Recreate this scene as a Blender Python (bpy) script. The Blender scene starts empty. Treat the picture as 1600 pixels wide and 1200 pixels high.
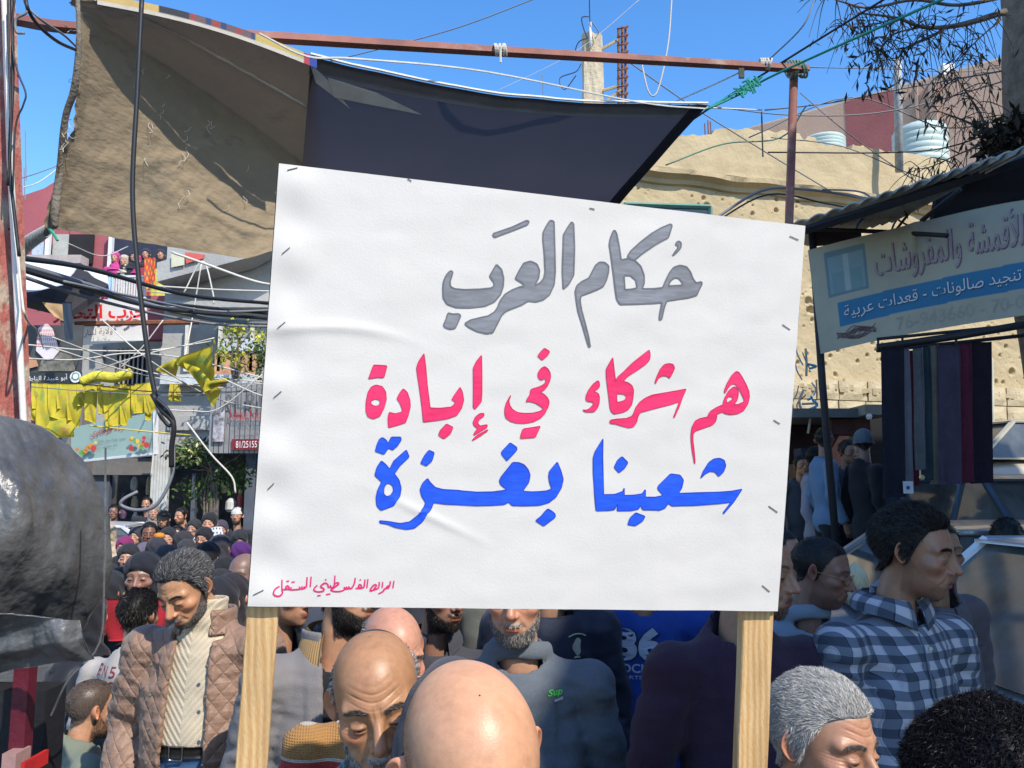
import bpy, math, random, unicodedata
import numpy as np
from mathutils import Vector, Matrix
from mathutils.bvhtree import BVHTree
random.seed(7)
R = math.radians
S = bpy.context.scene
# ------------------------------------------------------------------ camera, sky, sun, exposure
F, CAMZ, PITCH = 1300.0, 1.83, math.atan(160 / 1300.0)
cd = bpy.data.cameras.new('camera'); cam = bpy.data.objects.new('camera', cd); S.collection.objects.link(cam)
cam.location = (0, 0, CAMZ); cam.rotation_euler = (R(90) + PITCH, 0, 0)
cd.sensor_width = 36; cd.lens = 36 * F / 1600; cd.clip_start = .05; cd.clip_end = 800
S.camera = cam
SUN = Vector((.50, -.62, .80)).normalized()
W = bpy.data.worlds.new('World'); S.world = W; W.use_nodes = True
wn = W.node_tree; wn.nodes.clear()
sky = wn.nodes.new('ShaderNodeTexSky'); sky.sky_type = 'NISHITA'; sky.sun_disc = False
sky.sun_elevation = math.asin(SUN.z); sky.sun_rotation = math.atan2(SUN.x, SUN.y)
sky.air_density = 1.1; sky.dust_density = 0.4; sky.ozone_density = 3.0; sky.altitude = 300
hs = wn.nodes.new('ShaderNodeHueSaturation'); hs.inputs['Saturation'].default_value = 1.27; hs.inputs['Hue'].default_value = .504; hs.inputs['Value'].default_value = 1.18
bg = wn.nodes.new('ShaderNodeBackground'); bg.inputs['Strength'].default_value = .15
wo = wn.nodes.new('ShaderNodeOutputWorld')
wn.links.new(sky.outputs[0], hs.inputs['Color']); wn.links.new(hs.outputs[0], bg.inputs[0]); wn.links.new(bg.outputs[0], wo.inputs[0])
sl = bpy.data.lights.new('sun', 'SUN'); sl.energy = 3.3; sl.angle = R(.5); sl.color = (1, .93, .82)
so = bpy.data.objects.new('sun', sl); S.collection.objects.link(so)
so.rotation_euler = SUN.to_track_quat('Z', 'Y').to_euler(); so.location = (6, -8, 12)
S.view_settings.view_transform = 'Standard'; S.view_settings.look = 'None'
S.view_settings.exposure = .68; S.view_settings.gamma = 1; S.view_settings.use_curve_mapping = False
S.render.engine = 'CYCLES'; S.cycles.max_bounces = 6; S.cycles.use_denoising = True
S.cycles.diffuse_bounces = 4; S.cycles.glossy_bounces = 3; S.cycles.transparent_max_bounces = 12

# ------------------------------------------------------------------ geometry helpers
cp, sp = math.cos(PITCH), math.sin(PITCH)
def ray(px, py):
    a, b = (px - 800) / F, (600 - py) / F
    return Vector((a, cp - b * sp, sp + b * cp))
def P(px, py, Y):
    d = ray(px, py); return Vector((0, 0, CAMZ)) + d * (Y / d.y)
def onplane(px, py, o, n):
    d = ray(px, py); c = Vector((0, 0, CAMZ)); return c + d * ((Vector(o) - c).dot(n) / d.dot(n))
def V3(a): return np.asarray(a, dtype=float)
class MB:
    def __init__(s): s.V = []; s.F = []; s.n = 0; s.C = []; s.hc = False
    def add(s, v, f, c=None):
        v = np.asarray(v, float).reshape(-1, 3)
        if isinstance(f, np.ndarray): s.F.append(f + s.n)
        else:
            for q in f: s.F.append([i + s.n for i in q])
        s.V.append(v); s.n += len(v)
        if c is None: c = (1, 1, 1)
        else: s.hc = True
        c = np.asarray(c, float)
        s.C.append(np.tile(c, (len(v), 1)) if c.ndim == 1 else c); return s
    def arr(s): return np.concatenate(s.V)
BASE = {}
def mesh(name, mb, smooth=False):
    v = mb.arr() if mb.V else np.zeros((0, 3)); lens = []; idx = []
    for f in mb.F:
        if isinstance(f, np.ndarray):
            lens.append(np.full(len(f), f.shape[1])); idx.append(f.ravel())
        else: lens.append(np.array([len(f)])); idx.append(np.array(f))
    lens = np.concatenate(lens).astype(np.int32); idx = np.concatenate(idx).astype(np.int32)
    me = bpy.data.meshes.new(name)
    me.vertices.add(len(v)); me.vertices.foreach_set('co', v.astype(np.float32).ravel())
    me.loops.add(len(idx)); me.loops.foreach_set('vertex_index', idx)
    st = np.concatenate([[0], np.cumsum(lens)[:-1]]).astype(np.int32)
    me.polygons.add(len(lens)); me.polygons.foreach_set('loop_start', st); me.polygons.foreach_set('loop_total', lens)
    if mb.hc:
        c = np.concatenate(mb.C); c = np.hstack([c, np.ones((len(c), 1))])
        a = me.color_attributes.new('Col', 'FLOAT_COLOR', 'POINT'); a.data.foreach_set('color', c.astype(np.float32).ravel())
    me.update(calc_edges=True); me.validate()
    me.polygons.foreach_set('use_smooth', [smooth] * len(me.polygons))
    return me
def tag(o, label=None, cat=None, group=None, kind=None):
    if label: o['label'] = label
    if cat: o['category'] = cat
    if group: o['group'] = group
    if kind: o['kind'] = kind
    return o
def thing(name, loc, label, cat, group=None):
    o = bpy.data.objects.new(name, None); o.empty_display_size = .1; S.collection.objects.link(o)
    o.location = Vector(loc); BASE[o.name] = Vector(loc); return tag(o, label, cat, group)
def mk(name, mb, mat, parent=None, smooth=False, auto=None, base=None):
    """mb in world coordinates -> one mesh object"""
    b = BASE.get(parent.name) if parent else base
    if b is None:
        v = mb.arr(); b = Vector(((v[:, 0].min() + v[:, 0].max()) / 2, (v[:, 1].min() + v[:, 1].max()) / 2, v[:, 2].min()))
    mb.V = [x - np.array(b) for x in mb.V]
    me = mesh(name, mb, smooth); me.materials.append(mat)
    o = bpy.data.objects.new(name, me); S.collection.objects.link(o)
    if parent: o.parent = parent
    else: o.location = b
    BASE[o.name] = Vector(b)
    if auto:
        try:
            me.polygons.foreach_set('use_smooth', [True] * len(me.polygons)); me.set_sharp_from_angle(angle=R(auto))
        except Exception: pass
    return o
def inst(name, src, loc, rot, parent, scale=(1, 1, 1)):
    o = src.copy(); S.collection.objects.link(o); o.name = name; o.parent = parent
    o.location = Vector(loc) - BASE[parent.name]; o.rotation_euler = rot; o.scale = scale; BASE[o.name] = BASE[parent.name]; return o
BOXF = [(0, 3, 2, 1), (4, 5, 6, 7), (0, 1, 5, 4), (1, 2, 6, 5), (2, 3, 7, 6), (3, 0, 4, 7)]
def box(mb, c, s, rz=0, c4=None, rx=0, ry=0):
    x, y, z = [q / 2 for q in s]
    v = V3([(-x, -y, -z), (x, -y, -z), (x, y, -z), (-x, y, -z), (-x, -y, z), (x, -y, z), (x, y, z), (-x, y, z)])
    if rz or rx or ry:
        m = np.array(Matrix.Rotation(rz, 3, 'Z') @ Matrix.Rotation(ry, 3, 'Y') @ Matrix.Rotation(rx, 3, 'X')); v = v @ m.T
    return mb.add(v + V3(c), BOXF, c4)
def slab(mb, quad, th, c4=None):
    """polygon (list of points) thickened by th along its normal"""
    q = [Vector(p) for p in quad]; n = Vector((0, 0, 0)); m = len(q)
    for i in range(m):
        a, b = q[i], q[(i + 1) % m]; n += Vector(((a.y - b.y) * (a.z + b.z), (a.z - b.z) * (a.x + b.x), (a.x - b.x) * (a.y + b.y)))
    n.normalize(); v = [p + n * th / 2 for p in q] + [p - n * th / 2 for p in q]
    f = [tuple(range(m)), tuple(range(2 * m - 1, m - 1, -1))] + [(i, i + m, (i + 1) % m + m, (i + 1) % m) for i in range(m)]
    return mb.add([tuple(p) for p in v], f, c4)
def crom(pts, k=6):
    p = V3(pts); p = np.vstack([2 * p[0] - p[1], p, 2 * p[-1] - p[-2]]); out = []
    for i in range(1, len(p) - 2):
        for t in np.linspace(0, 1, k, endpoint=False):
            out.append(.5 * ((2 * p[i]) + (-p[i - 1] + p[i + 1]) * t + (2 * p[i - 1] - 5 * p[i] + 4 * p[i + 1] - p[i + 2]) * t * t + (-p[i - 1] + 3 * p[i] - 3 * p[i + 1] + p[i + 2]) * t ** 3))
    out.append(p[-2]); return np.array(out)
def tube(mb, pts, r, n=6, c4=None, cap=True):
    p = V3(pts); m = len(p); r = np.full(m, r) if np.isscalar(r) else np.interp(np.linspace(0, 1, m), np.linspace(0, 1, len(r)), r)
    t = np.gradient(p, axis=0); t /= np.linalg.norm(t, axis=1)[:, None] + 1e-12
    u = np.zeros_like(p); a = np.array([0, 0, 1.]) if abs(t[0, 2]) < .9 else np.array([1., 0, 0])
    for i in range(m):
        a = a - t[i] * (a @ t[i]); a /= np.linalg.norm(a) + 1e-12; u[i] = a
    w = np.cross(t, u); an = np.linspace(0, 2 * math.pi, n, endpoint=False)
    v = (p[:, None] + r[:, None, None] * (u[:, None] * np.cos(an)[None, :, None] + w[:, None] * np.sin(an)[None, :, None])).reshape(-1, 3)
    i, j = np.meshgrid(np.arange(m - 1), np.arange(n), indexing='ij'); i = i.ravel(); j = j.ravel(); k = (j + 1) % n
    f = np.stack([i * n + j, i * n + k, (i + 1) * n + k, (i + 1) * n + j], 1)
    mb.add(v, f, c4)
    if cap:
        mb.F.append([mb.n - len(v) + q for q in range(n - 1, -1, -1)]); mb.F.append([mb.n - n + q for q in range(n)])
    return mb
def lathe(mb, prof, c, n=24, c4=None, axis='Z'):
    an = np.linspace(0, 2 * math.pi, n, endpoint=False); v = []
    for r, z in prof: v += [(r * math.cos(a), r * math.sin(a), z) if axis == 'Z' else (r * math.cos(a), z, r * math.sin(a)) for a in an]
    f = [(i * n + j, i * n + (j + 1) % n, (i + 1) * n + (j + 1) % n, (i + 1) * n + j) for i in range(len(prof) - 1) for j in range(n)]
    f += [tuple(range(n - 1, -1, -1)), tuple(range((len(prof) - 1) * n, len(prof) * n))]
    return mb.add(V3(v) + V3(c), f, c4)
def gridmesh(mb, fn, nu, nv, c4=None, thick=0):
    """fn(u,v)->xyz for arrays u,v in 0..1"""
    u, v = np.meshgrid(np.linspace(0, 1, nu), np.linspace(0, 1, nv), indexing='ij')
    p = fn(u.ravel(), v.ravel()); i, j = np.meshgrid(np.arange(nu - 1), np.arange(nv - 1), indexing='ij'); i = i.ravel(); j = j.ravel()
    f = np.stack([i * nv + j, (i + 1) * nv + j, (i + 1) * nv + j + 1, i * nv + j + 1], 1)
    if thick:
        q = p.reshape(nu, nv, 3); n = np.cross(np.gradient(q, axis=0), np.gradient(q, axis=1)).reshape(-1, 3); n /= np.linalg.norm(n, axis=1)[:, None] + 1e-12
        N = nu * nv; e = []
        ring = [(a, 0) for a in range(nu - 1)] + [(nu - 1, b) for b in range(nv - 1)] + [(a, nv - 1) for a in range(nu - 1, 0, -1)] + [(0, b) for b in range(nv - 1, 0, -1)]
        ids = [a * nv + b for a, b in ring]
        for k in range(len(ids)): e.append((ids[k], ids[(k + 1) % len(ids)], ids[(k + 1) % len(ids)] + N, ids[k] + N))
        f = np.vstack([f, f[:, ::-1] + N, np.array(e)]); p = np.vstack([p + n * thick / 2, p - n * thick / 2])
        if c4 is not None and np.ndim(c4) == 2: c4 = np.vstack([c4, c4])
    return mb.add(p, f, c4)
def bil(q):
    q = [V3(a) for a in q]
    return lambda u, v: (q[0] * ((1 - u) * (1 - v))[:, None] + q[1] * (u * (1 - v))[:, None] + q[2] * (u * v)[:, None] + q[3] * ((1 - u) * v)[:, None])
_rs = np.random.RandomState(3)
_K = _rs.normal(size=(24, 3)); _K /= np.linalg.norm(_K, axis=1)[:, None]; _PH = _rs.uniform(0, 6.28, 24)
def noise(p, f=1., o=4, seed=0):
    p = np.asarray(p, float) * f; r = np.zeros(len(p)); a = 1.; t = 0
    for k in range(o):
        w = np.zeros(len(p))
        for q in range(4):
            i = (k * 5 + q * 3 + seed * 7) % 24
            w += np.sin(p @ _K[i] * 2.2 + _PH[(i + seed) % 24] + 1.3 * np.sin(p @ _K[(i + 5) % 24] * 1.7 + seed))
        r += a * w / 3; t += a; a *= .5; p = p * 2.03
    return r / t
def turb(p, f=1., o=4, seed=0):
    r = 0; a = 1.; t = 0
    for k in range(o): r = r + a * np.abs(noise(p, f * 2.1 ** k, 1, seed + k)); t += a; a *= .55
    return r / t
def crump(p, f=6., n=9, seed=0):
    r = 0; q = np.asarray(p, float) + .04 * np.stack([noise(p, 4, 2, seed), noise(p, 4, 2, seed + 1), noise(p, 4, 2, seed + 2)], 1)
    for k in range(n):
        d = _K[(k * 7 + seed * 5) % 24]; ff = f * (.6 + .9 * ((k * .618) % 1)); t = q @ d * ff + k * 1.7; r = r + np.abs(t - np.round(t)) * 2 * (1 / (1 + .25 * k))
    return r / 4
def ridge(p, f=1., seed=0, o=3): return 1 - 2 * np.abs(noise(p, f, o, seed))
def sst(a, b, x): t = np.clip((x - a) / (b - a), 0, 1); return t * t * (3 - 2 * t)
# surface nets
def snet(f, lo, hi, h):
    lo = V3(lo); n = np.ceil((V3(hi) - lo) / h).astype(int) + 1
    ax = [lo[i] + h * np.arange(n[i]) for i in range(3)]
    g = np.stack(np.meshgrid(*ax, indexing='ij'), -1).reshape(-1, 3).astype(np.float32)
    d = f(g).reshape(n); ins = d < 0
    nc = n - 1; acc = np.zeros(tuple(nc) + (3,)); cnt = np.zeros(tuple(nc))
    for a in range(3):
        b, c = [q for q in range(3) if q != a]
        sl0 = [slice(None)] * 3; sl1 = [slice(None)] * 3; sl0[a] = slice(0, -1); sl1[a] = slice(1, None)
        d0, d1 = d[tuple(sl0)], d[tuple(sl1)]; x = (d0 < 0) != (d1 < 0); t = np.where(x, d0 / (d0 - d1 + 1e-20), 0)
        for ib in (0, 1):
            for ic in (0, 1):
                s = [None] * 3; s[a] = slice(None); s[b] = slice(ib, ib + nc[b]); s[c] = slice(ic, ic + nc[c])
                xx = x[tuple(s)]; tt = t[tuple(s)]; cnt += xx
                acc[..., a] += xx * tt; acc[..., b] += xx * ib; acc[..., c] += xx * ic
    m = cnt > 0; ids = np.full(tuple(nc), -1); ids[m] = np.arange(m.sum())
    w = np.argwhere(m); v = lo + h * (w + acc[m] / cnt[m][:, None]); fs = []
    for a in range(3):
        b, c = (a + 1) % 3, (a + 2) % 3
        sl0 = [slice(1, -1)] * 3; sl1 = [slice(1, -1)] * 3; sl0[a] = slice(0, -1); sl1[a] = slice(1, None)
        i0, i1 = ins[tuple(sl0)], ins[tuple(sl1)]
        for flip, mm in ((0, i0 & ~i1), (1, ~i0 & i1)):
            q = np.argwhere(mm)
            if not len(q): continue
            q[:, b] += 1; q[:, c] += 1
            def at(db, dc):
                k = q.copy(); k[:, b] += db; k[:, c] += dc; return ids[k[:, 0], k[:, 1], k[:, 2]]
            r = np.stack([at(-1, -1), at(0, -1), at(0, 0), at(-1, 0)], 1)
            fs.append(r if not flip else r[:, ::-1])
    return v, np.concatenate(fs)
def ell(p, c, r):
    q = (p - np.float32(c)) / np.float32(r); k0 = np.sqrt((q * q).sum(1)) + 1e-9; k1 = np.sqrt(((q / np.float32(r)) ** 2).sum(1)) + 1e-9
    return k0 * (k0 - 1) / k1
def cap(p, a, b, r1, r2=None):
    a = np.float32(a); b = np.float32(b); ba = b - a; pa = p - a; h = np.clip(pa @ ba / (ba @ ba), 0, 1)
    r = r1 if r2 is None else r1 + (r2 - r1) * h
    return np.sqrt(((pa - h[:, None] * ba) ** 2).sum(1)) - r
def smin(a, b, k): h = np.clip(.5 + .5 * (b - a) / k, 0, 1); return b + (a - b) * h - k * h * (1 - h)
def smax(a, b, k): return -smin(-a, -b, k)

# ------------------------------------------------------------------ materials
MC = {}
def M(name, col=(.5, .5, .5), rough=.75, var=.15, scale=6, bump=.15, bscale=40, metal=0, attr=False, spec=.4, dirt=None, tr=0, sheen=0, sss=0, alpha=1, coat=0, stretch=(1, 1, 1), emis=0):
    if name in MC: return MC[name]
    m = bpy.data.materials.new(name); m.use_nodes = True; nt = m.node_tree; L = nt.links.new; b = nt.nodes['Principled BSDF']
    tc = nt.nodes.new('ShaderNodeTexCoord'); mp = nt.nodes.new('ShaderNodeMapping'); mp.inputs['Scale'].default_value = stretch; L(tc.outputs['Object'], mp.inputs[0])
    n1 = nt.nodes.new('ShaderNodeTexNoise'); n1.inputs['Scale'].default_value = scale; n1.inputs['Detail'].default_value = 6; n1.inputs['Roughness'].default_value = .62; L(mp.outputs[0], n1.inputs[0])
    mx = nt.nodes.new('ShaderNodeMix'); mx.data_type = 'RGBA'; mx.blend_type = 'MULTIPLY'; mx.inputs[0].default_value = 1
    if attr:
        a = nt.nodes.new('ShaderNodeAttribute'); a.attribute_name = 'Col'; L(a.outputs['Color'], mx.inputs[6])
    else: mx.inputs[6].default_value = (*col, 1)
    mr = nt.nodes.new('ShaderNodeMapRange'); mr.inputs[1].default_value = .3; mr.inputs[2].default_value = .7; mr.inputs[3].default_value = 1 - var; mr.inputs[4].default_value = 1 + var
    L(n1.outputs[0], mr.inputs[0]); L(mr.outputs[0], mx.inputs[7]); out = mx.outputs[2]
    if dirt:
        n3 = nt.nodes.new('ShaderNodeTexNoise'); n3.inputs['Scale'].default_value = dirt[1]; n3.inputs['Detail'].default_value = 8; n3.inputs['Roughness'].default_value = .7; L(mp.outputs[0], n3.inputs[0])
        cr = nt.nodes.new('ShaderNodeMapRange'); cr.inputs[1].default_value = dirt[2]; cr.inputs[2].default_value = dirt[2] + .14; L(n3.outputs[0], cr.inputs[0])
        m2 = nt.nodes.new('ShaderNodeMix'); m2.data_type = 'RGBA'; m2.inputs[7].default_value = (*dirt[0], 1); L(cr.outputs[0], m2.inputs[0]); L(out, m2.inputs[6]); out = m2.outputs[2]
    L(out, b.inputs['Base Color'])
    if bump:
        n2 = nt.nodes.new('ShaderNodeTexNoise'); n2.inputs['Scale'].default_value = bscale; n2.inputs['Detail'].default_value = 5; L(mp.outputs[0], n2.inputs[0])
        bp = nt.nodes.new('ShaderNodeBump'); bp.inputs['Strength'].default_value = bump; bp.inputs['Distance'].default_value = .02; L(n2.outputs[0], bp.inputs['Height']); L(bp.outputs[0], b.inputs['Normal'])
    b.inputs['Roughness'].default_value = rough; b.inputs['Metallic'].default_value = metal; b.inputs['Specular IOR Level'].default_value = spec
    b.inputs['Transmission Weight'].default_value = tr; b.inputs['Sheen Weight'].default_value = sheen; b.inputs['Coat Weight'].default_value = coat
    b.inputs['Subsurface Weight'].default_value = sss
    if sss: b.inputs['Subsurface Radius'].default_value = (.012, .005, .003); b.inputs['Subsurface Scale'].default_value = 1
    b.inputs['Alpha'].default_value = alpha
    MC[name] = m; return m
def sheer(m, col, w):
    nt = m.node_tree; b = nt.nodes['Principled BSDF']; t = nt.nodes.new('ShaderNodeBsdfTranslucent'); x = nt.nodes.new('ShaderNodeMixShader'); x.inputs[0].default_value = w; t.inputs[0].default_value = (*col, 1)
    if m.name.startswith('yellow') : nt.links.new(b.inputs['Base Color'].links[0].from_socket, t.inputs[0])
    nt.links.new(b.outputs[0], x.inputs[1]); nt.links.new(t.outputs[0], x.inputs[2]); nt.links.new(x.outputs[0], nt.nodes['Material Output'].inputs[0]); return m
def nodes(m): nt = m.node_tree; return nt, nt.nodes, nt.links.new, nt.nodes['Principled BSDF']

# ------------------------------------------------------------------ lettering
FORM = {}
for cp_ in range(0xFE80, 0xFEFD):
    d_ = unicodedata.decomposition(chr(cp_)).split()
    if d_: FORM.setdefault(''.join(chr(int(x, 16)) for x in d_[1:]), {})[d_[0]] = chr(cp_)
def shape(s):
    t = []; i = 0
    while i < len(s):
        if s[i] == '\u0644' and i + 1 < len(s) and s[i:i + 2] in FORM: t.append(s[i:i + 2]); i += 2
        else: t.append(s[i]); i += 1
    out = []
    for i, c in enumerate(t):
        if c == '\u0640': out.append(c); continue
        if c not in FORM: out.append(c); continue
        dual = lambda x: x == '\u0640' or (x in FORM and '<initial>' in FORM[x])
        pv = i > 0 and dual(t[i - 1]); nx = dual(c) and i + 1 < len(t) and (t[i + 1] in FORM or t[i + 1] == '\u0640') and t[i + 1] != '\u0621'
        k = '<medial>' if pv and nx else '<final>' if pv else '<initial>' if nx else '<isolated>'
        out.append(FORM[c].get(k) or FORM[c].get('<isolated>') or c)
    r = ''.join(reversed(out)); import re
    return re.sub(r'[0-9/\-]+', lambda q: q.group(0)[::-1], r)
def textmesh(s, arabic=False, bold=0):
    """unit text mesh, xy in 0..1 box"""
    c = bpy.data.curves.new('lettering', 'FONT'); c.body = shape(s) if arabic else s; c.resolution_u = 3; c.offset = bold
    o = bpy.data.objects.new('lettering', c); S.collection.objects.link(o)
    dg = bpy.context.evaluated_depsgraph_get(); me = o.evaluated_get(dg).to_mesh()
    v = np.array([tuple(q.co) for q in me.vertices]); f = [tuple(p.vertices) for p in me.polygons]
    bpy.data.objects.remove(o); bpy.data.curves.remove(c)
    v = v[:, :2]; lo = v.min(0); hi = v.max(0); return (v - lo) / (hi - lo), f, (hi - lo)
def polymesh(polys):
    """filled 2D polygons with holes -> verts2d, faces"""
    c = bpy.data.curves.new('outline', 'CURVE'); c.dimensions = '2D'; c.fill_mode = 'BOTH'
    for pl in polys:
        s = c.splines.new('POLY'); s.points.add(len(pl) - 1)
        for k, (x, y) in enumerate(pl): s.points[k].co = (x, y, 0, 1)
        s.use_cyclic_u = True
    o = bpy.data.objects.new('outline', c); S.collection.objects.link(o)
    dg = bpy.context.evaluated_depsgraph_get(); me = o.evaluated_get(dg).to_mesh()
    import bmesh
    bm = bmesh.new(); bm.from_mesh(me)
    xs = [q.co.x for q in bm.verts]; ys = [q.co.y for q in bm.verts]
    for ax, lo, hi in ((0, min(xs), max(xs)), (1, min(ys), max(ys))):
        t = math.ceil(lo / 8) * 8
        while t < hi:
            n = (1, 0, 0) if ax == 0 else (0, 1, 0); co = (t + .01, 0, 0) if ax == 0 else (0, t + .01, 0)
            bmesh.ops.bisect_plane(bm, geom=bm.verts[:] + bm.edges[:] + bm.faces[:], plane_co=co, plane_no=n); t += 8
    v = np.array([tuple(q.co) for q in bm.verts]); bm.verts.index_update(); f = [tuple(q.index for q in p.verts) for p in bm.faces]; bm.free()
    bpy.data.objects.remove(o); bpy.data.curves.remove(c); return v[:, :2], f
def letter(mb, s, quad, off, arabic=False, c4=None, bold=0):
    """text stretched over quad (bl, br, tr, tl) at `off` towards the viewer side"""
    v, f, sz = textmesh(s, arabic, bold); q = [V3(a) for a in quad]
    n = np.cross(q[1] - q[0], q[3] - q[0]); n /= np.linalg.norm(n)
    u, w = v[:, 0], v[:, 1]
    p = q[0] * ((1 - u) * (1 - w))[:, None] + q[1] * (u * (1 - w))[:, None] + q[2] * (u * w)[:, None] + q[3] * ((1 - u) * w)[:, None]
    mb.add(p + n * off, f, c4)
# ------------------------------------------------------------------ ground
def gz(x, y):
    x = np.asarray(x, float); y = np.asarray(y, float)
    a = -.018 * np.clip(y - 3, 0, 14) * sst(1.5, -2, x)
    b = .75 * sst(1.2, 3.2, x) * sst(5, 9.5, y) + .42 * sst(1.8, 3.4, x) * sst(9.4, 10.8, y)
    return a + b + .006 * np.sin(x * 1.7 + y * .9)
mb = MB()
def gfn(u, v):
    x = -60 + 130 * u ** 1.0; y = -40 + 130 * v
    return np.stack([x, y, gz(x, y)], 1)
gridmesh(mb, gfn, 261, 261)
m_as = M('worn asphalt', (.075, .072, .068), .9, .3, 2.5, .5, 60, dirt=((.14, .125, .10), 1.3, .52))
tag(mk('street', mb, m_as, smooth=True, base=Vector((0, 0, 0))), kind='structure')

# ------------------------------------------------------------------ the placard
def hsolve():
    A = []; b = []
    for (u, v), (x, y) in zip([(0, 0), (1, 0), (1, 1), (0, 1)], [(436, 255), (1258, 353), (1215, 955), (387, 947)]):
        x -= 800; y -= 600
        A.append([u, v, 1, 0, 0, 0, -u * x, -v * x]); b.append(x); A.append([0, 0, 0, u, v, 1, -u * y, -v * y]); b.append(y)
    h = np.linalg.solve(np.array(A, float), np.array(b, float)); return np.append(h, 1).reshape(3, 3)
H = hsolve(); HI = np.linalg.inv(H); KM = np.diag([1 / F, 1 / F, 1]) @ H
SC = .92 / np.linalg.norm(KM[:, 0])
def c2w(c):  # camera (x right, y down, z fwd) -> world
    c = np.asarray(c, float); return np.stack([c[..., 0], c[..., 2] * cp + c[..., 1] * sp, CAMZ + c[..., 2] * sp - c[..., 1] * cp], -1)
PO = c2w(KM[:, 2] * SC); PU = c2w((KM[:, 2] + KM[:, 0]) * SC) - PO; PV = c2w((KM[:, 2] + KM[:, 1]) * SC) - PO
PN = np.cross(PV, PU); PN /= np.linalg.norm(PN)
if PN[1] > 0: PN = -PN
def wav(u, v):
    p = np.stack([u * 3, v * 2.4, u * 0], 1)
    w = .0014 * noise(p, 1.0, 3, 1) + .0014 * np.sin(u * 26 + 1.2 * np.sin(v * 3) + 1) * sst(.45, .8, u) * (1 - sst(.9, 1, u)) + .0010 * np.abs(noise(p, 3.1, 3, 4)) + .0009 * noise(p, 6., 2, 8)
    cre = np.exp(-(((v - .39) - .12 * (u - .1) + .04 * np.sin(u * 9)) / .012) ** 2) * np.exp(-((u - .1) / .11) ** 2) * .003
    cre += np.exp(-(((v - .80) - .55 * (u - .33)) / .01) ** 2) * np.exp(-((u - .3) / .08) ** 2) * .002
    return w + cre + .003 * np.exp(-((u - .03) / .035) ** 2) * np.sin(v * 40)
def pp(u, v, off=0.):
    u = np.asarray(u, float); v = np.asarray(v, float)
    return PO + u[:, None] * PU + v[:, None] * PV + (wav(u, v) + off)[:, None] * PN
def uvof(pts):
    q = np.asarray(pts, float) - [800, 600]; h = np.hstack([q, np.ones((len(q), 1))]) @ HI.T; return h[:, 0] / h[:, 2], h[:, 1] / h[:, 2]
plac = thing('protest_placard', PO + PU * .5 + PV * 2.6, 'large white hand lettered placard stapled to two wooden posts, raised over the crowd', 'placard')
m_paper = M('white poster paper', (.675, .64, .60), .55, .015, 3, .05, 300, spec=.3)
mb = MB(); gridmesh(mb, lambda u, v: pp(u, v), 200, 150); mk('paper', mb, m_paper, plac, smooth=True)
mb = MB(); slab(mb, [PO - PN * .007 + PU * a + PV * b for a, b in ((-.0015, .001), (1.003, 0), (1.003, .999), (-.0015, .999))], .006)
mk('backing_board', mb, M('dark hardboard', (.05, .035, .03), .8), plac)
# the posts
m_wood = M('pale pine', (.62, .40, .19), .55, .18, 5, .2, 90, stretch=(6, 6, .6), spec=.3)
nt, N, L, b = nodes(m_wood)
wv = N.new('ShaderNodeTexWave'); wv.bands_direction = 'X'; wv.inputs['Scale'].default_value = 9; wv.inputs['Distortion'].default_value = 5; wv.inputs['Detail'].default_value = 4
mpp = N.new('ShaderNodeMapping'); mpp.inputs['Scale'].default_value = (3, 3, .35); tcc = N.new('ShaderNodeTexCoord'); L(tcc.outputs['Object'], mpp.inputs[0]); L(mpp.outputs[0], wv.inputs[0])
rp = N.new('ShaderNodeValToRGB'); rp.color_ramp.elements[0].color = (.56, .33, .14, 1); rp.color_ramp.elements[1].color = (.68, .46, .23, 1); L(wv.outputs[0], rp.inputs[0]); L(rp.outputs[0], [q for q in N if q.type == 'MIX'][0].inputs[6])
for a, b_ in (((385, 950), (366, 1200)), ((1167, 958), (1157, 1200))):
    wpx = 50 if a[0] < 500 else 48
    (u0, u1), (v0, v1) = uvof([a, (a[0] + wpx, a[1])]); (s0, s1), (t0, t1) = uvof([b_, (b_[0] + (51 if a[0] < 500 else 50), b_[1])])
    top = PO + PU * (u0 + u1) / 2 + PV * .02; dv = PV / np.linalg.norm(PV)
    bot0 = PO + PU * (s0 + s1) / 2 + PV * t0; d = bot0 - (PO + PU * (u0 + u1) / 2 + PV * v0); d /= np.linalg.norm(d)
    a0 = (PO + PU * (u0 + u1) / 2 + PV * v0); top = a0 - d * .4; Lb = (a0[2] + .02) / -d[2]
    wv_ = np.linalg.norm(PU) * (u1 - u0) / 2; side = np.cross(d, PN); side /= np.linalg.norm(side)
    back = -PN; vs = []
    for pt in (top, a0 + d * Lb):
        for sx, sy in ((-1, 0), (1, 0), (1, 1), (-1, 1)): vs.append(pt + side * wv_ * sx + back * (.0125 + sy * .022))
    m_ = MB(); ch = .0025
    prof = [(-1 + .06, 0), (1 - .06, 0), (1, .1), (1, .9), (1 - .06, 1), (-1 + .06, 1), (-1, .9), (-1, .1)]; k = 40; pl = []
    for i in range(k):
        t = i / (k - 1); pt = top + d * t * (Lb + .4)
        pl += [pt + side * wv_ * x * (1 + .012 * math.sin(i * 1.7)) + back * (.0125 + y * .022) for x, y in prof]
    m_.add(pl, [(i * 8 + j, i * 8 + (j + 1) % 8, (i + 1) * 8 + (j + 1) % 8, (i + 1) * 8 + j) for i in range(k - 1) for j in range(8)] + [tuple(range(8)), tuple(range(8 * k - 1, 8 * k - 9, -1))])
    mk('post', m_, m_wood, plac, auto=30)
def T(o, s, pts): return [(o[0] + x / s, o[1] + y / s) for x, y in pts]
G1, G2, R7, R8, QA, QB, QC, QD = (400, 300), (800, 300), (400, 600), (800, 600), (770, 540), (900, 540), (1040, 570), (720, 680)
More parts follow.
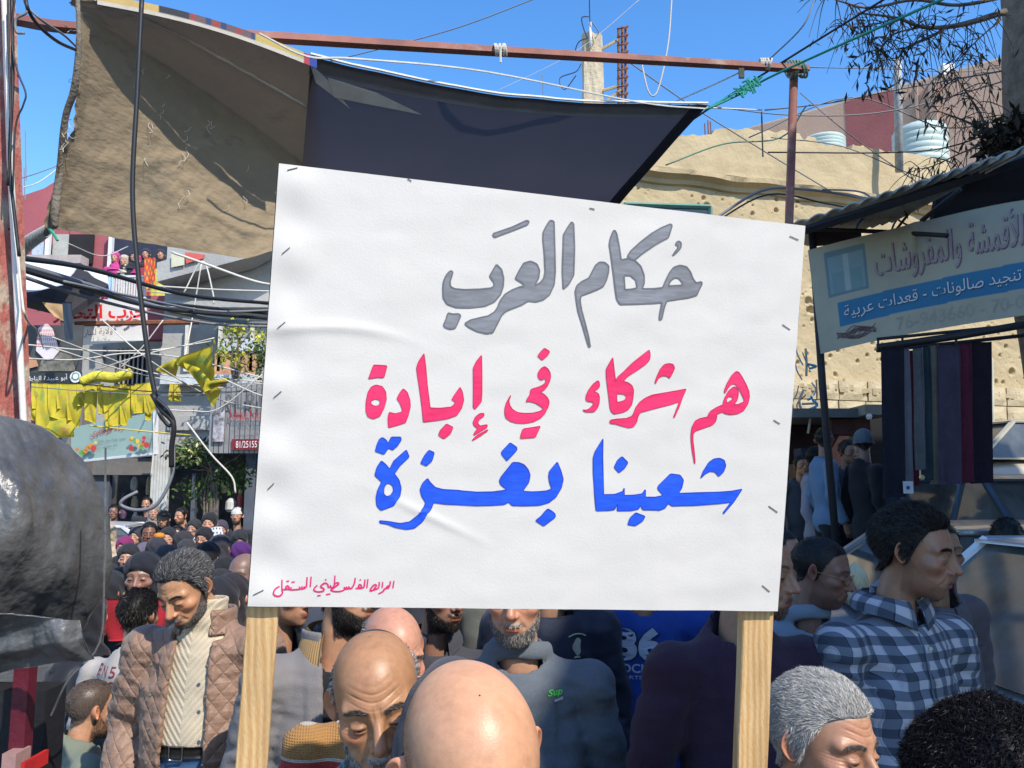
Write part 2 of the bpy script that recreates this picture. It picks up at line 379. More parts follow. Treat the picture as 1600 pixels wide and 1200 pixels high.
GREY = [
 [T(G1, 4, [(1503,452),(1535,485),(1548,540),(1545,590),(1528,640),(1490,685),(1430,712),(1340,722),(1250,720),(1195,700),(1170,660),(1168,600),(1172,560),(1185,525),(1205,500),(1218,492),(1230,500),(1225,520),(1212,560),(1215,590),(1240,605),(1300,610),(1400,607),(1470,600),(1490,585),(1488,565),(1470,540),(1460,525),(1480,490)])],
 [T(G1, 4, [(1200,755),(1230,763),(1265,760),(1280,772),(1262,815),(1245,850),(1215,857),(1180,845),(1172,830),(1190,790)])],
 [T(G2, 4, [(247,178),(262,185),(266,350),(270,500),(262,580),(235,640),(195,672),(150,685),(100,680),(60,705),(0,728),(-40,745),(-65,770),(-90,820),(-120,878),(-160,884),(-220,870),(-270,845),(-297,822),(-260,800),(-200,785),(-150,775),(-110,750),(-90,720),(-75,680),(-45,640),(0,612),(50,592),(78,590),(68,570),(20,540),(45,490),(72,445),(115,432),(155,450),(172,490),(165,540),(140,585),(175,568),(198,540),(207,500),(203,400),(193,300),(195,250),(215,210),(235,180)])],
 [T(G2, 4, [(-122,262),(0,220),(90,178),(107,183),(98,203),(0,242),(-112,284)])],
 [T(G2, 4, [(372,185),(385,200),(390,350),(385,520),(355,575),(320,607),(315,500),(318,380),(322,265),(345,225)])],
 [T(G2, 4, [(545,438),(580,440),(605,462),(603,500),(590,550),(570,590),(530,610),(480,630),(430,648),(425,680),(435,740),(460,830),(480,910),(490,970),(480,965),(460,900),(430,800),(412,740),(402,680),(395,620),(405,585),(435,560),(480,538),(500,500),(520,460)])],
 [T(G2, 4, [(643,238),(655,260),(670,340),(682,425),(725,415),(770,430),(805,465),(825,520),(825,570),(812,605),(880,605),(940,598),(960,550),(985,500),(1010,470),(1050,458),(1090,468),(1115,500),(1130,540),(1150,568),(1185,560),(1188,575),(1165,620),(1155,645),(1100,660),(1000,675),(965,680),(950,720),(932,798),(918,798),(922,760),(935,690),(880,695),(760,700),(675,702),(655,670),(640,560),(625,440),(608,330),(615,290),(632,245)]),
  T(G2, 4, [(700,520),(740,520),(775,550),(782,600),(740,608),(705,610)]), T(G2, 4, [(975,588),(985,560),(1010,537),(1035,535),(1060,560),(1068,582)])],
 [T(G2, 4, [(990,200),(998,210),(975,285),(900,325),(820,380),(765,425),(740,420),(722,400),(740,370),(800,315),(870,260),(930,225)])],
 [T(G2, 4, [(1025,315),(1040,307),(1055,320),(1052,350),(1030,375),(1000,400),(1015,375),(1035,350),(1035,335),(1020,330)])]]
PINK = [
 [T(G1, 4, [(735,1080),(820,1085),(800,1160),(760,1158),(702,1168),(720,1120)])],
 [T(R7, 4, [(750,5),(790,15),(812,50),(815,100),(800,150),(775,200),(735,217),(700,205),(687,170),(688,110),(700,50),(720,18)]), T(R7, 4, [(745,92),(770,98),(777,115),(765,135),(740,138),(718,125),(718,105)])],
 [T(R7, 4, [(920,28),(945,50),(962,100),(965,140),(950,200),(935,240),(890,255),(828,272),(825,210),(832,175),(870,185),(910,175),(915,160),(900,120),(880,90),(895,60)])],
 [T(R7, 4, [(1050,-192),(1062,-100),(1070,0),(1080,80),(1088,148),(1150,150),(1220,143),(1245,120),(1240,105),(1222,98),(1235,75),(1275,18),(1290,50),(1298,100),(1285,150),(1255,195),(1200,215),(1120,228),(1045,237),(1040,170),(1025,50),(1010,-50),(1003,-100),(1015,-140)])],
 [T(R7, 4, [(1190,248),(1232,270),(1215,310),(1175,342),(1140,320),(1150,290)])],
 [T(R7, 4, [(1410,-182),(1412,-50),(1412,50),(1408,110),(1368,158),(1357,145),(1358,0),(1357,-100),(1375,-140)])],
 [T(R7, 4, [(1425,182),(1400,183),(1370,205),(1355,240),(1365,262),(1385,275),(1360,310),(1362,320),(1445,270),(1445,252),(1400,262),(1385,245),(1395,220),(1425,200)])],
 [T(R7, 4, [(1350,350),(1380,320),(1448,283),(1448,292),(1400,325),(1355,352)])],
 [T(QA, 8, [(645,30),(712,72),(690,115),(618,182),(560,130),(590,85)])],
 [T(QA, 8, [(648,258),(690,290),(718,340),(722,390),(712,440),(680,510),(640,555),(590,582),(640,605),(685,650),(705,700),(695,760),(650,850),(590,910),(510,950),(400,970),(300,968),(220,945),(165,905),(148,850),(150,780),(170,710),(222,618),(222,635),(200,690),(215,750),(250,800),(310,835),(400,845),(500,842),(590,820),(635,785),(590,750),(530,715),(470,698),(430,698),(418,710),(425,670),(470,600),(468,560),(485,542),(560,520),(620,495),(655,465),(662,435),(648,405),(625,425),(600,430),(575,412),(562,375),(568,330),(600,285)])],
 [T(QA, 8, [(595,1005),(530,1145),(342,1160),(350,1110),(375,1040)])],
 [T(QB, 8, [(272,435),(290,450),(298,510),(275,540),(215,575),(260,585),(285,605),(296,650),(290,720),(270,780),(225,828),(130,832),(95,815),(88,798),(120,808),(165,790),(210,745),(222,715),(195,700),(150,700),(125,675),(128,620),(160,550),(215,480)])],
 [T(QB, 8, [(460,145),(470,230),(490,400),(500,450),(512,400),(600,320),(700,220),(800,140),(905,58),(915,60),(925,110),(915,180),(870,230),(760,310),(650,380),(590,445),(650,460),(700,500),(720,560),(712,650),(695,740),(650,800),(590,830),(478,855),(440,825),(425,780),(405,600),(380,400),(378,290),(410,230)]), T(QB, 8, [(508,605),(560,600),(610,610),(632,640),(610,680),(560,700),(512,708)])],
 [T(QB, 8, [(1100,235),(1160,222),(1210,232),(1230,280),(1205,340),(1168,410),(1140,380),(1090,375),(1040,395),(1010,435),(990,480),(985,450),(1010,380),(1050,290)])],
 [T(QB, 8, [(1380,540),(1330,650),(1290,760),(1225,900),(1215,895),(1250,800),(1290,700),(1180,735),(1000,780),(800,835),(770,890),(755,960),(715,1015),(660,1025),(580,1005),(500,980),(425,970),(425,930),(520,915),(620,910),(690,885),(715,850),(745,770),(790,710),(860,655),(950,615),(1100,590),(1250,565)])],
 [T(QC, 8, [(885,78),(920,95),(960,160),(1000,240),(1035,330),(1042,400),(1020,490),(970,570),(900,610),(810,622),(750,610),(710,588),(640,618),(640,660),(625,715),(580,755),(480,790),(380,825),(345,865),(345,960),(358,1060),(370,1200),(366,1245),(355,1200),(335,1080),(320,950),(320,860),(330,780),(370,700),(430,670),(530,650),(535,620),(560,580),(640,530),(720,495),(722,460),(745,400),(790,320),(850,272),(890,285),(908,340),(900,410),(880,460),(850,495),(900,495),(975,460),(975,430),(940,350),(900,270),(860,235),(820,245),(780,290),(740,360),(735,320),(770,230),(830,130)]), T(QC, 8, [(755,430),(790,395),(825,395),(842,425),(800,455),(765,478)])]]
BLUE = [
 [T(QD, 8, [(615,90),(700,150),(700,185),(575,320),(510,240),(505,205)])],
 [T(QD, 8, [(645,338),(720,338),(790,365),(845,430),(868,500),(850,590),(775,698),(880,705),(1000,700),(1080,690),(1135,665),(1110,600),(1095,520),(1105,450),(1205,330),(1250,440),(1280,550),(1255,660),(1190,770),(1100,840),(980,875),(800,882),(640,878),(600,835),(540,865),(400,875),(200,880),(60,873)])
  + T(R7, 4, [(1180,750),(1110,740),(1095,780),(1040,860),(990,900),(940,908),(870,895),(820,875),(775,868),(770,852),(830,858),(900,870),(960,860),(1010,820),(1050,765),(1060,740),(1035,700),(1025,660),(1040,620),(1072,588),(1090,615),(1120,645),(1170,658),(1270,663)]) + T(QD, 8, [(0,692),(200,708),(400,705),(580,680),(500,620),(480,570),(500,520)])],
 [T(QD, 8, [(1085,915),(1150,955),(1180,985),(1180,1025),(1035,1135),(930,1065),(1000,1010),(1040,960)])],
 [T(R7, 4, [(1080,412),(1115,428),(1100,480),(1065,512),(1028,495),(1050,450)])],
 [T(R7, 4, [(790,332),(815,350),(825,370),(845,330),(905,330),(908,350),(885,385),(855,412),(828,400),(800,440),(745,420),(755,380),(770,345)])],
 [T(R7, 4, [(783,478),(810,500),(835,530),(860,480),(940,410),(958,455),(900,510),(865,560),(895,600),(908,650),(900,700),(860,760),(780,790),(755,760),(750,710),(760,660),(785,610),(742,570),(755,520)]), T(R7, 4, [(830,618),(855,635),(860,665),(840,695),(815,702),(798,685),(800,650),(812,625)])],
 [T(R8, 4, [(570,340),(568,450),(572,690),(640,688),(690,670),(700,645),(700,695),(760,692),(810,685),(832,655),(832,705),(890,705),(930,698),(940,690),(908,655),(912,635),(990,560),(1050,568),(1072,600),(1060,650),(1040,682),(1150,678),(1280,675),(1370,668),(1435,655),(1385,735),(1320,812),(1318,800),(1365,738),(1280,748),(1150,758),(1000,762),(975,745),(955,775),(920,788),(815,785),(800,755),(790,780),(740,790),(655,792),(660,745),(640,785),(600,790),(525,792),(515,680),(508,560),(508,460),(520,420)])],
 [T(R8, 4, [(688,452),(725,490),(705,525),(668,555),(638,520),(660,475)])],
 [T(R8, 4, [(770,802),(830,825),(815,855),(768,885),(720,878),(735,835)])],
 [T(R8, 4, [(1295,462),(1325,475),(1335,510),(1320,550),(1292,578),(1270,550),(1240,545),(1210,560),(1178,590),(1195,545),(1230,490),(1260,468)])]]
def roundp(pl):
    """soften the traced outline a little (corner cutting once)"""
    p = V3(pl); q = np.roll(p, -1, 0); out = []
    for a, b2 in zip(p, q):
        l = np.linalg.norm(b2 - a); t = min(.25, 1.2 / (l + 1e-6)); out += [a * (1 - t) + b2 * t, a * t + b2 * (1 - t)]
    return [tuple(x) for x in out]
def ink_mat(name, col, line):
    m = M(name, col, .45, .10, 14, 0, spec=.35); nt, N, L, b = nodes(m)
    w = N.new('ShaderNodeTexNoise'); w.inputs['Scale'].default_value = 30; w.inputs['Detail'].default_value = 2
    mp_ = N.new('ShaderNodeMapping'); mp_.inputs['Scale'].default_value = (1, 1, 6); mp_.inputs['Rotation'].default_value = (0, R(70), 0); t_ = N.new('ShaderNodeTexCoord')
    L(t_.outputs['Object'], mp_.inputs[0]); L(mp_.outputs[0], w.inputs[0])
    mm = N.new('ShaderNodeMapRange'); mm.inputs[1].default_value = .42; mm.inputs[2].default_value = .62; mm.inputs[3].default_value = .86; mm.inputs[4].default_value = 1.06; L(w.outputs[0], mm.inputs[0])
    x = [q for q in N if q.type == 'MIX'][0]; y = N.new('ShaderNodeMix'); y.data_type = 'RGBA'; y.blend_type = 'MULTIPLY'; y.inputs[0].default_value = 1
    L(x.outputs[2], y.inputs[6]); L(mm.outputs[0], y.inputs[7]); L(y.outputs[2], b.inputs['Base Color']); return m
def ink(words, col, line, nm):
    m1 = ink_mat(nm + ' marker ink', col, line); m2 = M(nm + ' marker outline', line, .4, .12, 30, 0)
    for polys in words:
        polys = [roundp(p) for p in polys]; v, f = polymesh(polys); u, w = uvof(v); mb = MB(); mb.add(pp(u, w, .0007), [q[::-1] for q in f])
        o = mk('marker_letter', mb, m1, plac); mb = MB()
        for p in polys:
            p = V3(p); t = np.roll(p, -1, 0) - np.roll(p, 1, 0); t /= np.linalg.norm(t, axis=1)[:, None] + 1e-9; n = np.stack([-t[:, 1], t[:, 0]], 1)
            hw = 1.15 if nm == 'grey' else .6; a = p + n * hw; c = p - n * hw; k = len(p); uu, vv = uvof(np.vstack([a, c]))
            mb.add(pp(uu, vv, .0011), [(i, (i + 1) % k, (i + 1) % k + k, i + k) for i in range(k)])
        mk('letter_outline', mb, m2, o)
ink(GREY, (.235, .24, .265), (.145, .15, .17), 'grey')
ink(PINK, (.88, .035, .15), (.60, .02, .10), 'pink')
ink(BLUE, (.018, .10, .78), (.012, .05, .50), 'blue')
SIG = [[(1565,135),(1550,230)],[(1520,140),(1512,195),(1490,228),(1474,214),(1500,195)],[(1495,225),(1445,240),(1430,268),(1370,300)],[(1425,150),(1415,225)],[(1382,150),(1372,222),(1325,246),(1268,262),(1290,215),(1328,185),(1345,202),(1310,240)],
 [(1240,115),(1225,230)],[(1203,120),(1190,212),(1150,230),(1085,232)],[(1150,228),(1122,212),(1135,186),(1158,200),(1150,228)],[(1137,132),(1152,122)],[(1082,100),(1068,175),(1040,225),(1015,232),(995,205)],[(1015,232),(985,236),(965,210)],[(985,236),(955,240),(940,215)],[(955,240),(920,262),(860,272),(800,266),(778,250),(800,232),(870,182),(862,160),(830,176),(788,238)],[(828,70),(820,195)],[(800,225),(775,215),(770,190)],[(775,215),(745,218),(738,185),(705,165),(665,188),(650,215),(688,238),(680,265),(620,276),(572,262),(568,232),(608,192)],[(605,325),(650,320)],[(715,310),(770,300)],[(704,120),(722,128)],
 [(530,85),(518,215)],[(480,90),(472,200),(455,222),(430,235),(280,250),(285,215)],[(448,228),(440,205)],[(420,232),(412,205)],[(390,235),(384,208)],[(280,250),(240,242),(212,225),(232,200),(255,222),(235,242),(172,246)],[(220,146),(255,140)],[(285,156),(325,150)],[(165,125),(165,240),(172,288),(135,325),(82,320),(60,290),(80,240),(135,205)]]
mb = MB()
for st in SIG:
    q = crom([(x, y) for x, y in st], 5) if len(st) > 2 else V3(st)
    t = np.gradient(q, axis=0); t /= np.linalg.norm(t, axis=1)[:, None] + 1e-9; n = np.stack([-t[:, 1], t[:, 0]], 1); hw = 8.5 + 2.5 * np.sin(np.linspace(0, 3.1, len(q)))
    a = (q + n * hw[:, None]) / 8 + [420, 890]; c = (q - n * hw[:, None]) / 8 + [420, 890]; uu, vv = uvof(np.vstack([a, c])); k = len(q)
    mb.add(pp(uu, vv, .0008), [(i, i + 1, i + 1 + k, i + k) for i in range(k - 1)])
mk('signature_lettering', mb, M('pink marker line', (.70, .03, .17), .5, .1, 20, 0), plac)
m_st = M('staple wire', (.25, .24, .23), .35, .1, 20, 0, metal=.8)
for x, y, dx, dy in ((457,264,8,-2),(640,281,3,2),(1240,372,7,3),(1228,511,6,4),(1213,659,5,3),(1207,795,7,5),(1196,919,6,5),(447,392,6,-5),(440,508,6,-5),(434,616,6,-5),(423,760,5,-5),(404,925,8,-4),(925,326,4,1)):
    u, v = uvof([(x - dx, y - dy), (x, y), (x + dx, y + dy)]); q = pp(u, v, .0012); mb = MB(); tube(mb, q, .0007, 5); mk('staple', mb, m_st, plac)
# ------------------------------------------------------------------ buildings
def rect(x0, y0, x1, y1, Y):
    """world-upright rectangle seen between these picture columns and rows at distance Y: bl, br, tr, tl"""
    ym = (y0 + y1) / 2; a = P(x0, ym, Y).x; b = P(x1, ym, Y).x; z0 = P((x0 + x1) / 2, y1, Y).z; z1 = P((x0 + x1) / 2, y0, Y).z
    return (a, b, z0, z1)
def pbox(mb, x0, y0, x1, y1, Y, d=.1, c4=None):
    a, b, z0, z1 = rect(x0, y0, x1, y1, Y); return box(mb, ((a + b) / 2, Y + d / 2, (z0 + z1) / 2), (b - a, d, z1 - z0), c4=c4)
def part(name, px, Y, mat, parent, d=.1):
    mb = MB(); pbox(mb, *px, Y, d); return mk(name, mb, mat, parent)
m_sand = M('bullet pocked sandstone render', (.47, .375, .225), .9, .18, 1.6, .5, 18, dirt=((.40, .33, .21), 3.2, .56), spec=.2)
m_stone = M('sandstone blocks', (.47, .39, .25), .9, .22, 3.0, .6, 25, dirt=((.36, .31, .22), 6, .60), spec=.2)
m_mort = M('grey mortar', (.22, .19, .14), .95, .2, 8, .5, 60)
fe = np.array([.955, .296, 0]); fe /= np.linalg.norm(fe); fn_ = np.array([fe[1], -fe[0], 0]); FA = np.array([2.45, 12., 0])
def FW(s, z, off=0.): s, z, off = np.broadcast_arrays(np.asarray(s, float), z, off); return FA + s[..., None] * fe + off[..., None] * fn_ + np.stack([s * 0, s * 0, z], -1)
fb = thing('sandstone_building', tuple(FW(3., 0.)), 'old sandstone building scarred with bullet holes, broken parapet, behind the rug stall', 'building')
rs = np.random.RandomState(11)
pits = [(rs.uniform(-2.6, 8.6), rs.uniform(3.4, 6.3), rs.choice([.016, .024, .036, .06], p=[.4, .35, .18, .07])) for _ in range(800)]
def face(u, v):
    s = -3 + 12 * u; z = 3.3 + 3.2 * v; q3 = np.stack([s, z, s * 0], 1); d = .014 * noise(q3, 1.3, 4, 2) + .006 * noise(q3, 9, 3, 4) - .02 * sst(.45, .75, noise(q3, 2.3, 3, 7))
    for a, b, r in pits:
        k = (np.abs(s - a) < 3 * r) & (np.abs(z - b) < 3 * r)
        if k.any():
            q = ((s[k] - a) ** 2 + (z[k] - b) ** 2) / (r * r); d[k] -= r * 1.3 * np.exp(-q ** 2 * 1.5) - r * .12 * np.exp(-(q - 2) ** 2)
    return FW(s, z, d)
mb = MB(); gridmesh(mb, face, 820, 210); mk('wall', mb, m_sand, fb, smooth=True)
mb = MB(); c0 = FW(3., 2.9, -.2)
for s0, s1, z0, z1, o in ((-3, 9, -.4, 6.4, -.25),):
    q = [FW(s0, z0, o), FW(s1, z0, o), FW(s1, z1, o), FW(s0, z1, o)]; slab(mb, q, .28)
mk('inner_wall', mb, m_mort, fb)
# flat roof so that the tanks and the column stand on something
mb = MB(); slab(mb, [FW(-3, 6.45, -.1), FW(9, 6.45, -.1), FW(9, 6.45, -7), FW(-3, 6.45, -7)], .18); mk('roof', mb, M('roof concrete', (.42, .38, .30), .9), fb)
_pp = [onplane(x, y, FA, fn_) for x, y in ((900, 205), (1065, 205), (1130, 205), (1260, 219), (1400, 243), (1500, 262))]; PXS = [(np.array(w) - FA) @ fe for w in _pp]; PZS = [w.z for w in _pp]
# parapet, broken top edge
def parp(u, v):
    s = -3 + 12 * u; top = np.interp(s, PXS, PZS) + .07 * noise(np.stack([s, s * 0, s * 0], 1), 2.2, 4, 3) + .035 * noise(np.stack([s, s * 0, s * 0], 1), 11, 3, 6) - .10 * (noise(np.stack([s, s * 0 + 3, s * 0], 1), 1.1, 2, 5) > .25)
    z = 6.5 + (np.clip(top, 6.56, 7.4) - 6.5) * v; return FW(s, z, .03 + .02 * noise(np.stack([s, z, s * 0], 1), 3, 3, 6))
mb = MB(); gridmesh(mb, parp, 240, 12, thick=.22); mk('parapet', mb, m_sand, fb, smooth=False)
# cornice: stepped profile with chipped edge
prof = [(0, 6.30), (.05, 6.31), (.07, 6.37), (.13, 6.40), (.19, 6.42), (.20, 6.49), (.0, 6.53)]
mb = MB(); ks = 220; vs = []
for i in range(ks):
    s = -3 + 12 * i / (ks - 1)
    for o, z in prof:
        ch = 1 - .35 * max(0, float(noise(np.array([[s, z * 3, 1.]]), 3.5, 3, 2)[0])) * (o > .1)
        vs.append(FW(s, z + .015 * math.sin(s * 5), o * ch))
n = len(prof); mb.add(np.array(vs), [(i * n + j, (i + 1) * n + j, (i + 1) * n + j + 1, i * n + j + 1) for i in range(ks - 1) for j in range(n - 1)]); mk('cornice', mb, m_sand, fb)
mb = MB(); s = np.linspace(-3, 9, 160)
for k in range(0, 159): 
    if rs.rand() < .7: box(mb, FW(s[k], 3.32 + rs.uniform(-.03, .03), .05), (rs.uniform(.06, .12), .14, rs.uniform(.05, .10)), c4=None)
o = mk('broken_ledge', mb, m_sand, fb); o['kind'] = 'stuff'
# dressed stones, one by one
base = {}
for i in range(8):
    b_ = MB(); u = .5; w = .47; h = .30
    gx = np.linspace(-.5, .5, 5); vs = [(x * w, -.06 - .012 * rs.rand() - (.03 if abs(x) < .45 and abs(z) < .4 else 0), z * h) for x in gx for z in np.linspace(-.5, .5, 4)]
    fs = [(a * 4 + c, (a + 1) * 4 + c, (a + 1) * 4 + c + 1, a * 4 + c + 1) for a in range(4) for c in range(3)]; k0 = len(vs); vs += [(-.5 * w, .06, -.5 * h), (-.5 * w, .06, .5 * h), (.5 * w, .06, -.5 * h), (.5 * w, .06, .5 * h)]
    fs += [(0, 1, 2, 3, k0 + 1, k0), (16, k0 + 2, k0 + 3, 19, 18, 17), (3, 7, 11, 15, 19, k0 + 3, k0 + 1), (0, k0, k0 + 2, 16, 12, 8, 4)]
    b_.add(vs, fs); me = mesh('stone', b_); me.materials.append(m_stone); base[i] = me
ang = math.atan2(fe[1], fe[0])
for r in range(11):
    z = .15 + r * .315; s = -1.2 + (r % 2) * .24
    while s < 8.6:
        w = rs.uniform(.8, 1.25); o = bpy.data.objects.new('stone', base[rs.randint(8)]); S.collection.objects.link(o); o.parent = fb
        p = FW(s + .24 * w, z, .02 + rs.uniform(-.008, .012)); o.location = Vector(p) - BASE[fb.name]; o.rotation_euler = (0, 0, ang); o.scale = (w * .985, 1, 1); s += .485 * w
# small green shuttered window high on the wall
q = [onplane(x, y, FA, fn_) for x, y in ((972, 420), (1105, 420), (1105, 326), (972, 322))]
wm = MB(); slab(wm, [Vector(a) + Vector(fn_) * .05 for a in q], .05); wo_ = mk('window', wm, M('dark window glass', (.03, .045, .05), .15, .1, spec=.6), fb)
wm = MB()
for a, b in ((0, 1), (1, 2), (2, 3), (3, 0)): tube(wm, [Vector(q[a]) + Vector(fn_) * .09, Vector(q[b]) + Vector(fn_) * .09], .035, 4)
mk('window_frame', wm, M('green painted frame', (.12, .27, .22), .6), wo_)
# small door-window at far right bottom of the wall, stall below; pipe on the wall
mb = MB(); q = [onplane(x, y, FA + fn_ * .18, fn_) for x, y in ((1549, 560), (1553, 735))]; tube(mb, q, .028, 8); mk('drainpipe', mb, M('pale plastic pipe', (.55, .52, .44), .5), fb)

m_pink = M('pale pink render', (.50, .33, .24), .9, .10, 1.0, .25, 20)
m_maroon = M('maroon render', (.30, .10, .095), .85, .12, 1.5, .25, 20)
pb = thing('pink_building', (8, 20, 0), 'pink rendered building with one maroon panel, rising beyond the sandstone parapet', 'building')
pa, pc = np.array([4.2, 20.8, 0]), np.array([14.5, 13.0, 0])
def PW(t, z, o=0.):
    e = pc - pa; n = np.array([e[1], -e[0], 0]); n = n / np.linalg.norm(n); n = n if n[1] < 0 else -n
    return pa + e * t + n * o + np.array([0, 0, z])
pn = PW(0, 0, 1) - pa
def tpx(px, py): w = onplane(px, py, pa, pn); return (np.array(w) - pa) @ (pc - pa) / ((pc - pa) @ (pc - pa)), w.z
t0, z0 = tpx(1160, 208); t1, z1 = tpx(1556, 99)
def ztop(t): return z0 + (z1 - z0) * (t - t0) / (t1 - t0)
ta, tb = tpx(1323, 165)[0], tpx(1404, 140)[0]
def pwall(tA, tB, o=0.): m_ = MB(); slab(m_, [PW(tA, 0, o), PW(tB, 0, o), PW(tB, ztop(tB), o), PW(tA, ztop(tA), o)], .3); return m_
mk('wall', pwall(t0 - .04, ta), m_pink, pb); mk('wall', pwall(tb, 1.0), m_pink, pb); mk('maroon_panel', pwall(ta, tb, .01), m_maroon, pb)
for px in (1435, 1460):
    t_, _ = tpx(px, 150); mb = MB(); box(mb, PW(t_, ztop(t_) * .5 + 1.2, .2), (.14 if px > 1450 else .05, .12, ztop(t_) - 2.6), rz=math.atan2((pc - pa)[1], (pc - pa)[0])); mk('downpipe', mb, M('pinkish pipe', (.38, .27, .21), .8), pb)
mb = MB(); slab(mb, [PW(t0 - .04, ztop(t0 - .04), .12), PW(1, ztop(1), .12), PW(1, ztop(1), -.3), PW(t0 - .04, ztop(t0 - .04), -.3)], .1); mk('coping', mb, M('pale coping', (.55, .47, .40), .8), pb)
mb = MB(); t_, z_ = tpx(1478, 112); box(mb, PW(t_, ztop(t_) + .12, 0), (.25, .25, .25)); tag(mk('roof_lamp', mb, M('white enamel', (.7, .7, .68), .5)), 'small white fitting perched on the pink building edge', 'lamp')

# unseen block added right of the frame to shade the near right street
rb = thing('shade_block', (6.1, -2, 0), 'unseen tall block added beside the camera to shade the right side of the street', 'building')
m_blk = M('grey beige render', (.42, .38, .32), .9, .12, 1.0, .3, 20)
mb = MB(); box(mb, (7.3, .95, 4.3), (5.2, 8.5, 8.6)); mk('wall', mb, m_blk, rb)
for k in range(3):
    for j in range(4):
        mb = MB(); box(mb, (4.68, -2.9 + j * 2.4, 1.7 + k * 2.5), (.1, 1.0, 1.3)); w_ = mk('window', mb, MC['dark window glass'], rb)
        mb = MB(); box(mb, (4.64, -2.9 + j * 2.4, 1.0 + k * 2.5), (.22, 1.2, .08)); mk('window_sill', mb, m_blk, w_)

# ------------------------------------------------------------------ rooftop things
def tank(px0, py0, px1, py1, Y, label, col=(.47, .56, .52)):
    c = P((px0 + px1) / 2, py1, Y); r = (px1 - px0) / F * Y / 2; h = P((px0 + px1) / 2, py0, Y).z - c.z
    t = thing('water_tank', c, label, 'water tank', 'roof water tanks')
    mb = MB(); pr = [(r * .97, 0)]
    for i in range(6): z = h * .80 * (i + 1) / 6; pr += [(r, z - h * .09), (r, z - h * .03), (r * .965, z)]
    pr += [(r * .93, h * .84), (r * .6, h * .93), (r * .3, h * .96)]
    lathe(mb, pr, c, 32); mk('drum', mb, M('pale plastic tank', col, .45, .08, 3, .1), t, auto=40)
    mb = MB(); lathe(mb, [(r * .26, h * .95), (r * .26, h * 1.0), (r * .2, h * 1.02)], c, 20); mk('lid', mb, M('tank lid', (.5, .58, .56), .5), t)
tank(1398, 193, 1482, 262, 14.6, 'large pale green plastic water tank on the roof, behind the upright metal pipe')
tank(1254, 212, 1322, 250, 15.4, 'smaller white water tank half hidden behind the parapet, left of the tall pipe', (.56, .58, .56))
tank(1166, 222, 1208, 260, 16, 'little white roof tank nearest the black tarpaulin corner', (.66, .70, .70))
mb = MB(); tube(mb, [P(1403, 94, 12.6), P(1403, 120, 12.6), P(1405, 268, 12.6)], .062, 10)
tag(mk('steel_pipe', mb, M('weathered galvanised pipe', (.36, .35, .33), .6, .3, 10), smooth=True), 'tall grey metal pipe standing upright against the sandstone parapet', 'pipe')
ac = thing('concrete_column', P(928, 230, 13), 'ragged unfinished concrete column with loose wires rising behind the dark tarpaulin', 'column')
mb = MB(); pr = []
c0_ = P(927, 60, 13); bt = P(927, 235, 13)
def colf(u, v):
    a = u * 2 * math.pi; z = bt.z + (c0_.z - bt.z) * v; q = np.stack([np.cos(a), np.sin(a), z * 1.5], 1)
    r = .165 + .03 * noise(q, 1.6, 4, 4); sq = 1 / np.maximum(np.abs(np.cos(a)), np.abs(np.sin(a))) ** .6
    return np.stack([bt.x + r * sq * np.cos(a), bt.y + r * sq * np.sin(a), z + .1 * noise(q, 1.2, 3, 2) * (v > .9)], 1)
gridmesh(mb, colf, 33, 60); mk('shaft', mb, M('crumbling concrete', (.50, .42, .30), .95, .2, 5, .8, 30), ac)
m_wire = M('black cable sheath', (.02, .02, .022), .5, .1, 5, 0); m_whw = M('pale cord', (.62, .58, .50), .7, .1, 5, 0); m_gyw = M('grey cable', (.20, .21, .22), .6, .1, 5, 0)
m_rust = M('rusty reinforcing steel', (.22, .085, .045), .9, .3, 14, .4, 60, dirt=((.33, .16, .07), 12, .55))
mb = MB(); tube(mb, [P(923, 75, 12.8), P(922, 35, 12.8)], .022, 8); mk('white_conduit', mb, M('white enamel'), ac, smooth=True)
for pts in ([(922, 40), (921, 10), (921, -10)], [(918, 60), (912, 45), (909, 28), (920, 26)], [(908, 100), (900, 112), (875, 122), (882, 140), (900, 118)], [(905, 95), (899, 80), (905, 65), (918, 60)], [(930, 60), (935, 50), (925, 35)]):
    mb = MB(); tube(mb, crom([P(x, y, 12.75) for x, y in pts], 5), .009, 5); mk('loose_wire', mb, m_wire, ac)
rbm = thing('rusty_ladder_bar', P(972, 230, 12.9), 'spiky rusty reinforcement cage standing upright beside the ragged concrete column', 'rebar')
for x in (966.5, 972, 977.5):
    mb = MB(); tube(mb, [P(x, 42 + abs(x - 972) * .4, 12.9), P(x, 240, 12.9)], .022, 6); mk('upright_bar', mb, m_rust, rbm)
for i in range(9):
    y = 42 + i * 13; mb = MB(); tube(mb, crom([P(964, y + 3, 12.85), P(975, y + 1, 12.8), P(981, y - 2, 12.85), P(978, y + 5, 12.85)], 4), .014, 5); mk('hooked_tie', mb, m_rust, rbm)
for a, b in (((938, 78), (966, 62)), ((940, 142), (968, 134)), ((948, 158), (970, 140))):
    mb = MB(); tube(mb, [P(*a, 12.9), P(*b, 12.9)], .026, 5); mk('brace', mb, m_sand, rbm)
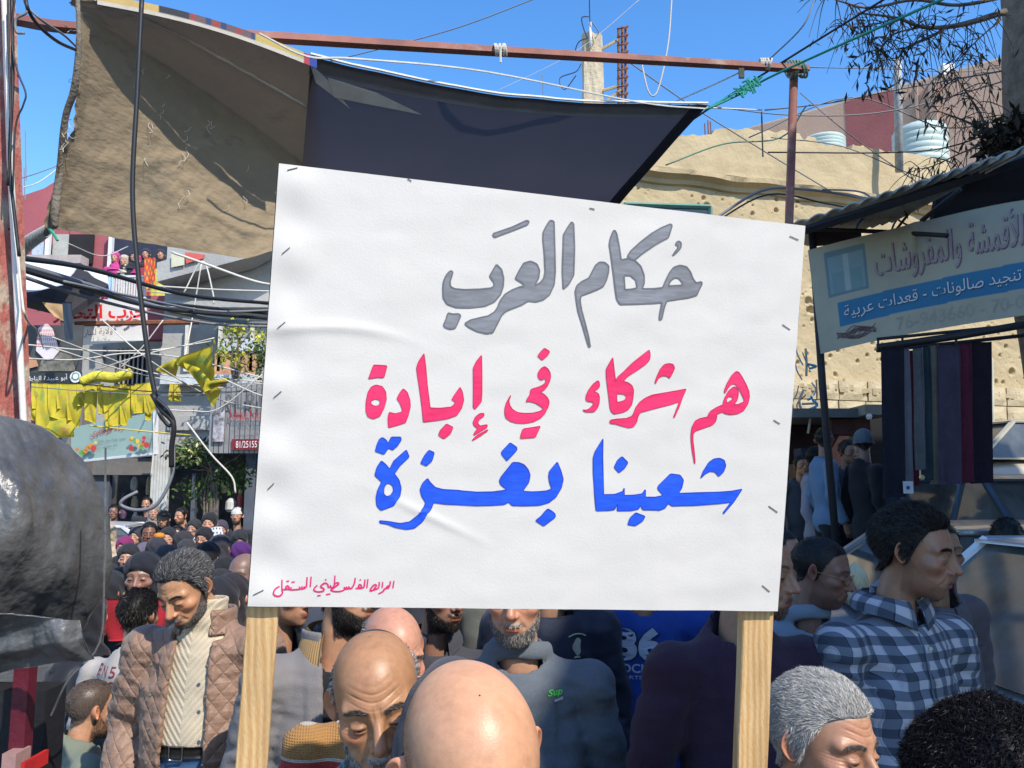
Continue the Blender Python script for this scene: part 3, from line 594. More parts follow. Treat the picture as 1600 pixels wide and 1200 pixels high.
for i, (x, y0_, y1_) in enumerate(((848, 118, 150), (1101, 193, 203), (1106, 188, 203), (1110, 190, 203), (1514, 100, 125), (40, 205, 270), (38, 262, 300))):
    Yd = 13 if x > 800 else 18
    mb = MB(); tube(mb, [P(x, y0_, Yd), P(x + 1, y1_ + 12, Yd)], .012, 5)
    lab = ['thin rod poking up over the middle of the dark tarpaulin', 'left of three rebar stubs on the sandstone parapet', 'middle rebar stub on the sandstone parapet', 'right of three rebar stubs on the sandstone parapet', 'hair-thin mast on the pink building beside the tree', 'thin aerial mast over the maroon roof at far left', 'short fat post under the aerial at far left'][i]
    tag(mk('mast' if i != 1 and i != 2 and i != 3 else 'rebar_stub', mb, m_rust if 0 < i < 4 else m_gyw), lab, 'mast' if i not in (1, 2, 3) else 'rebar')

# ------------------------------------------------------------------ the left side of the street
ll = thing('maroon_house', P(110, 480, 18), 'maroon house with crowded balcony and shuttered window on the left of the street', 'building')
m_mar2 = M('faded maroon render', (.36, .10, .115), .85, .12, 1.2, .25, 20); m_conc = M('stained grey concrete', (.38, .37, .35), .9, .22, 1.1, .5, 22, dirt=((.25, .245, .23), 2.2, .56)); m_void = M('dark interior', (.018, .017, .019), .9, .3, 2, 0)
a, b, z0, z1 = rect(15, 262, 105, 860, 18.6)
mb = MB(); slab(mb, [(a - 1.2, 18.6, -.5), (b + .1, 18.6, -.5), (b + .1, 18.6, z1), (a + .6, 18.6, z1 - .55), (a - 1.2, 18.6, z1 - 1.2)], .3); mk('wall', mb, m_mar2, ll)
part('wall', (96, 255, 172, 860), 18.4, m_mar2, ll, .3); part('wall', (225, 462, 262, 530), 17.2, m_mar2, ll, .3)
part('lower_wall', (100, 530, 262, 740), 18.2, m_conc, ll, .2); part('grille_window', (182, 545, 226, 600), 18.1, m_void, ll, .05); part('grille_window', (129, 540, 160, 590), 18.1, m_conc, ll, .05)
for k in range(6): part('grille_bar', (186 + k * 7, 545, 188 + k * 7, 600), 18.05, m_conc, ll, .03)
w_ = part('window', (104, 366, 145, 412), 18.3, m_void, ll, .06)
part('shutter', (82, 366, 106, 412), 18.28, M('beige shutter', (.40, .40, .36), .7), ll, .05); part('curtain_window', (50, 378, 68, 402), 18.2, M('pale blue curtain', (.42, .48, .60), .7, .3, 20), ll, .05)
for x in (69, 168): mb = MB(); pbox(mb, x, 350, x + 6, 450, 18.1, .1); mk('white_post', mb, M('white enamel'), ll)
part('concrete_beam', (20, 398, 126, 411), 17.8, M('pinkish concrete', (.42, .36, .33), .9, .2), ll, .35)
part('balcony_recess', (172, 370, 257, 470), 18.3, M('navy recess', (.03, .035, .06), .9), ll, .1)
part('balcony_floor', (168, 468, 262, 476), 17.3, m_conc, ll, 1.0)
for k in range(13):
    part('railing_bar', (176 + k * 4.1, 432, 178.2 + k * 4.1, 470), 17.3, M('white railing', (.66, .65, .62), .6), ll, .03)
part('railing_top', (174, 430, 228, 433), 17.28, M('white railing'), ll, .06)
def cloth(name, quad, mat, label, cat, amp=.03, f=6, nu=24, nv=18, cols=None, th=.004, group=None):
    q = [V3(P(*x)) for x in quad]; B = bil(q); n = np.cross(q[1] - q[0], q[3] - q[0]); n /= np.linalg.norm(n)
    fn = lambda u, v: B(u, v) + (amp * np.sin(u * f * 2 + 1.5 * np.sin(v * 2.5 + u * 4)) * (.35 + .65 * (1 - v)) + amp * .5 * noise(B(u, v), 2.3, 3, 3))[:, None] * n
    mb = MB(); uu, vv = np.meshgrid(np.linspace(0, 1, nu), np.linspace(0, 1, nv), indexing='ij')
    gridmesh(mb, fn, nu, nv, c4=cols(uu.ravel(), vv.ravel()) if cols else None, thick=th)
    return tag(mk(name, mb, mat, smooth=True), label, cat, group)
m_att = M('printed cloth', attr=True, rough=.8, var=.1, scale=12, bump=.1, bscale=60)
def rugc(u, v):
    c = np.tile([.55, .06, .03], (len(u), 1)); k = np.sin(u * 22) * np.sin(v * 17) > .35; c[k] = [.75, .30, .04]; c[np.sin(u * 9 + v * 14) > .85] = [.10, .12, .05]; return c
cloth('hanging_rug', ((226, 447, 17.0), (243, 447, 17.0), (243, 402, 17.1), (226, 402, 17.1)), m_att, 'red and orange rug hung over the crowded balcony rail', 'rug', .02, 5, cols=rugc)
cloth('hanging_cloth', ((169, 470, 17.1), (177, 470, 17.1), (177, 432, 17.1), (169, 432, 17.1)), M('light blue towel', (.40, .55, .75), .8), 'light blue towel hanging at the left corner of the balcony', 'towel', .02)
m_wtarp = M('white sheet awning', (.72, .72, .70), .6, .08, 4, .3, 30, dirt=((.40, .40, .38), 3, .62))
for q_, lb in ((((20, 462, 13.2), (98, 443, 13.2), (126, 413, 15), (20, 408, 15)), 'large creased white sheet awning under the concrete beam at far left'), (((131, 424, 14.5), (170, 442, 14.0), (168, 430, 15.2), (135, 418, 15.5)), 'small white scrap of awning left of the crowded balcony'), (((24, 432, 12.6), (55, 452, 12.4), (90, 440, 13), (30, 424, 13.2)), 'lower folded flap of white sheeting at far left')):
    cloth('sheet_awning', q_, m_wtarp, lb, 'awning', .02, 3)
mb = MB(); slab(mb, [P(20, 470, 13.8), P(110, 492, 13.6), P(170, 450, 16), P(130, 420, 16.5), P(25, 440, 16.5)], .12); tag(mk('void_shade_panel', mb, M('painted void shade', (.03, .028, .03), .8)), 'dark slab painted as the shaded void under the white awnings, above the keffiyeh poster', 'painted shade')  # dark slab standing for the shaded void under the awnings
cloth('cardboard_sheet', ((84, 494, 13), (100, 502, 13), (108, 476, 13), (66, 472, 13)), M('torn cardboard', (.45, .29, .15), .9), 'torn brown cardboard sheet wedged under the dark void panel', 'cardboard', .03, 3)
cloth('black_cloth', ((103, 534, 12.6), (112, 530, 12.6), (112, 472, 12.6), (98, 472, 12.6)), M('dark blue cloth', (.02, .035, .06), .8), 'dark cloth strip dangling in front of the red lettered banner', 'cloth', .03, 3)
cb = thing('corrugated_roll', P(40, 430, 12.5), 'grey corrugated roll of sheeting tied with green string under the tan tarpaulin', 'sheeting roll')
mb = MB(); pts = crom([P(22, 402, 11), P(45, 380, 11), P(78, 358, 11)], 8)
def rollf(u, v):
    i = np.clip(u * (len(pts) - 1), 0, len(pts) - 1.001); k = i.astype(int); c = pts[k] * (1 - (i - k))[:, None] + pts[k + 1] * (i - k)[:, None]; a = v * 2 * math.pi; r = .13 * (1 + .13 * np.sin(u * 90)) * (1.25 - .5 * u)
    return c + np.stack([r * np.cos(a) * .5, r * np.cos(a) * 0 + r * np.sin(a), r * np.cos(a)], 1)
gridmesh(mb, rollf, 90, 16); mk('sheeting', mb, M('grey crinkled plastic', (.30, .31, .31), .4, .3, 9), cb, smooth=True)
mb = MB(); tube(mb, crom([P(76, 356, 10.9), P(84, 366, 10.9), P(90, 376, 10.9)], 4), .02, 5); mk('string', mb, M('green twine', (.03, .28, .17), .7), cb)
# red lettered banner
hb = thing('red_lettered_banner', P(165, 540, 15.6), 'white banner with large red Arabic lettering and small grey line across the facade', 'banner')
q = [P(98, 541, 15.6), P(232, 532, 15.6), P(228, 464, 15.6), P(92, 473, 15.6)]
mb = MB(); slab(mb, q, .03); mk('cloth_panel', mb, M('white vinyl', (.72, .71, .70), .5, .05, 5, .1), hb)
mb = MB(); letter(mb, 'حزب التحرير', [P(84, 506, 15.5), P(228, 504, 15.5), P(228, 474, 15.5), P(84, 478, 15.5)], .03, True, bold=.03); mk('lettering', mb, M('red sign paint', (.72, .03, .03), .5, .05), hb)
mb = MB(); letter(mb, 'ولاية لبنان', [P(129, 528, 15.5), P(177, 524, 15.5), P(177, 512, 15.5), P(129, 516, 15.5)], .03, True); mk('lettering', mb, M('grey sign paint', (.12, .12, .12), .5), hb)
mb = MB(); tube(mb, [P(118, 506, 15.3), P(312, 503, 15.3)], .05, 6); tag(mk('rusty_pipe', mb, m_rust), 'rusty horizontal pipe crossing the red lettered banner', 'pipe')
# keffiyeh poster (a plain masked figure in a red checked scarf) with a line of white lettering
kp = thing('keffiyeh_poster', P(80, 605, 13.4), 'dark poster of a red checked scarf over a strip of white Arabic lettering', 'poster')
def ppart(name, px, Y, mat): return part(name, px, Y, mat, kp, .02)
ppart('poster_panel', (34, 508, 127, 612), 13.4, M('dark printed vinyl', (.07, .072, .072), .5, .25, 3, .05))
ppart('text_strip', (34, 582, 127, 602), 13.36, M('charcoal print', (.035, .037, .037), .5))
mb = MB(); letter(mb, 'أبو عبيدة الناطق', [P(38, 598, 13.34), P(106, 596, 13.34), P(106, 584, 13.34), P(38, 586, 13.34)], .02, True); mk('lettering', mb, M('white sign paint', (.75, .75, .75), .5, .05), kp)
def disc(mb, px, py, r, Y, n=20, c4=None, w=1.): 
    c = P(px, py, Y); rr = r / F * Y; mb.add([(c.x + rr * w * math.cos(a), c.y, c.z + rr * math.sin(a)) for a in np.linspace(0, 2 * math.pi, n, endpoint=False)] , [tuple(range(n))], c4)
mb = MB(); disc(mb, 118, 589, 9, 13.33); mk('round_emblem', mb, M('white sign paint'), kp)
mb = MB(); disc(mb, 118, 588, 6, 13.32); mk('emblem_ring', mb, M('emblem green', (.10, .28, .14), .5), kp)
mb = MB(); disc(mb, 118, 588, 4.4, 13.315); mk('emblem_core', mb, M('white sign paint'), kp)
def scarf(u, v): c = np.tile([.70, .62, .62], (len(u), 1)); k = (np.sin(u * 60) > -.2) & (np.sin(v * 48) > -.3); c[k & (v > .35)] = [.55, .05, .06]; return c
mb = MB(); n_ = 30; uu, vv = np.meshgrid(np.linspace(0, 1, n_), np.linspace(0, 1, n_), indexing='ij')
def scf(u, v):
    w = np.interp(v, [0, .25, .55, .85, 1], [.35, 1.15, .95, .75, .3]); cx = 70 + 6 * (1 - v) + (u - .5) * 32 * w; cy = 562 - 56 * v; return np.array([P(a_, b_, 13.35) for a_, b_ in zip(cx, cy)])
gridmesh(mb, scf, n_, n_, c4=scarf(uu.ravel(), vv.ravel())); mk('printed_scarf', mb, m_att, kp)
mb = MB(); slab(mb, [P(37, 578, 13.36), P(60, 572, 13.36), P(56, 560, 13.36), P(46, 558, 13.36), P(42, 546, 13.36), P(40, 556, 13.36)], .01); mk('printed_hand', mb, M('printed skin', (.50, .25, .14), .6), kp)
mb = MB(); slab(mb, [P(60, 580, 13.37), P(118, 580, 13.37), P(112, 556, 13.37), P(88, 548, 13.37), P(66, 560, 13.37)], .01); mk('printed_fatigues', mb, M('printed camouflage', (.16, .15, .12), .6, .7, 12), kp)

# grey concrete building with an inclined stair slab
gb = thing('concrete_building', P(340, 640, 16.2), 'raw grey concrete building with sloping stair slab, left of the placard', 'building')
part('wall', (255, 385, 610, 640), 16.3, m_conc, gb, .4); part('wall', (600, 330, 1000, 860), 17.5, m_conc, gb, .4)
mb = MB(); slab(mb, [P(257, 447, 15.9), P(390, 412, 15.9), P(540, 330, 15.9), P(540, 300, 15.9), P(390, 375, 15.9), P(257, 418, 15.9)], .7); mk('stair_slab', mb, m_conc, gb)
part('ledge', (255, 470, 610, 480), 15.95, m_conc, gb, .4)
for px in ((290, 512, 341, 575),): part('window', px, 16.22, M('slate glass', (.05, .06, .07), .25, .3, 3, 0, spec=.6), gb, .06)
for x in (288, 340, 390): mb = MB(); pbox(mb, x, 508, x + 5, 580, 16.15, .08); mk('white_post', mb, M('cream paint', (.62, .60, .52), .6), gb)
part('grey_panel', (345, 530, 415, 548), 16.1, M('pale sheet metal', (.55, .58, .60), .5, .2, 6), gb, .06); part('brick_patch', (335, 552, 400, 592), 16.15, M('orange blockwork', (.50, .27, .16), .9, .35, 6), gb, .06)
mb = MB(); slab(mb, [P(268, 418, 15.5), P(288, 414, 15.5), P(288, 400, 15.5), P(268, 392, 15.5)], .02); tag(mk('paper_notice', mb, M('cream paper', (.60, .58, .42), .8)), 'cream paper notice on the concrete wall below the tan tarpaulin', 'notice')
mb = MB(); slab(mb, [P(291, 412, 15.5), P(318, 404, 15.5), P(320, 398, 15.5), P(289, 394, 15.5)], .02); tag(mk('red_notice', mb, M('red paper', (.60, .12, .10), .8)), 'small red panel under the tan tarpaulin edge', 'notice')
part('lower_wall', (225, 590, 610, 700), 16.1, m_conc, gb, .3)
part('corrugated_band', (250, 585, 400, 600), 15.8, M('pale sheet metal'), gb, .3)

# shops
sh = thing('shop_row', P(260, 830, 16.4), 'row of dark shop fronts behind the crowd with a fluted white pillar', 'building')
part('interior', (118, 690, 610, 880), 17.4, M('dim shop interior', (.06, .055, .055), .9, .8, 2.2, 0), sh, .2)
m_slate = M('blue grey door metal', (.10, .115, .15), .6, .2, 2)
for px in ((126, 735, 162, 880), (163, 735, 168, 880), (381, 690, 397, 900), (330, 735, 338, 880), (297, 740, 303, 880)): part('door_panel', px, 16.4, m_slate, sh, .12)
part('fascia', (118, 716, 262, 742), 16.3, M('grey fascia', (.17, .165, .16), .8), sh, .4); part('fascia', (262, 690, 400, 712), 16.5, M('dark fascia', (.05, .05, .055), .8), sh, .3)
part('ceiling_edge', (262, 650, 330, 672), 16.0, m_conc, sh, .6)
for k in range(6):
    x = 235 + k * 4.5; mb = MB(); c = P(x + 2.2, 790, 15.7); box(mb, (c.x, c.y, 1.35), (.047, .09, 2.9)); mk('fluted_strip', mb, M('white fluted panel', (.55, .56, .55), .6), sh)
m_prod = [M('white packet', (.6, .6, .58), .6), M('product red', (.45, .08, .08), .6), M('product cream', (.5, .42, .3), .6), M('violet cloth', (.14, .08, .16), .7)]
for i, (x, y, w, h) in enumerate(((168, 745, 12, 34), (169, 790, 13, 30), (204, 745, 11, 22), (205, 775, 11, 20), (206, 800, 10, 24), (228, 745, 7, 28), (228, 780, 7, 22), (187, 770, 12, 40), (345, 750, 14, 20), (352, 778, 18, 22), (312, 760, 10, 30), (370, 765, 10, 40))):
    mb = MB(); a, b, z0, z1 = rect(x, y, x + w, y + h, 16.9); lathe(mb, [((b - a) * .3, 0), ((b - a) * .5, (z1 - z0) * .2), ((b - a) * .46, (z1 - z0) * .7), ((b - a) * .2, z1 - z0)], ((a + b) / 2, 16.9, z0), 10)
    tag(mk('hanging_goods', mb, m_prod[(0, 0, 0, 2, 0, 2, 1, 3, 2, 0, 3, 1)[i]]), ['upper pale bundle hung in the doorway left of the shop sign post', 'lower pale bundle hung in the left doorway', 'top white bundle in the second doorway', 'cream bundle below the top white one', 'white bundle near the floor of the second doorway', 'cream bundle beside the fluted pillar', 'reddish bundle beside the fluted pillar', 'dark violet garment in the left shop', 'cream box on the right shop shelf', 'white crate in the right shop', 'dark garment behind the hanging foliage', 'reddish garment by the right shop pillar'][i], 'goods')
sg = thing('green_shop_sign', P(180, 720, 15.0), 'pale green shop sign with red Arabic name and painted fruit corners', 'shop sign')
Q = lambda x, y, Y=15.0: P(x, y, Y)
mb = MB(); slab(mb, [Q(115, 722), Q(243, 708, 14.6), Q(243, 644, 14.6), Q(115, 668)], .12); mk('sign_box', mb, M('pale green acrylic', (.30, .42, .38), .4, .06, 3, 0), sg)
mb = MB(); tube(mb, [Q(243, 710, 14.55), Q(243, 643, 14.55)], .05, 6); tube(mb, [Q(115, 722, 14.95), Q(243, 709, 14.55)], .035, 6); mk('sign_frame', mb, M('pale aluminium', (.6, .6, .6), .4), sg)
mb = MB(); letter(mb, 'شركة قرطاوي', [Q(144, 686, 14.85), Q(204, 676, 14.7), Q(204, 662, 14.7), Q(144, 671, 14.85)], .04, True); mk('lettering', mb, M('deep red sign paint', (.45, .03, .04), .5), sg)
for y, t_, x0, x1 in ((689, 'تجارة عامة مواد غذائية', 152, 198), (698, 'بيع وشراء', 164, 186)):
    mb = MB(); letter(mb, t_, [Q(x0, y + 4, 14.82), Q(x1, y - 1, 14.7), Q(x1, y - 6, 14.7), Q(x0, y - 1, 14.82)], .04, True); mk('lettering', mb, M('grey sign paint'), sg)
for i in range(22):
    x = rs.choice([rs.uniform(118, 155), rs.uniform(205, 238)]); y = 700 - (x - 118) * .09 + rs.uniform(-8, 10); mb = MB(); c = Q(x, y, 14.86 - (x - 115) * .003); rr = rs.uniform(.025, .055)
    ell_ = [(c.x + rr * math.cos(a), c.y - .03, c.z + rr * math.sin(a)) for a in np.linspace(0, 6.28, 9)[:-1]]; mb.add(ell_, [tuple(range(8))]); mk('painted_fruit', mb, [M('fruit orange', (.55, .22, .04), .6), M('fruit red', (.45, .05, .04), .6), M('fruit green', (.15, .30, .06), .6), M('fruit yellow', (.6, .45, .08), .6)][i % 4], sg)
s2 = thing('grey_shop_sign', P(370, 700, 14), 'grey ribbed boutique sign with a dark red phone number strip beside the placard', 'shop sign')
mb = MB()
for k in range(16): pbox(mb, 328 + k * 8, 606 if k < 3 else 598, 334.5 + k * 8, 708, 14.0, .05 + .03 * (k % 2))
mk('ribbed_panel', mb, M('ribbed grey metal', (.26, .26, .26), .4, .2, 5), s2)
part('number_strip', (362, 686, 440, 703), 13.96, M('dark red print', (.22, .02, .035), .5), s2, .03)
for t_, q_, mm in (('81/251551', (369, 700, 405, 689), 'white sign paint'), ('Antique Rocca', (358, 660, 412, 640), 'deep red sign paint'), ('ALRI', (347, 640, 408, 615), 'grey sign paint')):
    mb = MB(); x0, y0_, x1, y1_ = q_; letter(mb, t_, [P(x0, y0_, 13.92), P(x1, y0_ - 1, 13.92), P(x1, y1_, 13.92), P(x0, y1_, 13.92)], .015); mk('lettering', mb, M(mm), s2)
for t_, y_ in (('بيع - شراء', 670), ('ألبسة', 680)):
    mb = MB(); letter(mb, t_, [P(372, y_ + 3, 13.92), P(404, y_ + 2, 13.92), P(404, y_ - 4, 13.92), P(372, y_ - 3, 13.92)], .015, True); mk('lettering', mb, M('grey sign paint'), s2)
mb = MB(); pbox(mb, 333, 640, 350, 690, 13.94, .03); mk('printed_photo', mb, M('printed photo', (.35, .33, .35), .5, .9, 9), s2)
part('side_wall', (100, 605, 123, 880), 15.3, M('dull plaster', (.20, .18, .16), .9), sh, .5)
part('ac_unit', (168, 632, 163 + 20, 655), 14.6, M('white enamel'), sh, .3)

# ------------------------------------------------------------------ near left wall, pipe, cables
nw = thing('plaster_wall', P(-60, 1500, 3.0), 'rough tan plaster wall with a red painted edge at the left of the street', 'wall')
def wq(x0, x1, y0, y1, Y): return [P(x0[1], y1, Y), P(x1[1], y1, Y), P(x1[0], y0, Y), P(x0[0], y0, Y)]
m_plas = M('rough tan plaster', (.40, .30, .20), .95, .25, 5, .9, 30); m_redp = M('flaking red paint', (.45, .14, .11), .8, .15, 5, .5, 30, dirt=((.52, .42, .32), 7, .47))
mb = MB(); slab(mb, wq((-500, -500), (-15, 26), -200, 900, 3.0), .2); mk('plaster_face', mb, m_plas, nw)
mb = MB(); slab(mb, wq((-15, 26), (-6, 32), -200, 900, 3.0), .204); mk('red_edge', mb, m_redp, nw)
mb = MB(); tube(mb, [P(4, -60, 2.95), P(7, 0, 2.95), P(16, 250, 2.95), P(26, 450, 2.95), P(38, 680, 2.95), P(44, 900, 2.95)], .0115, 10); tag(mk('conduit', mb, M('white pvc', (.70, .68, .64), .45, .08), smooth=True), 'white plastic conduit running up beside the red edged wall', 'pipe')
# ------------------------------------------------------------------ tarpaulins over the street
m_tan = M('weathered tan tarpaulin', (.36, .28, .18), .75, .14, 2.2, .35, 22, dirt=((.20, .175, .13), 2.6, .57), stretch=(1, 1, 2.2), spec=.3)
nt, N, L, b = nodes(m_tan); n2 = [q for q in N if q.type == 'TEX_NOISE'][1]
tt = thing('tan_tarpaulin', P(300, 200, 4.2), 'ragged tan tarpaulin slung over the street at upper left, frayed on its left edge', 'tarpaulin')
def tarp(u, v):
    top = np.array([P(122 + 371 * a, -8 + 100 * a - 14 * math.sin(math.pi * a), 3.7 + .6 * a) for a in u]); yc = 20 + 242 * u - 10 * np.sin(math.pi * u)
    cr = np.array([P(124 + 356 * a, y, 3.75 + 1.35 * a) for a, y in zip(u, yc)])
    bo = np.array([P(80 + 395 * a, 356 + (a < .78) * 64 * a + (a >= .78) * (50 - 130 * (a - .78)), 4.0 + .9 * a) for a in u])
    vc = .34; k = np.clip(v / vc, 0, 1)[:, None]; q = np.clip((v - vc) / (1 - vc), 0, 1)[:, None]
    p = np.where((v < vc)[:, None], top * (1 - k) + cr * k, cr * (1 - q) + bo * q)
    s = np.stack([u * 5.0 + v * 2, v * 3 - u * 2.2, u * 0], 1)
    w = .030 * noise(s, .8, 3, 5) + .012 * turb(s, 3.0, 3, 4) + .012 * np.maximum(0, noise(s, 2.2, 3, 6)) ** .7 * (v > .3) + .010 * noise(s, 5.5, 3, 2)
    w += .014 * np.exp(-((v - .62 - .10 * np.sin(u * 5 + .4) + .20 * (u - .4)) / .022) ** 2) * sst(.0, .2, u) * sst(.95, .6, u)
    w += .012 * np.exp(-((v - .50 - .35 * (u - .5)) / .02) ** 2) * sst(.25, .45, u) * sst(.9, .75, u) + .010 * np.exp(-((v - .80 - .25 * (u - .5)) / .018) ** 2) * sst(.3, .55, u) * sst(.95, .8, u)
    p[:, 1] -= w; p[:, 0] += (u < .02) * .02 * noise(np.stack([v * 30, v, v], 1), 1, 3, 1)
    return p + (np.clip(1 - u * 14, 0, 1) * .035 * np.sin(v * 7 + .5))[:, None] * np.array([-1, 0, 0])
sheer(m_tan, (.13, .11, .085), .30); mb = MB(); gridmesh(mb, tarp, 170, 130); mk('canvas', mb, m_tan, tt, smooth=True)
mb = MB(); tube(mb, crom([P(121, -8, 3.66), P(123, 60, 3.7), P(117, 135, 3.78), P(102, 185, 3.85), P(95, 260, 3.95), P(86, 330, 3.98), P(86, 356, 4.0)], 6), [.010, .012, .018, .016, .020, .022, .014], 8); mk('rolled_edge', mb, M('grimy rolled canvas', (.24, .21, .17), .9, .3, 12, .5, 60), tt, smooth=True)
mb = MB(); ua = np.linspace(.04, .99, 40); ps = tarp(ua, .03 + .11 * ua + .04 * np.sin(ua * 3)) + [0, -.012, -.004]; tube(mb, ps, [.002, .006, .008, .009, .007], 8); mk('painted_sun_gap', mb, M('painted sunlight white', (.62, .60, .55), .8), tt, smooth=True)  # white strip standing for sunlight through the gap at the top edge
def strip(u, v): 
    x = 152 + 343 * u; y = -10 + 100 * u - 12 * np.sin(math.pi * u) + 17 * v; return np.array([P(a_, b_, 3.69 + .6 * (a_ - 122) / 371) for a_, b_, c_, d_ in zip(x, y, u, v)])
def stc(u, v):
    c = np.tile([.45, .42, .36], (len(u), 1)); k = v < .7; c[k & (u < .28)] = [.46, .33, .12]; c[k & (u >= .28) & (u < .42)] = [.03, .03, .04]; z = k & (u >= .42) & (u < .75); c[z] = [.12, .08, .09]; c[z & (np.sin(u * 90) > .3)] = [.03, .05, .12]; c[z & (np.sin(u * 61) > .7)] = [.25, .05, .05]
    c[k & (u > .72)] = [.42, .32, .10]; c[(u > .94)] = [.35, .04, .06]; c[(u > .965)] = [.02, .05, .25]; return c
uu, vv = np.meshgrid(np.linspace(0, 1, 160), np.linspace(0, 1, 8), indexing='ij')
mb = MB(); gridmesh(mb, strip, 160, 8, c4=stc(uu.ravel(), vv.ravel()), thick=.004); mk('printed_border', mb, m_att, tt)
for i in range(26):
    u_, v_ = rs.choice([0., rs.uniform(.25, .8)]), rs.uniform(.35, .8); p0 = tarp(np.array([u_]), np.array([v_]))[0]; mb = MB(); k = [p0 + [0, -.01, 0]]
    for j in range(4): k.append(k[-1] + [rs.uniform(-.02, .02), -.004, rs.uniform(-.03, .004)])
    tube(mb, crom(k, 3), .0015, 4); mk('loose_thread', mb, m_whw, tt)

bt_ = thing('black_tarpaulin', P(780, 220, 5), 'taut dark navy shade cloth stretched from the tan tarpaulin towards the rusty post', 'tarpaulin')
def bt(u, v):
    T0 = lambda a: P(486 + 619 * a, 92 + 79 * a + 22 * math.sin(math.pi * a) - 4 * a, 4.3 + 1.5 * a); B0 = lambda a: P(468 + 500 * a, 300 + 20 * a + 10 * math.sin(math.pi * a), 5.2 + 1.2 * a)
    t = np.array([T0(a) for a in u]); b = np.array([B0(a) for a in u]); p = t * (1 - v)[:, None] + b * v[:, None]
    sag = (.05 * np.sin(math.pi * v) * (1 - u * .5)); p[:, 2] -= sag; p[:, 2] += .012 * noise(p, 2.0, 3, 2) + .008 * np.sin((v * 6 - u * 5)) * u; p[:, 0] -= (.05 * np.sin(math.pi * v) * (u > .5) * (u - .5) * 2); return p
m_bt = M('dark navy shade cloth', (.12, .115, .13), .8, .08, 1.5, .15, 200, spec=.3)
sheer(m_bt, (.085, .08, .095), .55); mb = MB(); gridmesh(mb, bt, 110, 60); mk('shade_cloth', mb, m_bt, bt_, smooth=True)
def hem(u, v): 
    p = bt(u, v * .10); p[:, 1] -= .012; return p
mb = MB(); gridmesh(mb, hem, 90, 4, thick=.004); mk('hem', mb, M('greyish hem', (.155, .15, .155), .85, .15, 6), bt_, smooth=True)
def hem2(u, v):
    p = bt(.965 + .035 * u, v); p[:, 1] -= .012; p[:, 2] -= .004; return p
mb = MB(); gridmesh(mb, hem2, 4, 50, thick=.004); mk('hem', mb, M('black hem', (.02, .02, .035), .85), bt_, smooth=True)
m_sunstreak = M('painted sunlight white')
for u0, u1, v0, v1 in ((.0, .115, .04, .20), (.05, .30, .10, .16)):  # pale wedges painted in as sun streaks on the cloth
    a_, b_, c_ = bt(np.array([u0, u0 + .02, u1]), np.array([v0, v0 + .09, v1 + .05])); mb = MB(); slab(mb, [a_ + [0, -.03, 0], b_ + [0, -.02, -.01], c_ + [0, -.02, 0], (a_ + c_) / 2 + [0, -.05, .015]], .004); mk('painted_sun_streak', mb, m_sunstreak, bt_)
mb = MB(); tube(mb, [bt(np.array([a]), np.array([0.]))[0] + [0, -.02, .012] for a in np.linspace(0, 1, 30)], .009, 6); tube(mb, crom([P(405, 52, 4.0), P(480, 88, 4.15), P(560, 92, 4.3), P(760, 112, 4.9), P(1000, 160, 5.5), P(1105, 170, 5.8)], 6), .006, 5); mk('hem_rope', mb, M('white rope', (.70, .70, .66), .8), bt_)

# rusty beam and its post
mb = MB(); pts = [P(5, 27, 3.1), P(120, 44, 3.9), P(380, 56, 4.4), P(760, 79, 5.2), P(1262, 108, 6.2)]; cs = crom(pts, 4)
tube(mb, cs, [.024, .03, .033, .034, .034], 4); o = mk('rusty_beam', mb, M('rusty painted steel', (.24, .095, .07), .7, .3, 3, .25, 60, dirt=((.33, .23, .18), 2.2, .55))); tag(o, 'long rusty steel beam spanning the street above both tarpaulins', 'beam')
mb = MB(); a_ = P(1241, 100, 6.25); bq = P(1196, 860, 6.3); tube(mb, [a_, Vector((bq.x, bq.y, 0))], .033, 12); tag(mk('rusty_post', mb, M('rusty painted steel'), smooth=True), 'upright rusty post holding the right end of the long beam', 'post')
for i, (x, y, r, Y, lb) in enumerate(((1243, 108, .055, 6.2, 'bundle of cord lashed round the top of the rusty post'), (1195, 100, .035, 6.05, 'white cord knot wound round the beam just left of the post'), (782, 78, .032, 5.2, 'short white tie knotted round the middle of the rusty beam'))):
    mb = MB(); c = P(x, y, Y)
    for k in range(7):
        an = np.linspace(0, 6.28, 17); t_ = rs.uniform(-.5, .5); q_ = [(c.x + (k - 3) * r * .35 + r * t_ * math.sin(a), c.y + r * 1.1 * math.cos(a), c.z + r * 1.15 * math.sin(a)) for a in an]; tube(mb, q_, .007 if i else .009, 5, cap=False)
    if i == 2: tube(mb, [(c.x, c.y - .04, c.z - .02), (c.x + .002, c.y - .04, c.z - .11)], .007, 5)
    tag(mk('cord_knot', mb, m_whw if i else M('greenish cord', (.18, .25, .19), .8)), lb, 'knot')
mb = MB(); pbox(mb, 1155, 106, 1163, 121, 5.9, .02); tag(mk('bracket', mb, M('dark olive tin', (.05, .06, .035), .7)), 'small dark tab hanging under the rusty beam near its right end', 'bracket')

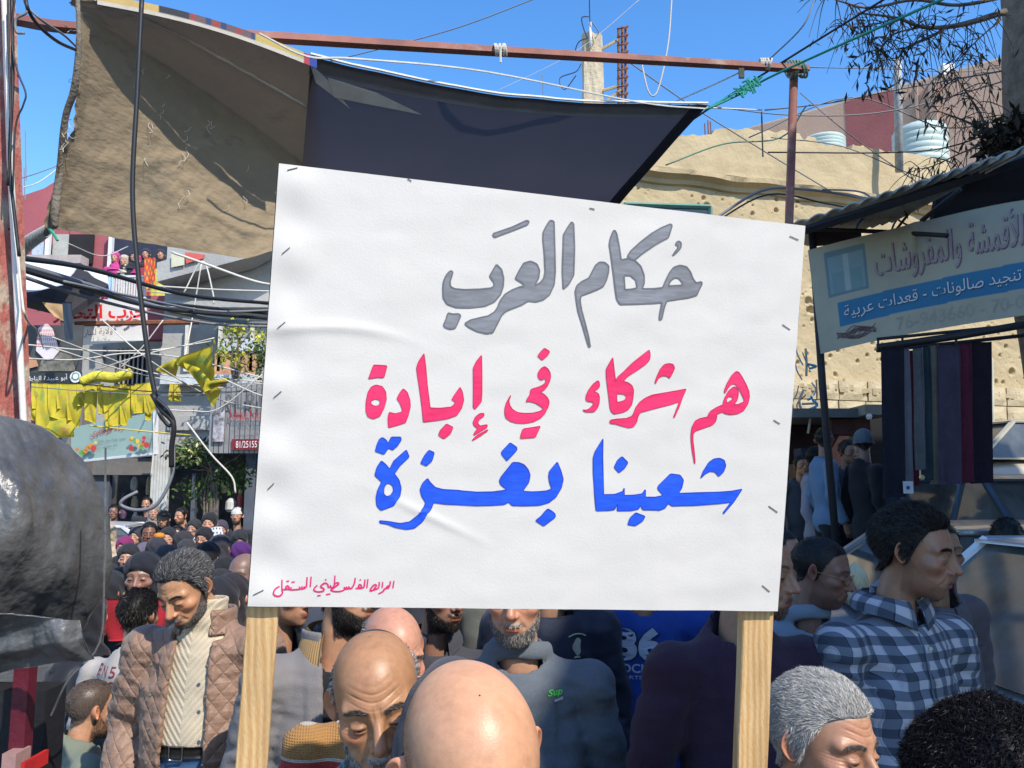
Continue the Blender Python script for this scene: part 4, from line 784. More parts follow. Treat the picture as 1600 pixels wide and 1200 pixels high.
# ------------------------------------------------------------------ ropes and cables
def cable(pts, r, mat, label, name='cable', k=6, cat='cable', sag=0):
    """pts: (px, py, Y)"""
    q = crom([P(*p) for p in pts], k) if len(pts) > 2 else V3([P(*pts[0]) * (1 - t) + P(*pts[1]) * t - Vector((0, 0, sag * 4 * t * (1 - t))) for t in np.linspace(0, 1, 14)])
    mb = MB(); tube(mb, q, r, 6); return tag(mk(name, mb, mat, smooth=True), label, cat)
m_grn = M('turquoise rope', (.02, .30, .22), .7, .2, 60, .3, 200)
gr = thing('green_rope', P(1180, 130, 5.8), 'bright green rope pulling the black tarpaulin corner up to the top right', 'rope')
def rp(pts, r): mb = MB(); tube(mb, crom([P(*p) for p in pts], 6), r, 6); mk('strand', mb, m_grn, gr, smooth=True)
rp([(1102, 172, 5.78), (1160, 145, 5.8), (1200, 122, 5.75), (1300, 76, 5.2), (1470, 0, 4.4), (1560, -40, 4.1)], .0085); rp([(1105, 170, 5.8), (1140, 150, 5.8), (1180, 128, 5.8)], .008)
mb = MB()
for k in range(26):
    c = P(1152 + k * 1.3 + rs.uniform(-5, 5), 146 - k * .75 + rs.uniform(-5, 5), 5.76); q_ = [c, c + Vector((rs.uniform(-.03, .03), -.01, rs.uniform(-.03, .03))), c + Vector((rs.uniform(-.05, .05), 0, rs.uniform(-.05, .05)))]; tube(mb, crom(q_, 4), .007, 5)
mk('frayed_knot', mb, m_grn, gr)
CB = [
 ([(222, -10, 2.6), (214, 150, 2.6), (207, 300, 2.6), (216, 430, 2.6), (232, 560, 2.6), (243, 620, 2.6)], .0085, m_wire, 'thick black cable hanging down in front of the tan tarpaulin'),
 ([(242, 618, 2.6), (250, 650, 2.59), (266, 668, 2.6), (271, 700, 2.6), (268, 745, 2.6), (245, 788, 2.6), (215, 797, 2.6), (190, 790, 2.6), (193, 780, 2.6), (215, 768, 2.62)], .0055, m_gyw, 'curled lower end of the hanging cable, looped in front of the shop'),
 ([(238, 616, 2.57), (252, 640, 2.56), (271, 662, 2.56), (268, 700, 2.57), (268, 730, 2.58)], .009, m_wire, 'black taped knot where the hanging cable doubles back'),
 ([(243, 622, 2.55), (262, 640, 2.55), (272, 660, 2.56), (262, 664, 2.56), (248, 645, 2.55)], .006, m_wire, 'small black loop on the knot of the hanging cable'),
 ([(24, 402, 6), (140, 420, 7), (300, 462, 9), (450, 476, 11)], .022, m_wire, 'uppermost thick cable of the bundle crossing below the tan tarpaulin'),
 ([(24, 412, 6), (120, 440, 7), (230, 475, 9), (340, 500, 10), (450, 506, 11)], .026, m_gyw, 'second thick cable of the bundle, passing under the balcony'),
 ([(24, 418, 6), (130, 450, 7), (240, 480, 9), (350, 492, 10), (450, 500, 11)], .022, m_wire, 'third cable of the bundle, dipping towards the yellow bush'),
 ([(24, 428, 6), (120, 460, 7), (240, 490, 9), (350, 508, 10), (450, 510, 11)], .016, m_gyw, 'lowest cable of the thick bundle'),
 ([(130, 446, 7), (220, 470, 9), (300, 478, 10), (440, 492, 11)], .018, m_wire, 'cable starting at the awning corner and joining the bundle'),
 ([(100, 440, 6.5), (200, 462, 8), (330, 486, 10), (440, 484, 11)], .013, m_gyw, 'thin grey cable woven through the bundle'),
 ([(268, 394, 10), (320, 412, 10), (400, 440, 10), (450, 447, 10)], .016, m_whw, 'pale pipe slanting down below the tan tarpaulin edge'),
 ([(230, 446, 12), (330, 452, 12), (450, 456, 12)], .012, m_whw, 'cream wire running level to the placard edge'),
 ([(230, 455, 12), (340, 466, 12), (450, 480, 12)], .010, m_whw, 'cream wire sagging just above the dark bundle'),
 ([(285, 462, 13), (316, 408, 13), (332, 455, 13), (334, 475, 13)], .013, m_whw, 'white cord looped over the notice, forming an inverted V'),
 ([(315, 410, 13), (300, 500, 13), (288, 560, 12)], .011, m_whw, 'left leg of white cord dropping from the inverted V'),
 ([(35, 538, 9), (150, 548, 10), (260, 545, 11), (335, 528, 11)], .009, m_whw, 'pale wire rising from the poster to the bush'),
 ([(35, 560, 9), (120, 562, 10), (200, 552, 11), (290, 560, 11), (410, 590, 11)], .009, m_whw, 'pale wire crossing the grille window'),
 ([(82, 527, 9), (160, 556, 10), (250, 585, 11), (410, 596, 11)], .009, m_whw, 'pale wire falling from the red scarf towards the grey sign'),
 ([(88, 545, 9), (200, 580, 10), (330, 605, 11), (420, 598, 11)], .008, m_whw, 'lower pale wire among the yellow flags'),
 ([(150, 578, 10), (240, 550, 10), (330, 533, 11)], .008, m_whw, 'thin pale wire rising steeply to the right behind the flags'),
 ([(160, 500, 10), (230, 560, 10), (330, 620, 11), (420, 640, 11)], .008, m_whw, 'pale wire slanting down past the large yellow flag'),
 ([(255, 500, 10), (220, 545, 10), (180, 582, 10)], .008, m_whw, 'short pale wire slanting left below the red banner'),
 ([(40, 598, 10.5), (130, 600, 10.5), (240, 612, 10.5), (400, 612, 11)], .007, m_wire, 'dark string carrying the yellow flags'),
 ([(45, 604, 10.6), (150, 612, 10.6), (300, 618, 10.8), (410, 606, 11)], .006, m_gyw, 'grey string just below the flag string'),
 ([(255, 640, 10), (300, 642, 10), (343, 638, 10), (410, 585, 10)], .008, m_whw, 'cream wire looping to the top of the grey sign'),
 ([(345, 590, 10), (400, 615, 10), (430, 622, 10)], .008, m_whw, 'white wire right of the large flag'),
 ([(292, 660, 9), (330, 710, 9), (362, 745, 9), (368, 770, 9)], .010, m_whw, 'white cord hanging past the foliage to the right shop'),
 ([(140, 665, 9), (240, 675, 9.5), (298, 680, 10)], .008, M('yellow string', (.6, .5, .12), .7), 'yellow string stretched across the green sign'),
 ([(240, 655, 9.5), (240, 700, 9.5), (236, 745, 9.5)], .009, m_whw, 'white wire hanging at the right end of the green sign'),
 ([(500, 100, 7), (700, 48, 7), (830, 0, 7), (880, -20, 7)], .006, m_gyw, 'thin dark wire crossing the sky above the black tarpaulin'),
 ([(1050, -10, 6), (1045, 60, 6), (1035, 115, 6), (1024, 148, 6), (1012, 140, 6), (1000, 86, 6)], .006, m_whw, 'white wire looping down from the sky to the beam'),
 ([(760, 150, 8), (900, 80, 8), (1010, -10, 8)], .003, m_whw, 'hair-thin wire rising across the sky behind the beam'),
 ([(1040, 165, 6), (1120, 130, 6), (1200, 92, 6.1)], .006, M('white rope'), 'white rope from the tarpaulin edge to the beam end'),
 ([(1100, 168, 6), (1190, 172, 6.3)], .006, M('white rope'), 'white rope running level right of the tarpaulin corner'),
 ([(980, 95, 9), (1080, 165, 9.5), (1200, 240, 10), (1300, 300, 10.5)], .008, m_gyw, 'grey wire falling from the beam past the tarpaulin corner'),
 ([(1000, 245, 7), (1100, 175, 6.5), (1250, 80, 6), (1380, 0, 5.6), (1420, -20, 5.5)], .009, m_wire, 'black cable rising steeply right past the post top'),
 ([(1040, 258, 7), (1130, 225, 7), (1220, 215, 7), (1260, 165, 7)], .007, M('faded green cord', (.16, .30, .22), .8), 'faded green cord from the tarpaulin to the rusty post'),
 ([(1190, 175, 6.3), (1192, 245, 6.3)], .006, m_wire, 'short dark wire hanging from the white rope'),
 ([(1200, 95, 6.3), (1255, 40, 6), (1275, -10, 6)], .006, m_gyw, 'thin wire curling up from the beam end to the sky'),
 ([(1262, 105, 8), (1400, 108, 9), (1500, 112, 10), (1600, 100, 10)], .007, m_gyw, 'dark level wire across the pink building top'),
 ([(1195, 172, 8), (1300, 160, 8), (1400, 140, 8), (1560, 112, 8), (1620, 100, 8)], .009, m_gyw, 'grey cable rising gently along the pink roofline'),
 ([(1070, 160, 7.5), (1240, 180, 7.8), (1400, 172, 8), (1600, 118, 8)], .007, m_gyw, 'grey cable rising past the steel pipe to the tree'),
 ([(1170, 215, 8), (1330, 152, 8), (1480, 200, 8.5), (1610, 175, 8.5)], .007, m_gyw, 'sagging grey cable behind the water tank'),
 ([(1200, 238, 8), (1400, 238, 8), (1500, 225, 8), (1610, 176, 7.5)], .008, m_wire, 'dark cable low across the broken parapet'),
 ([(1205, 215, 8), (1320, 230, 8.5), (1450, 280, 9), (1520, 262, 8.5)], .006, m_gyw, 'thin wire dipping across the sandstone cornice'),
 ([(1250, 145, 8), (1330, 212, 8), (1440, 290, 9)], .006, m_gyw, 'thin wire slanting down right from the rusty post'),
 ([(1112, 345, 8), (1190, 298, 8), (1260, 296, 8), (1340, 308, 8), (1370, 318, 7.5)], .014, m_gyw, 'thick grey cable arching from behind the placard top to the awning'),
 ([(1112, 350, 8), (1200, 304, 8), (1290, 318, 8), (1340, 328, 7.5)], .009, m_wire, 'thin black cable below the arching grey one'),
 ([(1285, 296, 8), (1345, 300, 8), (1372, 320, 7.5)], .009, m_gyw, 'short cable joining the awning front from the facade'),
 ([(1430, 318, 7.5), (1400, 345, 7.5), (1390, 372, 7.5)], .010, m_wire, 'black wire dropping from the awning to the faded banner'),
 ([(1362, 335, 7.3), (1345, 345, 7.3), (1336, 362, 7.3)], .008, M('blue wire', (.06, .15, .55), .5), 'short blue wire curving under the awning front'),
 ([(1390, 330, 7.8), (1430, 356, 7.8), (1600, 400, 7.8)], .010, m_wire, 'dark cable running behind the faded banner'),
 ([(0, 358, 3.0), (20, 358, 3.0)], .004, m_wire, 'short black wire stapled across the plaster wall'),
 ([(18, -10, 2.9), (20, 120, 2.9), (15, 250, 2.9), (22, 330, 2.9), (30, 400, 2.9)], .007, m_wire, 'thickest black cable running down the left wall'),
 ([(12, -10, 2.88), (14, 90, 2.88), (17, 200, 2.88), (12, 290, 2.88)], .0045, m_wire, 'thin black cable left of the thickest one on the wall'),
 ([(24, -10, 2.88), (18, 60, 2.88), (27, 110, 2.88), (40, 145, 2.88), (36, 165, 2.88), (24, 200, 2.88), (20, 300, 2.88)], .0035, m_wire, 'thin wire bulging out from the cables on the left wall'),
 ([(40, -5, 2.9), (44, 15, 2.9), (60, 40, 3), (90, 65, 3.2), (118, 78, 3.6)], .007, m_wire, 'black cable looping from the top left to the tan tarpaulin'),
 ([(36, -5, 2.9), (42, 18, 2.9), (25, 30, 2.9), (26, 50, 2.9), (38, 52, 2.9)], .005, m_gyw, 'grey wire hooked over the beam at top left'),
 ([(46, 15, 2.95), (70, 35, 3), (100, 55, 3.3), (118, 72, 3.6)], .005, m_gyw, 'grey wire beside the black looping cable at top left'),
 ([(28, 395, 2.9), (34, 460, 2.9), (42, 500, 2.9), (60, 520, 5), (68, 545, 8)], .004, m_whw, 'pale wire curling off the left wall towards the poster'),
 ([(28, 280, 8), (60, 270, 9), (92, 258, 10)], .007, m_gyw, 'pale blue wire at far left over the maroon roof'),
 ([(28, 295, 8), (60, 285, 9), (92, 262, 10)], .007, m_whw, 'pale wire just below the blue one over the maroon roof'),
 ([(105, 380, 10), (160, 400, 12), (200, 385, 14)], .008, m_whw, 'cream cord swagged from the tan tarpaulin to the balcony'),
]
for c in CB: cable(*c)
m_ylw = None
# ------------------------------------------------------------------ yellow flags
m_flag = M('yellow flag cloth', attr=True, rough=.75, var=.12, scale=7, bump=.15, bscale=30)
def flc(seed):
    def f(u, v):
        c = np.tile([.70, .59, .05], (len(u), 1)); r_ = np.stack([u * 2 + seed, v * 3, u * 0 + seed * 2], 1); n = noise(r_, 1.6, 3, seed % 5)
        inn = (u > .2) & (u < .85) & (v > .2) & (v < .85); c[inn & (n > .33)] = [.66, .42, .12]; c[inn & (n < -.38)] = [.42, .50, .10]; c[inn & (np.abs(n) < .04)] = [.60, .55, .16]; return c
    return f
sheer(m_flag, (.6, .5, .1), .35)
FL = [((52, 640, 50, 596, 62, 596, 66, 636), 'leftmost narrow yellow flag beside the white conduit'), ((58, 690, 60, 597, 74, 598, 84, 676), 'long folded yellow flag hanging lowest at left'), ((78, 650, 76, 600, 134, 600, 122, 668), 'wide yellow flag with red print below the poster'),
      ((66, 684, 84, 650, 118, 655, 114, 682), 'crumpled yellow flag end over the green sign corner'), ((134, 656, 135, 602, 152, 602, 148, 662), 'narrow yellow flag between the wide printed ones'), ((168, 674, 160, 604, 182, 602, 176, 660), 'narrow yellow flag with a pointed lower end'), ((170, 672, 176, 604, 206, 603, 204, 652), 'grey printed yellow flag hanging in front of the green sign'),
      ((208, 648, 206, 603, 240, 596, 242, 640), 'square yellow flag nearest the hanging black cable'), ((265, 627, 266, 600, 272, 600, 271, 627), 'left of two small yellow strips above the grey sign'), ((274, 626, 273, 600, 280, 600, 281, 626), 'right of two small yellow strips above the grey sign'), ((42, 654, 42, 630, 60, 634, 58, 658), 'small yellow pennant low beside the conduit')]
for k_, (x_, w_, h_, lb_) in enumerate(((92, 7, 40, 'thin yellow strip flag fourth from the conduit'), (108, 6, 58, 'thin yellow strip flag hanging long beside the sign corner'), (124, 8, 36, 'thin yellow strip flag near the round emblem'), (156, 5, 48, 'thin yellow strip flag in front of the air conditioner'), (190, 6, 66, 'thin yellow strip flag reaching down over the green sign'), (214, 6, 44, 'thin yellow strip flag left of the square one'), (228, 5, 58, 'thin yellow strip flag close to the hanging cable'))):
    FL.append(((x_, 600 + h_, x_ - 2, 600, x_ + w_, 600, x_ + w_ + 2, 596 + h_), lb_))
for i, (q_, lb) in enumerate(FL):
    x0, y0_, x3, y3, x2, y2, x1, y1_ = q_
    cloth('yellow_flag', ((x0, y0_, 11), (x1, y1_, 11), (x2, y2, 11.02), (x3, y3, 11.02)), m_flag, lb, 'flag', .05, 2.5, 16, 20, flc(i), .006, 'yellow flags strung over the street')
for q_, lb in ((((276, 560, 10.6), (318, 612, 10.6), (334, 590, 10.4), (333, 540, 10.4)), 'large billowing yellow flag, upper half with red print'), (((288, 566, 10.5), (330, 636, 10.5), (344, 610, 10.5), (312, 575, 10.5)), 'pointed lower tail of the large yellow flag'), (((318, 612, 10.45), (355, 600, 10.4), (357, 590, 10.4), (322, 596, 10.4)), 'small yellow fold trailing right from the large flag'), (((245, 578, 10.6), (272, 590, 10.6), (280, 565, 10.6), (276, 560, 10.6)), 'yellow flag gathered where the large flag is tied')):
    cloth('yellow_flag', q_, m_flag, lb, 'flag', .07, 3, 18, 18, flc(3), .006)
cable([(128, 597, 10.8), (150, 588, 10.8), (178, 590, 10.8), (205, 583, 10.8)], .07, M('twisted yellow cloth', (.66, .58, .06), .8, .3, 9, .8, 25), 'yellow flag twisted like a rope along the string', 'twisted_flag', cat='flag')

# ------------------------------------------------------------------ plants
def leaves(mb, c, n, rad, sz, cols, drop=.3, asp=.4):
    c = V3(c); d = rs.normal(size=(n, 3)); d /= np.linalg.norm(d, axis=1)[:, None]; p = c + d * V3(rad) * (rs.rand(n, 1) ** .5)
    a = rs.normal(size=(n, 3)); a[:, 2] -= drop; a /= np.linalg.norm(a, axis=1)[:, None]; b = np.cross(a, rs.normal(size=(n, 3))); b /= np.linalg.norm(b, axis=1)[:, None]
    s = sz * rs.uniform(.6, 1.3, (n, 1)); v = np.stack([p, p + a * s * .5 + b * s * asp * .5, p + a * s, p + a * s * .5 - b * s * asp * .5], 1).reshape(-1, 3)
    f = np.arange(4 * n).reshape(n, 4); cc = np.repeat(V3(cols)[rs.randint(len(cols), size=n)] * rs.uniform(.7, 1.3, (n, 1)), 4, axis=0); mb.add(v, f, cc)
m_leaf = M('leaf', attr=True, rough=.6, var=.1, bump=0, spec=.3)
m_bark = M('bark', (.16, .13, .10), .95, .35, 8, 1.0, 25)
G_ = [(.05, .10, .02), (.09, .15, .03), (.03, .06, .015)]; YG = [(.30, .34, .03), (.40, .40, .04), (.12, .22, .03)]
for cx, cy, Y, lb, cl, w, h, n in ((370, 545, 15, 'spindly shrub with yellow new leaves on the concrete ledge', YG, .55, .65, 420), (412, 560, 14.8, 'dark green shrub on the ledge against the placard edge', G_, .35, .55, 260), (330, 735, 14.6, 'sprawling dark green tree hanging in front of the right shop', G_, .95, .65, 1100)):
    t = thing('shrub' if cy < 600 else 'small_tree', P(cx, cy + 50, Y), lb, 'shrub' if cy < 600 else 'tree')
    c = P(cx, cy, Y); mb = MB()
    for k in range(9): leaves(mb, c + Vector((rs.uniform(-w, w) * .6, rs.uniform(-.3, .3), rs.uniform(-h, h) * .6)), n // 9, (w * .45, .3, h * .45), .10, cl)
    if cy > 600: leaves(mb, P(295, 705, 14.4), 60, (.35, .2, .3), .11, [(.55, .5, .28), (.4, .4, .15)])
    else: leaves(mb, P(cx + 5, cy - 33, Y), 90, (.25, .2, .14), .10, [(.62, .60, .05), (.5, .5, .05)])
    mk('foliage', mb, m_leaf, t)['kind'] = 'stuff'; mb = MB()
    for k in range(7):
        e = c + Vector((rs.uniform(-w, w) * .7, rs.uniform(-.2, .2), rs.uniform(0, h) * .8)); tube(mb, crom([c - Vector((0, 0, h if cy < 600 else 2.0)), c - Vector((rs.uniform(-.1, .1), 0, h * .3)), e], 4), [.03, .015, .005], 5)
    mk('stems', mb, m_bark, t)
tr = thing('street_tree', P(1640, 800, 7.6), 'grey shaded tree trunk at the right edge with drooping narrow leaves', 'tree')
tb_ = P(1645, 100, 7.6)
def trunk(u, v):
    a = u * 2 * math.pi; z = 6.9 * v; cx = tb_.x + .12 - .05 * v + .05 * np.sin(z * 1.1); q = np.stack([np.cos(a), np.sin(a), z], 1)
    r = .50 - .03 * v + .05 * noise(q, .9, 3, 3) + .03 * ridge(q * [2, 2, .5], 1.5, 4); return np.stack([cx + r * np.cos(a), tb_.y + r * np.sin(a), z], 1)
mb = MB(); gridmesh(mb, trunk, 60, 150); mk('trunk', mb, m_bark, tr, smooth=True)
TW = []
for pts, r in (([(1570, 18, 7.2), (1520, 34, 7), (1480, 42, 6.8), (1440, 42, 6.6), (1400, 28, 6.5), (1340, 20, 6.4)], .03), ([(1480, 42, 6.8), (1450, 60, 6.7), (1415, 75, 6.6), (1400, 95, 6.6)], .014), ([(1590, -10, 7.2), (1500, 8, 7), (1430, 0, 6.8), (1360, 12, 6.6), (1320, 4, 6.5), (1290, -6, 6.5)], .02),
               ([(1440, 42, 6.6), (1400, 52, 6.5), (1380, 70, 6.5), (1375, 90, 6.5)], .01), ([(1565, 30, 7.2), (1530, 60, 7), (1500, 90, 7), (1470, 115, 7)], .008), ([(1400, 28, 6.5), (1350, 42, 6.4), (1310, 38, 6.4)], .007), ([(1590, 235, 7.2), (1550, 210, 7.1), (1510, 190, 7), (1470, 175, 7)], .02), ([(1550, 210, 7.1), (1520, 160, 7), (1500, 130, 7), (1490, 108, 7)], .009), ([(1560, 215, 7.1), (1500, 240, 7), (1450, 262, 7), (1420, 262, 7)], .009), ([(1580, 230, 7.1), (1550, 170, 7), (1545, 120, 7)], .008)):
    mb = MB(); q_ = crom([P(*p) for p in pts], 5); tube(mb, q_, [r, r * .25], 6); mk('branch', mb, m_bark, tr, smooth=True); TW.append(q_)
mb = MB(); DL = [(.035, .045, .02), (.05, .045, .03), (.02, .022, .015), (.18, .11, .07)]
for q_ in TW:
    for k in range(len(q_) * 2):
        c = q_[rs.randint(2, len(q_))]; e = c + [rs.uniform(-.25, .25), rs.uniform(-.2, .2), rs.uniform(-.45, .05)]; tube(mb, crom([c, (c + e) / 2 + [0, 0, .05], e], 3), [.005, .002], 4, c4=(.05, .04, .03)); 
        if rs.rand() < .5: leaves(mb, e, rs.randint(2, 7), (.07, .07, .11), .10, DL, 1.6, .20)
for cx, cy, n in ((1580, 215, 330), (1560, 235, 220), (1598, 195, 200), (1590, 250, 260), (1545, 205, 60)): leaves(mb, P(cx, cy, 6.95), n, (.17, .15, .14), .11, [(.02, .02, .018), (.035, .04, .02), (.03, .02, .02)], .4, .35)
mk('foliage', mb, m_leaf, tr)['kind'] = 'stuff'

# ------------------------------------------------------------------ rug stall on the right
fr = thing('awning_frame', P(1300, 835, 7.4), 'black steel awning frame with scalloped tin roof over the rug stall', 'awning')
m_blk2 = M('black painted steel', (.018, .018, .022), .6, .2, 8)
def frp(name, pts, r, n=8): mb = MB(); tube(mb, [P(*p) for p in pts], r, n); mk(name, mb, m_blk2, fr, smooth=n > 4)
g_ = P(1312, 860, 7.4); mb = MB(); tube(mb, [P(1268, 352, 7.4), P(1285, 600, 7.4), (g_.x + .02, 7.4, .1)], .034, 10); mk('post', mb, m_blk2, fr, smooth=True)
frp('rail', [(1262, 358, 7.3), (1380, 362, 7.3), (1480, 368, 6.5)], .02); frp('rail', [(1440, 345, 6.9), (1500, 296, 6.4)], .02); frp('rail', [(1432, 318, 7), (1398, 362, 7.3)], .012)
frp('lower_rail', [(1370, 543, 6.7), (1490, 526, 6.5), (1620, 504, 6.2)], .03); frp('lower_rail', [(1370, 548, 6.9), (1500, 535, 6.9), (1620, 522, 6.7)], .016); frp('lower_rail', [(1370, 530, 7), (1620, 505, 6.6)], .014)
for x in (1372, 1410, 1444, 1452, 1494): frp('clip', [(x, 528, 6.8), (x, 548, 6.8)], .01)
mb = MB(); m_tin = M('weathered tin', (.30, .33, .31), .55, .3, 5, .3, 20, dirt=((.14, .12, .09), 4, .55))
for k in range(14):
    x = 1236 + k * 27; y = 352 - (x - 1236) * .325 - .00008 * (x - 1236) ** 2 * 0; Y = 7.2 - k * .15
    a_, b_ = P(x, y, Y), P(x + 28, y - 8.5, Y - .15); c_ = b_ + Vector((.1, 2.2, .22)); d_ = a_ + Vector((.1, 2.2, .22))
    mb = MB(); h_ = .03; seg = [a_.lerp(b_, t) + Vector((0, 0, h_ * math.sin(t * math.pi))) for t in np.linspace(0, 1, 6)]; segb = [d_.lerp(c_, t) + Vector((0, 0, h_ * math.sin(t * math.pi))) for t in np.linspace(0, 1, 6)]
    th = Vector((0, 0, -.012)); v_ = [tuple(p) for p in seg] + [tuple(p) for p in segb] + [tuple(p + th) for p in seg] + [tuple(p + th) for p in segb]
    mb.add(v_, [(i, i + 1, i + 7, i + 6) for i in range(5)] + [(i + 12, i + 18, i + 19, i + 13) for i in range(5)] + [(i, i + 12, i + 13, i + 1) for i in range(5)]); mk('tin_sheet', mb, m_tin, fr)
mb = MB(); tube(mb, [P(1250, 362, 7.15), P(1400, 316, 6.4), P(1640, 236, 5.3)], .04, 4); mk('front_beam', mb, m_blk2, fr)
mb = MB(); slab(mb, [P(1455, 345, 6.9), P(1760, 300, 6.6), P(1760, 190, 6.6), P(1600, 236, 6.5), P(1500, 285, 6.6), P(1462, 300, 6.8)], .06); mk('dark_panel', mb, M('roof underside black', (.008, .008, .014), .9), fr)  # black panel standing for the awning roof underside
mb = MB(); slab(mb, [P(1268, 385, 7.6), P(1345, 378, 7.6), P(1345, 362, 7.6), P(1268, 358, 7.6)], .03); mk('dark_panel', mb, M('dim brown board', (.06, .04, .045), .9), fr)
fbn = thing('faded_shop_banner', P(1430, 450, 7), 'faded cream vinyl banner with a blue stripe and Arabic lettering above the rugs', 'banner')
def bp_(u, v, off=0.):
    # u 0..1 along 1262..1680 px, v 0 bottom..1 top
    x = 1262 + 20 * (1 - v) * (1 - u) + 420 * u; yt = 392 - 75 * u * 1.22 - 8 * np.sin(u * 3.1); yb = 553 - 63 * u * 1.2 - 5 * np.sin(u * 4); y = yb + (yt - yb) * v
    Y = 7.3 - 1.0 * u; p = np.array([P(a_, b_, c_) for a_, b_, c_ in zip(x, y, Y)])
    w = .03 * np.sin(u * 9 + v * 1.5) * (.5 + .5 * v) + .014 * noise(p, 2.2, 3, 4) + .05 * np.exp(-((u - .35 - .1 * (v - .5)) / .03) ** 2) * sst(.4, 1, v); nn = np.array([-.25, -.95, 0]); return p + (w + off)[:, None] * nn
def bnc(u, v):
    c = np.tile([.37, .36, .28], (len(u), 1)); k = (v > .2 + .04 * u) & (v < .43 + .04 * u) & (u > .085); c[k] = [.02, .16, .31]
    k = (u > .055) & (u < .21) & (v > .50) & (v < .93); c[k] = [.13, .21, .24]; k2 = k & (u > .065) & (u < .20) & (v > .53) & (v < .88); c[k2] = [.20, .30, .32]; k3 = k2 & (((u > .075) & (u < .12)) | ((u > .14) & (u < .19))) & (v < .72); c[k3] = [.16, .27, .28]; c[k2 & (np.abs(u - .133) < .01)] = [.32, .40, .38]; return c
uu, vv = np.meshgrid(np.linspace(0, 1, 300), np.linspace(0, 1, 110), indexing='ij')
mb = MB(); gridmesh(mb, lambda u, v: bp_(u, v), 300, 110, c4=bnc(uu.ravel(), vv.ravel()), thick=.003); mk('vinyl', mb, M('faded vinyl', attr=True, rough=.6, var=.12, scale=2, bump=.15, bscale=12, dirt=None), fbn, smooth=True)
def bline(s, u0, u1, v0, v1, mat, arabic=True, off=.006, sk=0.):
    v, f, sz = textmesh(s, arabic); U = u0 + (u1 - u0) * v[:, 0]; V_ = v0 + sk * (U - u0) + (v1 - v0) * v[:, 1]; mb = MB(); mb.add(bp_(U, V_, off), f); return mk('lettering', mb, mat, fbn)
m_ml = M('mauve sign paint', (.34, .26, .29), .6); m_mlo = M('dark mauve sign paint', (.15, .10, .13), .6); m_wl = M('pale sign paint', (.62, .64, .66), .6); m_dl = M('dark blue sign paint', (.03, .06, .12), .6)
bline('للأقمشة والمفروشات', .243, .80, .50, .93, m_mlo, sk=.02); bline('للأقمشة والمفروشات', .238, .795, .51, .94, m_ml, off=.010, sk=.02)
bline('خارجي - تنجيد صالونات - قعدات عربية', .108, .985, .215, .385, m_dl, sk=.04); bline('خارجي - تنجيد صالونات - قعدات عربية', .105, .982, .222, .392, m_wl, off=.010, sk=.04)
bline('76-943660 - 70-0940', .30, .90, .055, .175, M('greenish grey print', (.30, .30, .26), .6), False, sk=.02)
mb = MB()
for k in range(5): v_ = np.linspace(0, 1, 12); tube(mb, bp_(.07 + .15 * v_, .10 + .04 * np.sin(v_ * 9 + k) + .012 * k, .01), .003, 4)
for k in range(4): v_ = np.linspace(0, 1, 14); tube(mb, bp_(.15 + .05 * np.cos(v_ * 6.3) * (1 - .15 * k), .11 + .045 * np.sin(v_ * 6.3) * (1 - .2 * k), .01), .0025, 4)
mk('faded_logo', mb, m_mlo, fbn)
m_rug = lambda n_, c: M(n_, c, .95, .2, 9, .4, 60)
RG = [(1376, 1412, 543, 778, (.010, .010, .018), 'leftmost black rug at the edge of the hanging row'), (1410, 1420, 546, 770, (.13, .125, .15), 'narrow grey white rug edge with a square tag'), (1418, 1430, 549, 760, (.10, .010, .02), 'narrow crimson rug between pale edges'), (1427, 1441, 545, 735, (.09, .095, .10), 'narrow pale grey rug right of the crimson one'), (1437, 1453, 543, 752, (.02, .035, .045), 'dark teal rug with round eyelet near its hem'),
      (1451, 1466, 541, 757, (.15, .135, .10), 'narrow beige rug in the middle of the row'), (1464, 1500, 540, 758, (.055, .04, .065), 'wide dusky mauve rug with woven border squares'), (1498, 1517, 538, 755, (.09, .012, .03), 'dark wine coloured rug'), (1513, 1549, 536, 756, (.014, .008, .016), 'rightmost near black rug of the hanging row')]
for i, (x0, x1, y0_, y1_, c, lb) in enumerate(RG):
    Y = 6.45 + .03 * (i % 3); o = cloth('hanging_rug', ((x0 + 4, y1_, Y), (x1 + 4, y1_ - 2, Y - .05), (x1, y0_ - 2, Y - .05), (x0, y0_, Y)), m_rug('rug pile %d' % i, c), lb, 'rug', .018, 3.2, 20, 30, th=.012)
for x, y, Y, lb in ((1419, 762, 6.35, 'white square price tag at the foot of the pale rug'),): 
    mb = MB(); pbox(mb, x - 7, y - 10, x + 8, y + 9, Y, .01); t_ = thing('price_tag', P(x, y, Y), lb, 'tag'); mk('card', mb, M('white card', (.5, .52, .55), .6), t_); mb = MB(); disc(mb, x, y, 3, Y - .01); mk('printed_dot', mb, m_dl, t_)
mb = MB(); c = P(1441, 746, 6.38); lathe(mb, [(.012, 0), (.022, .004), (.022, .008), (.012, .01)], c, 14, axis='Y'); tag(mk('eyelet', mb, M('brass', (.5, .42, .25), .4, metal=.8)), 'brass eyelet on the dark teal rug', 'eyelet')
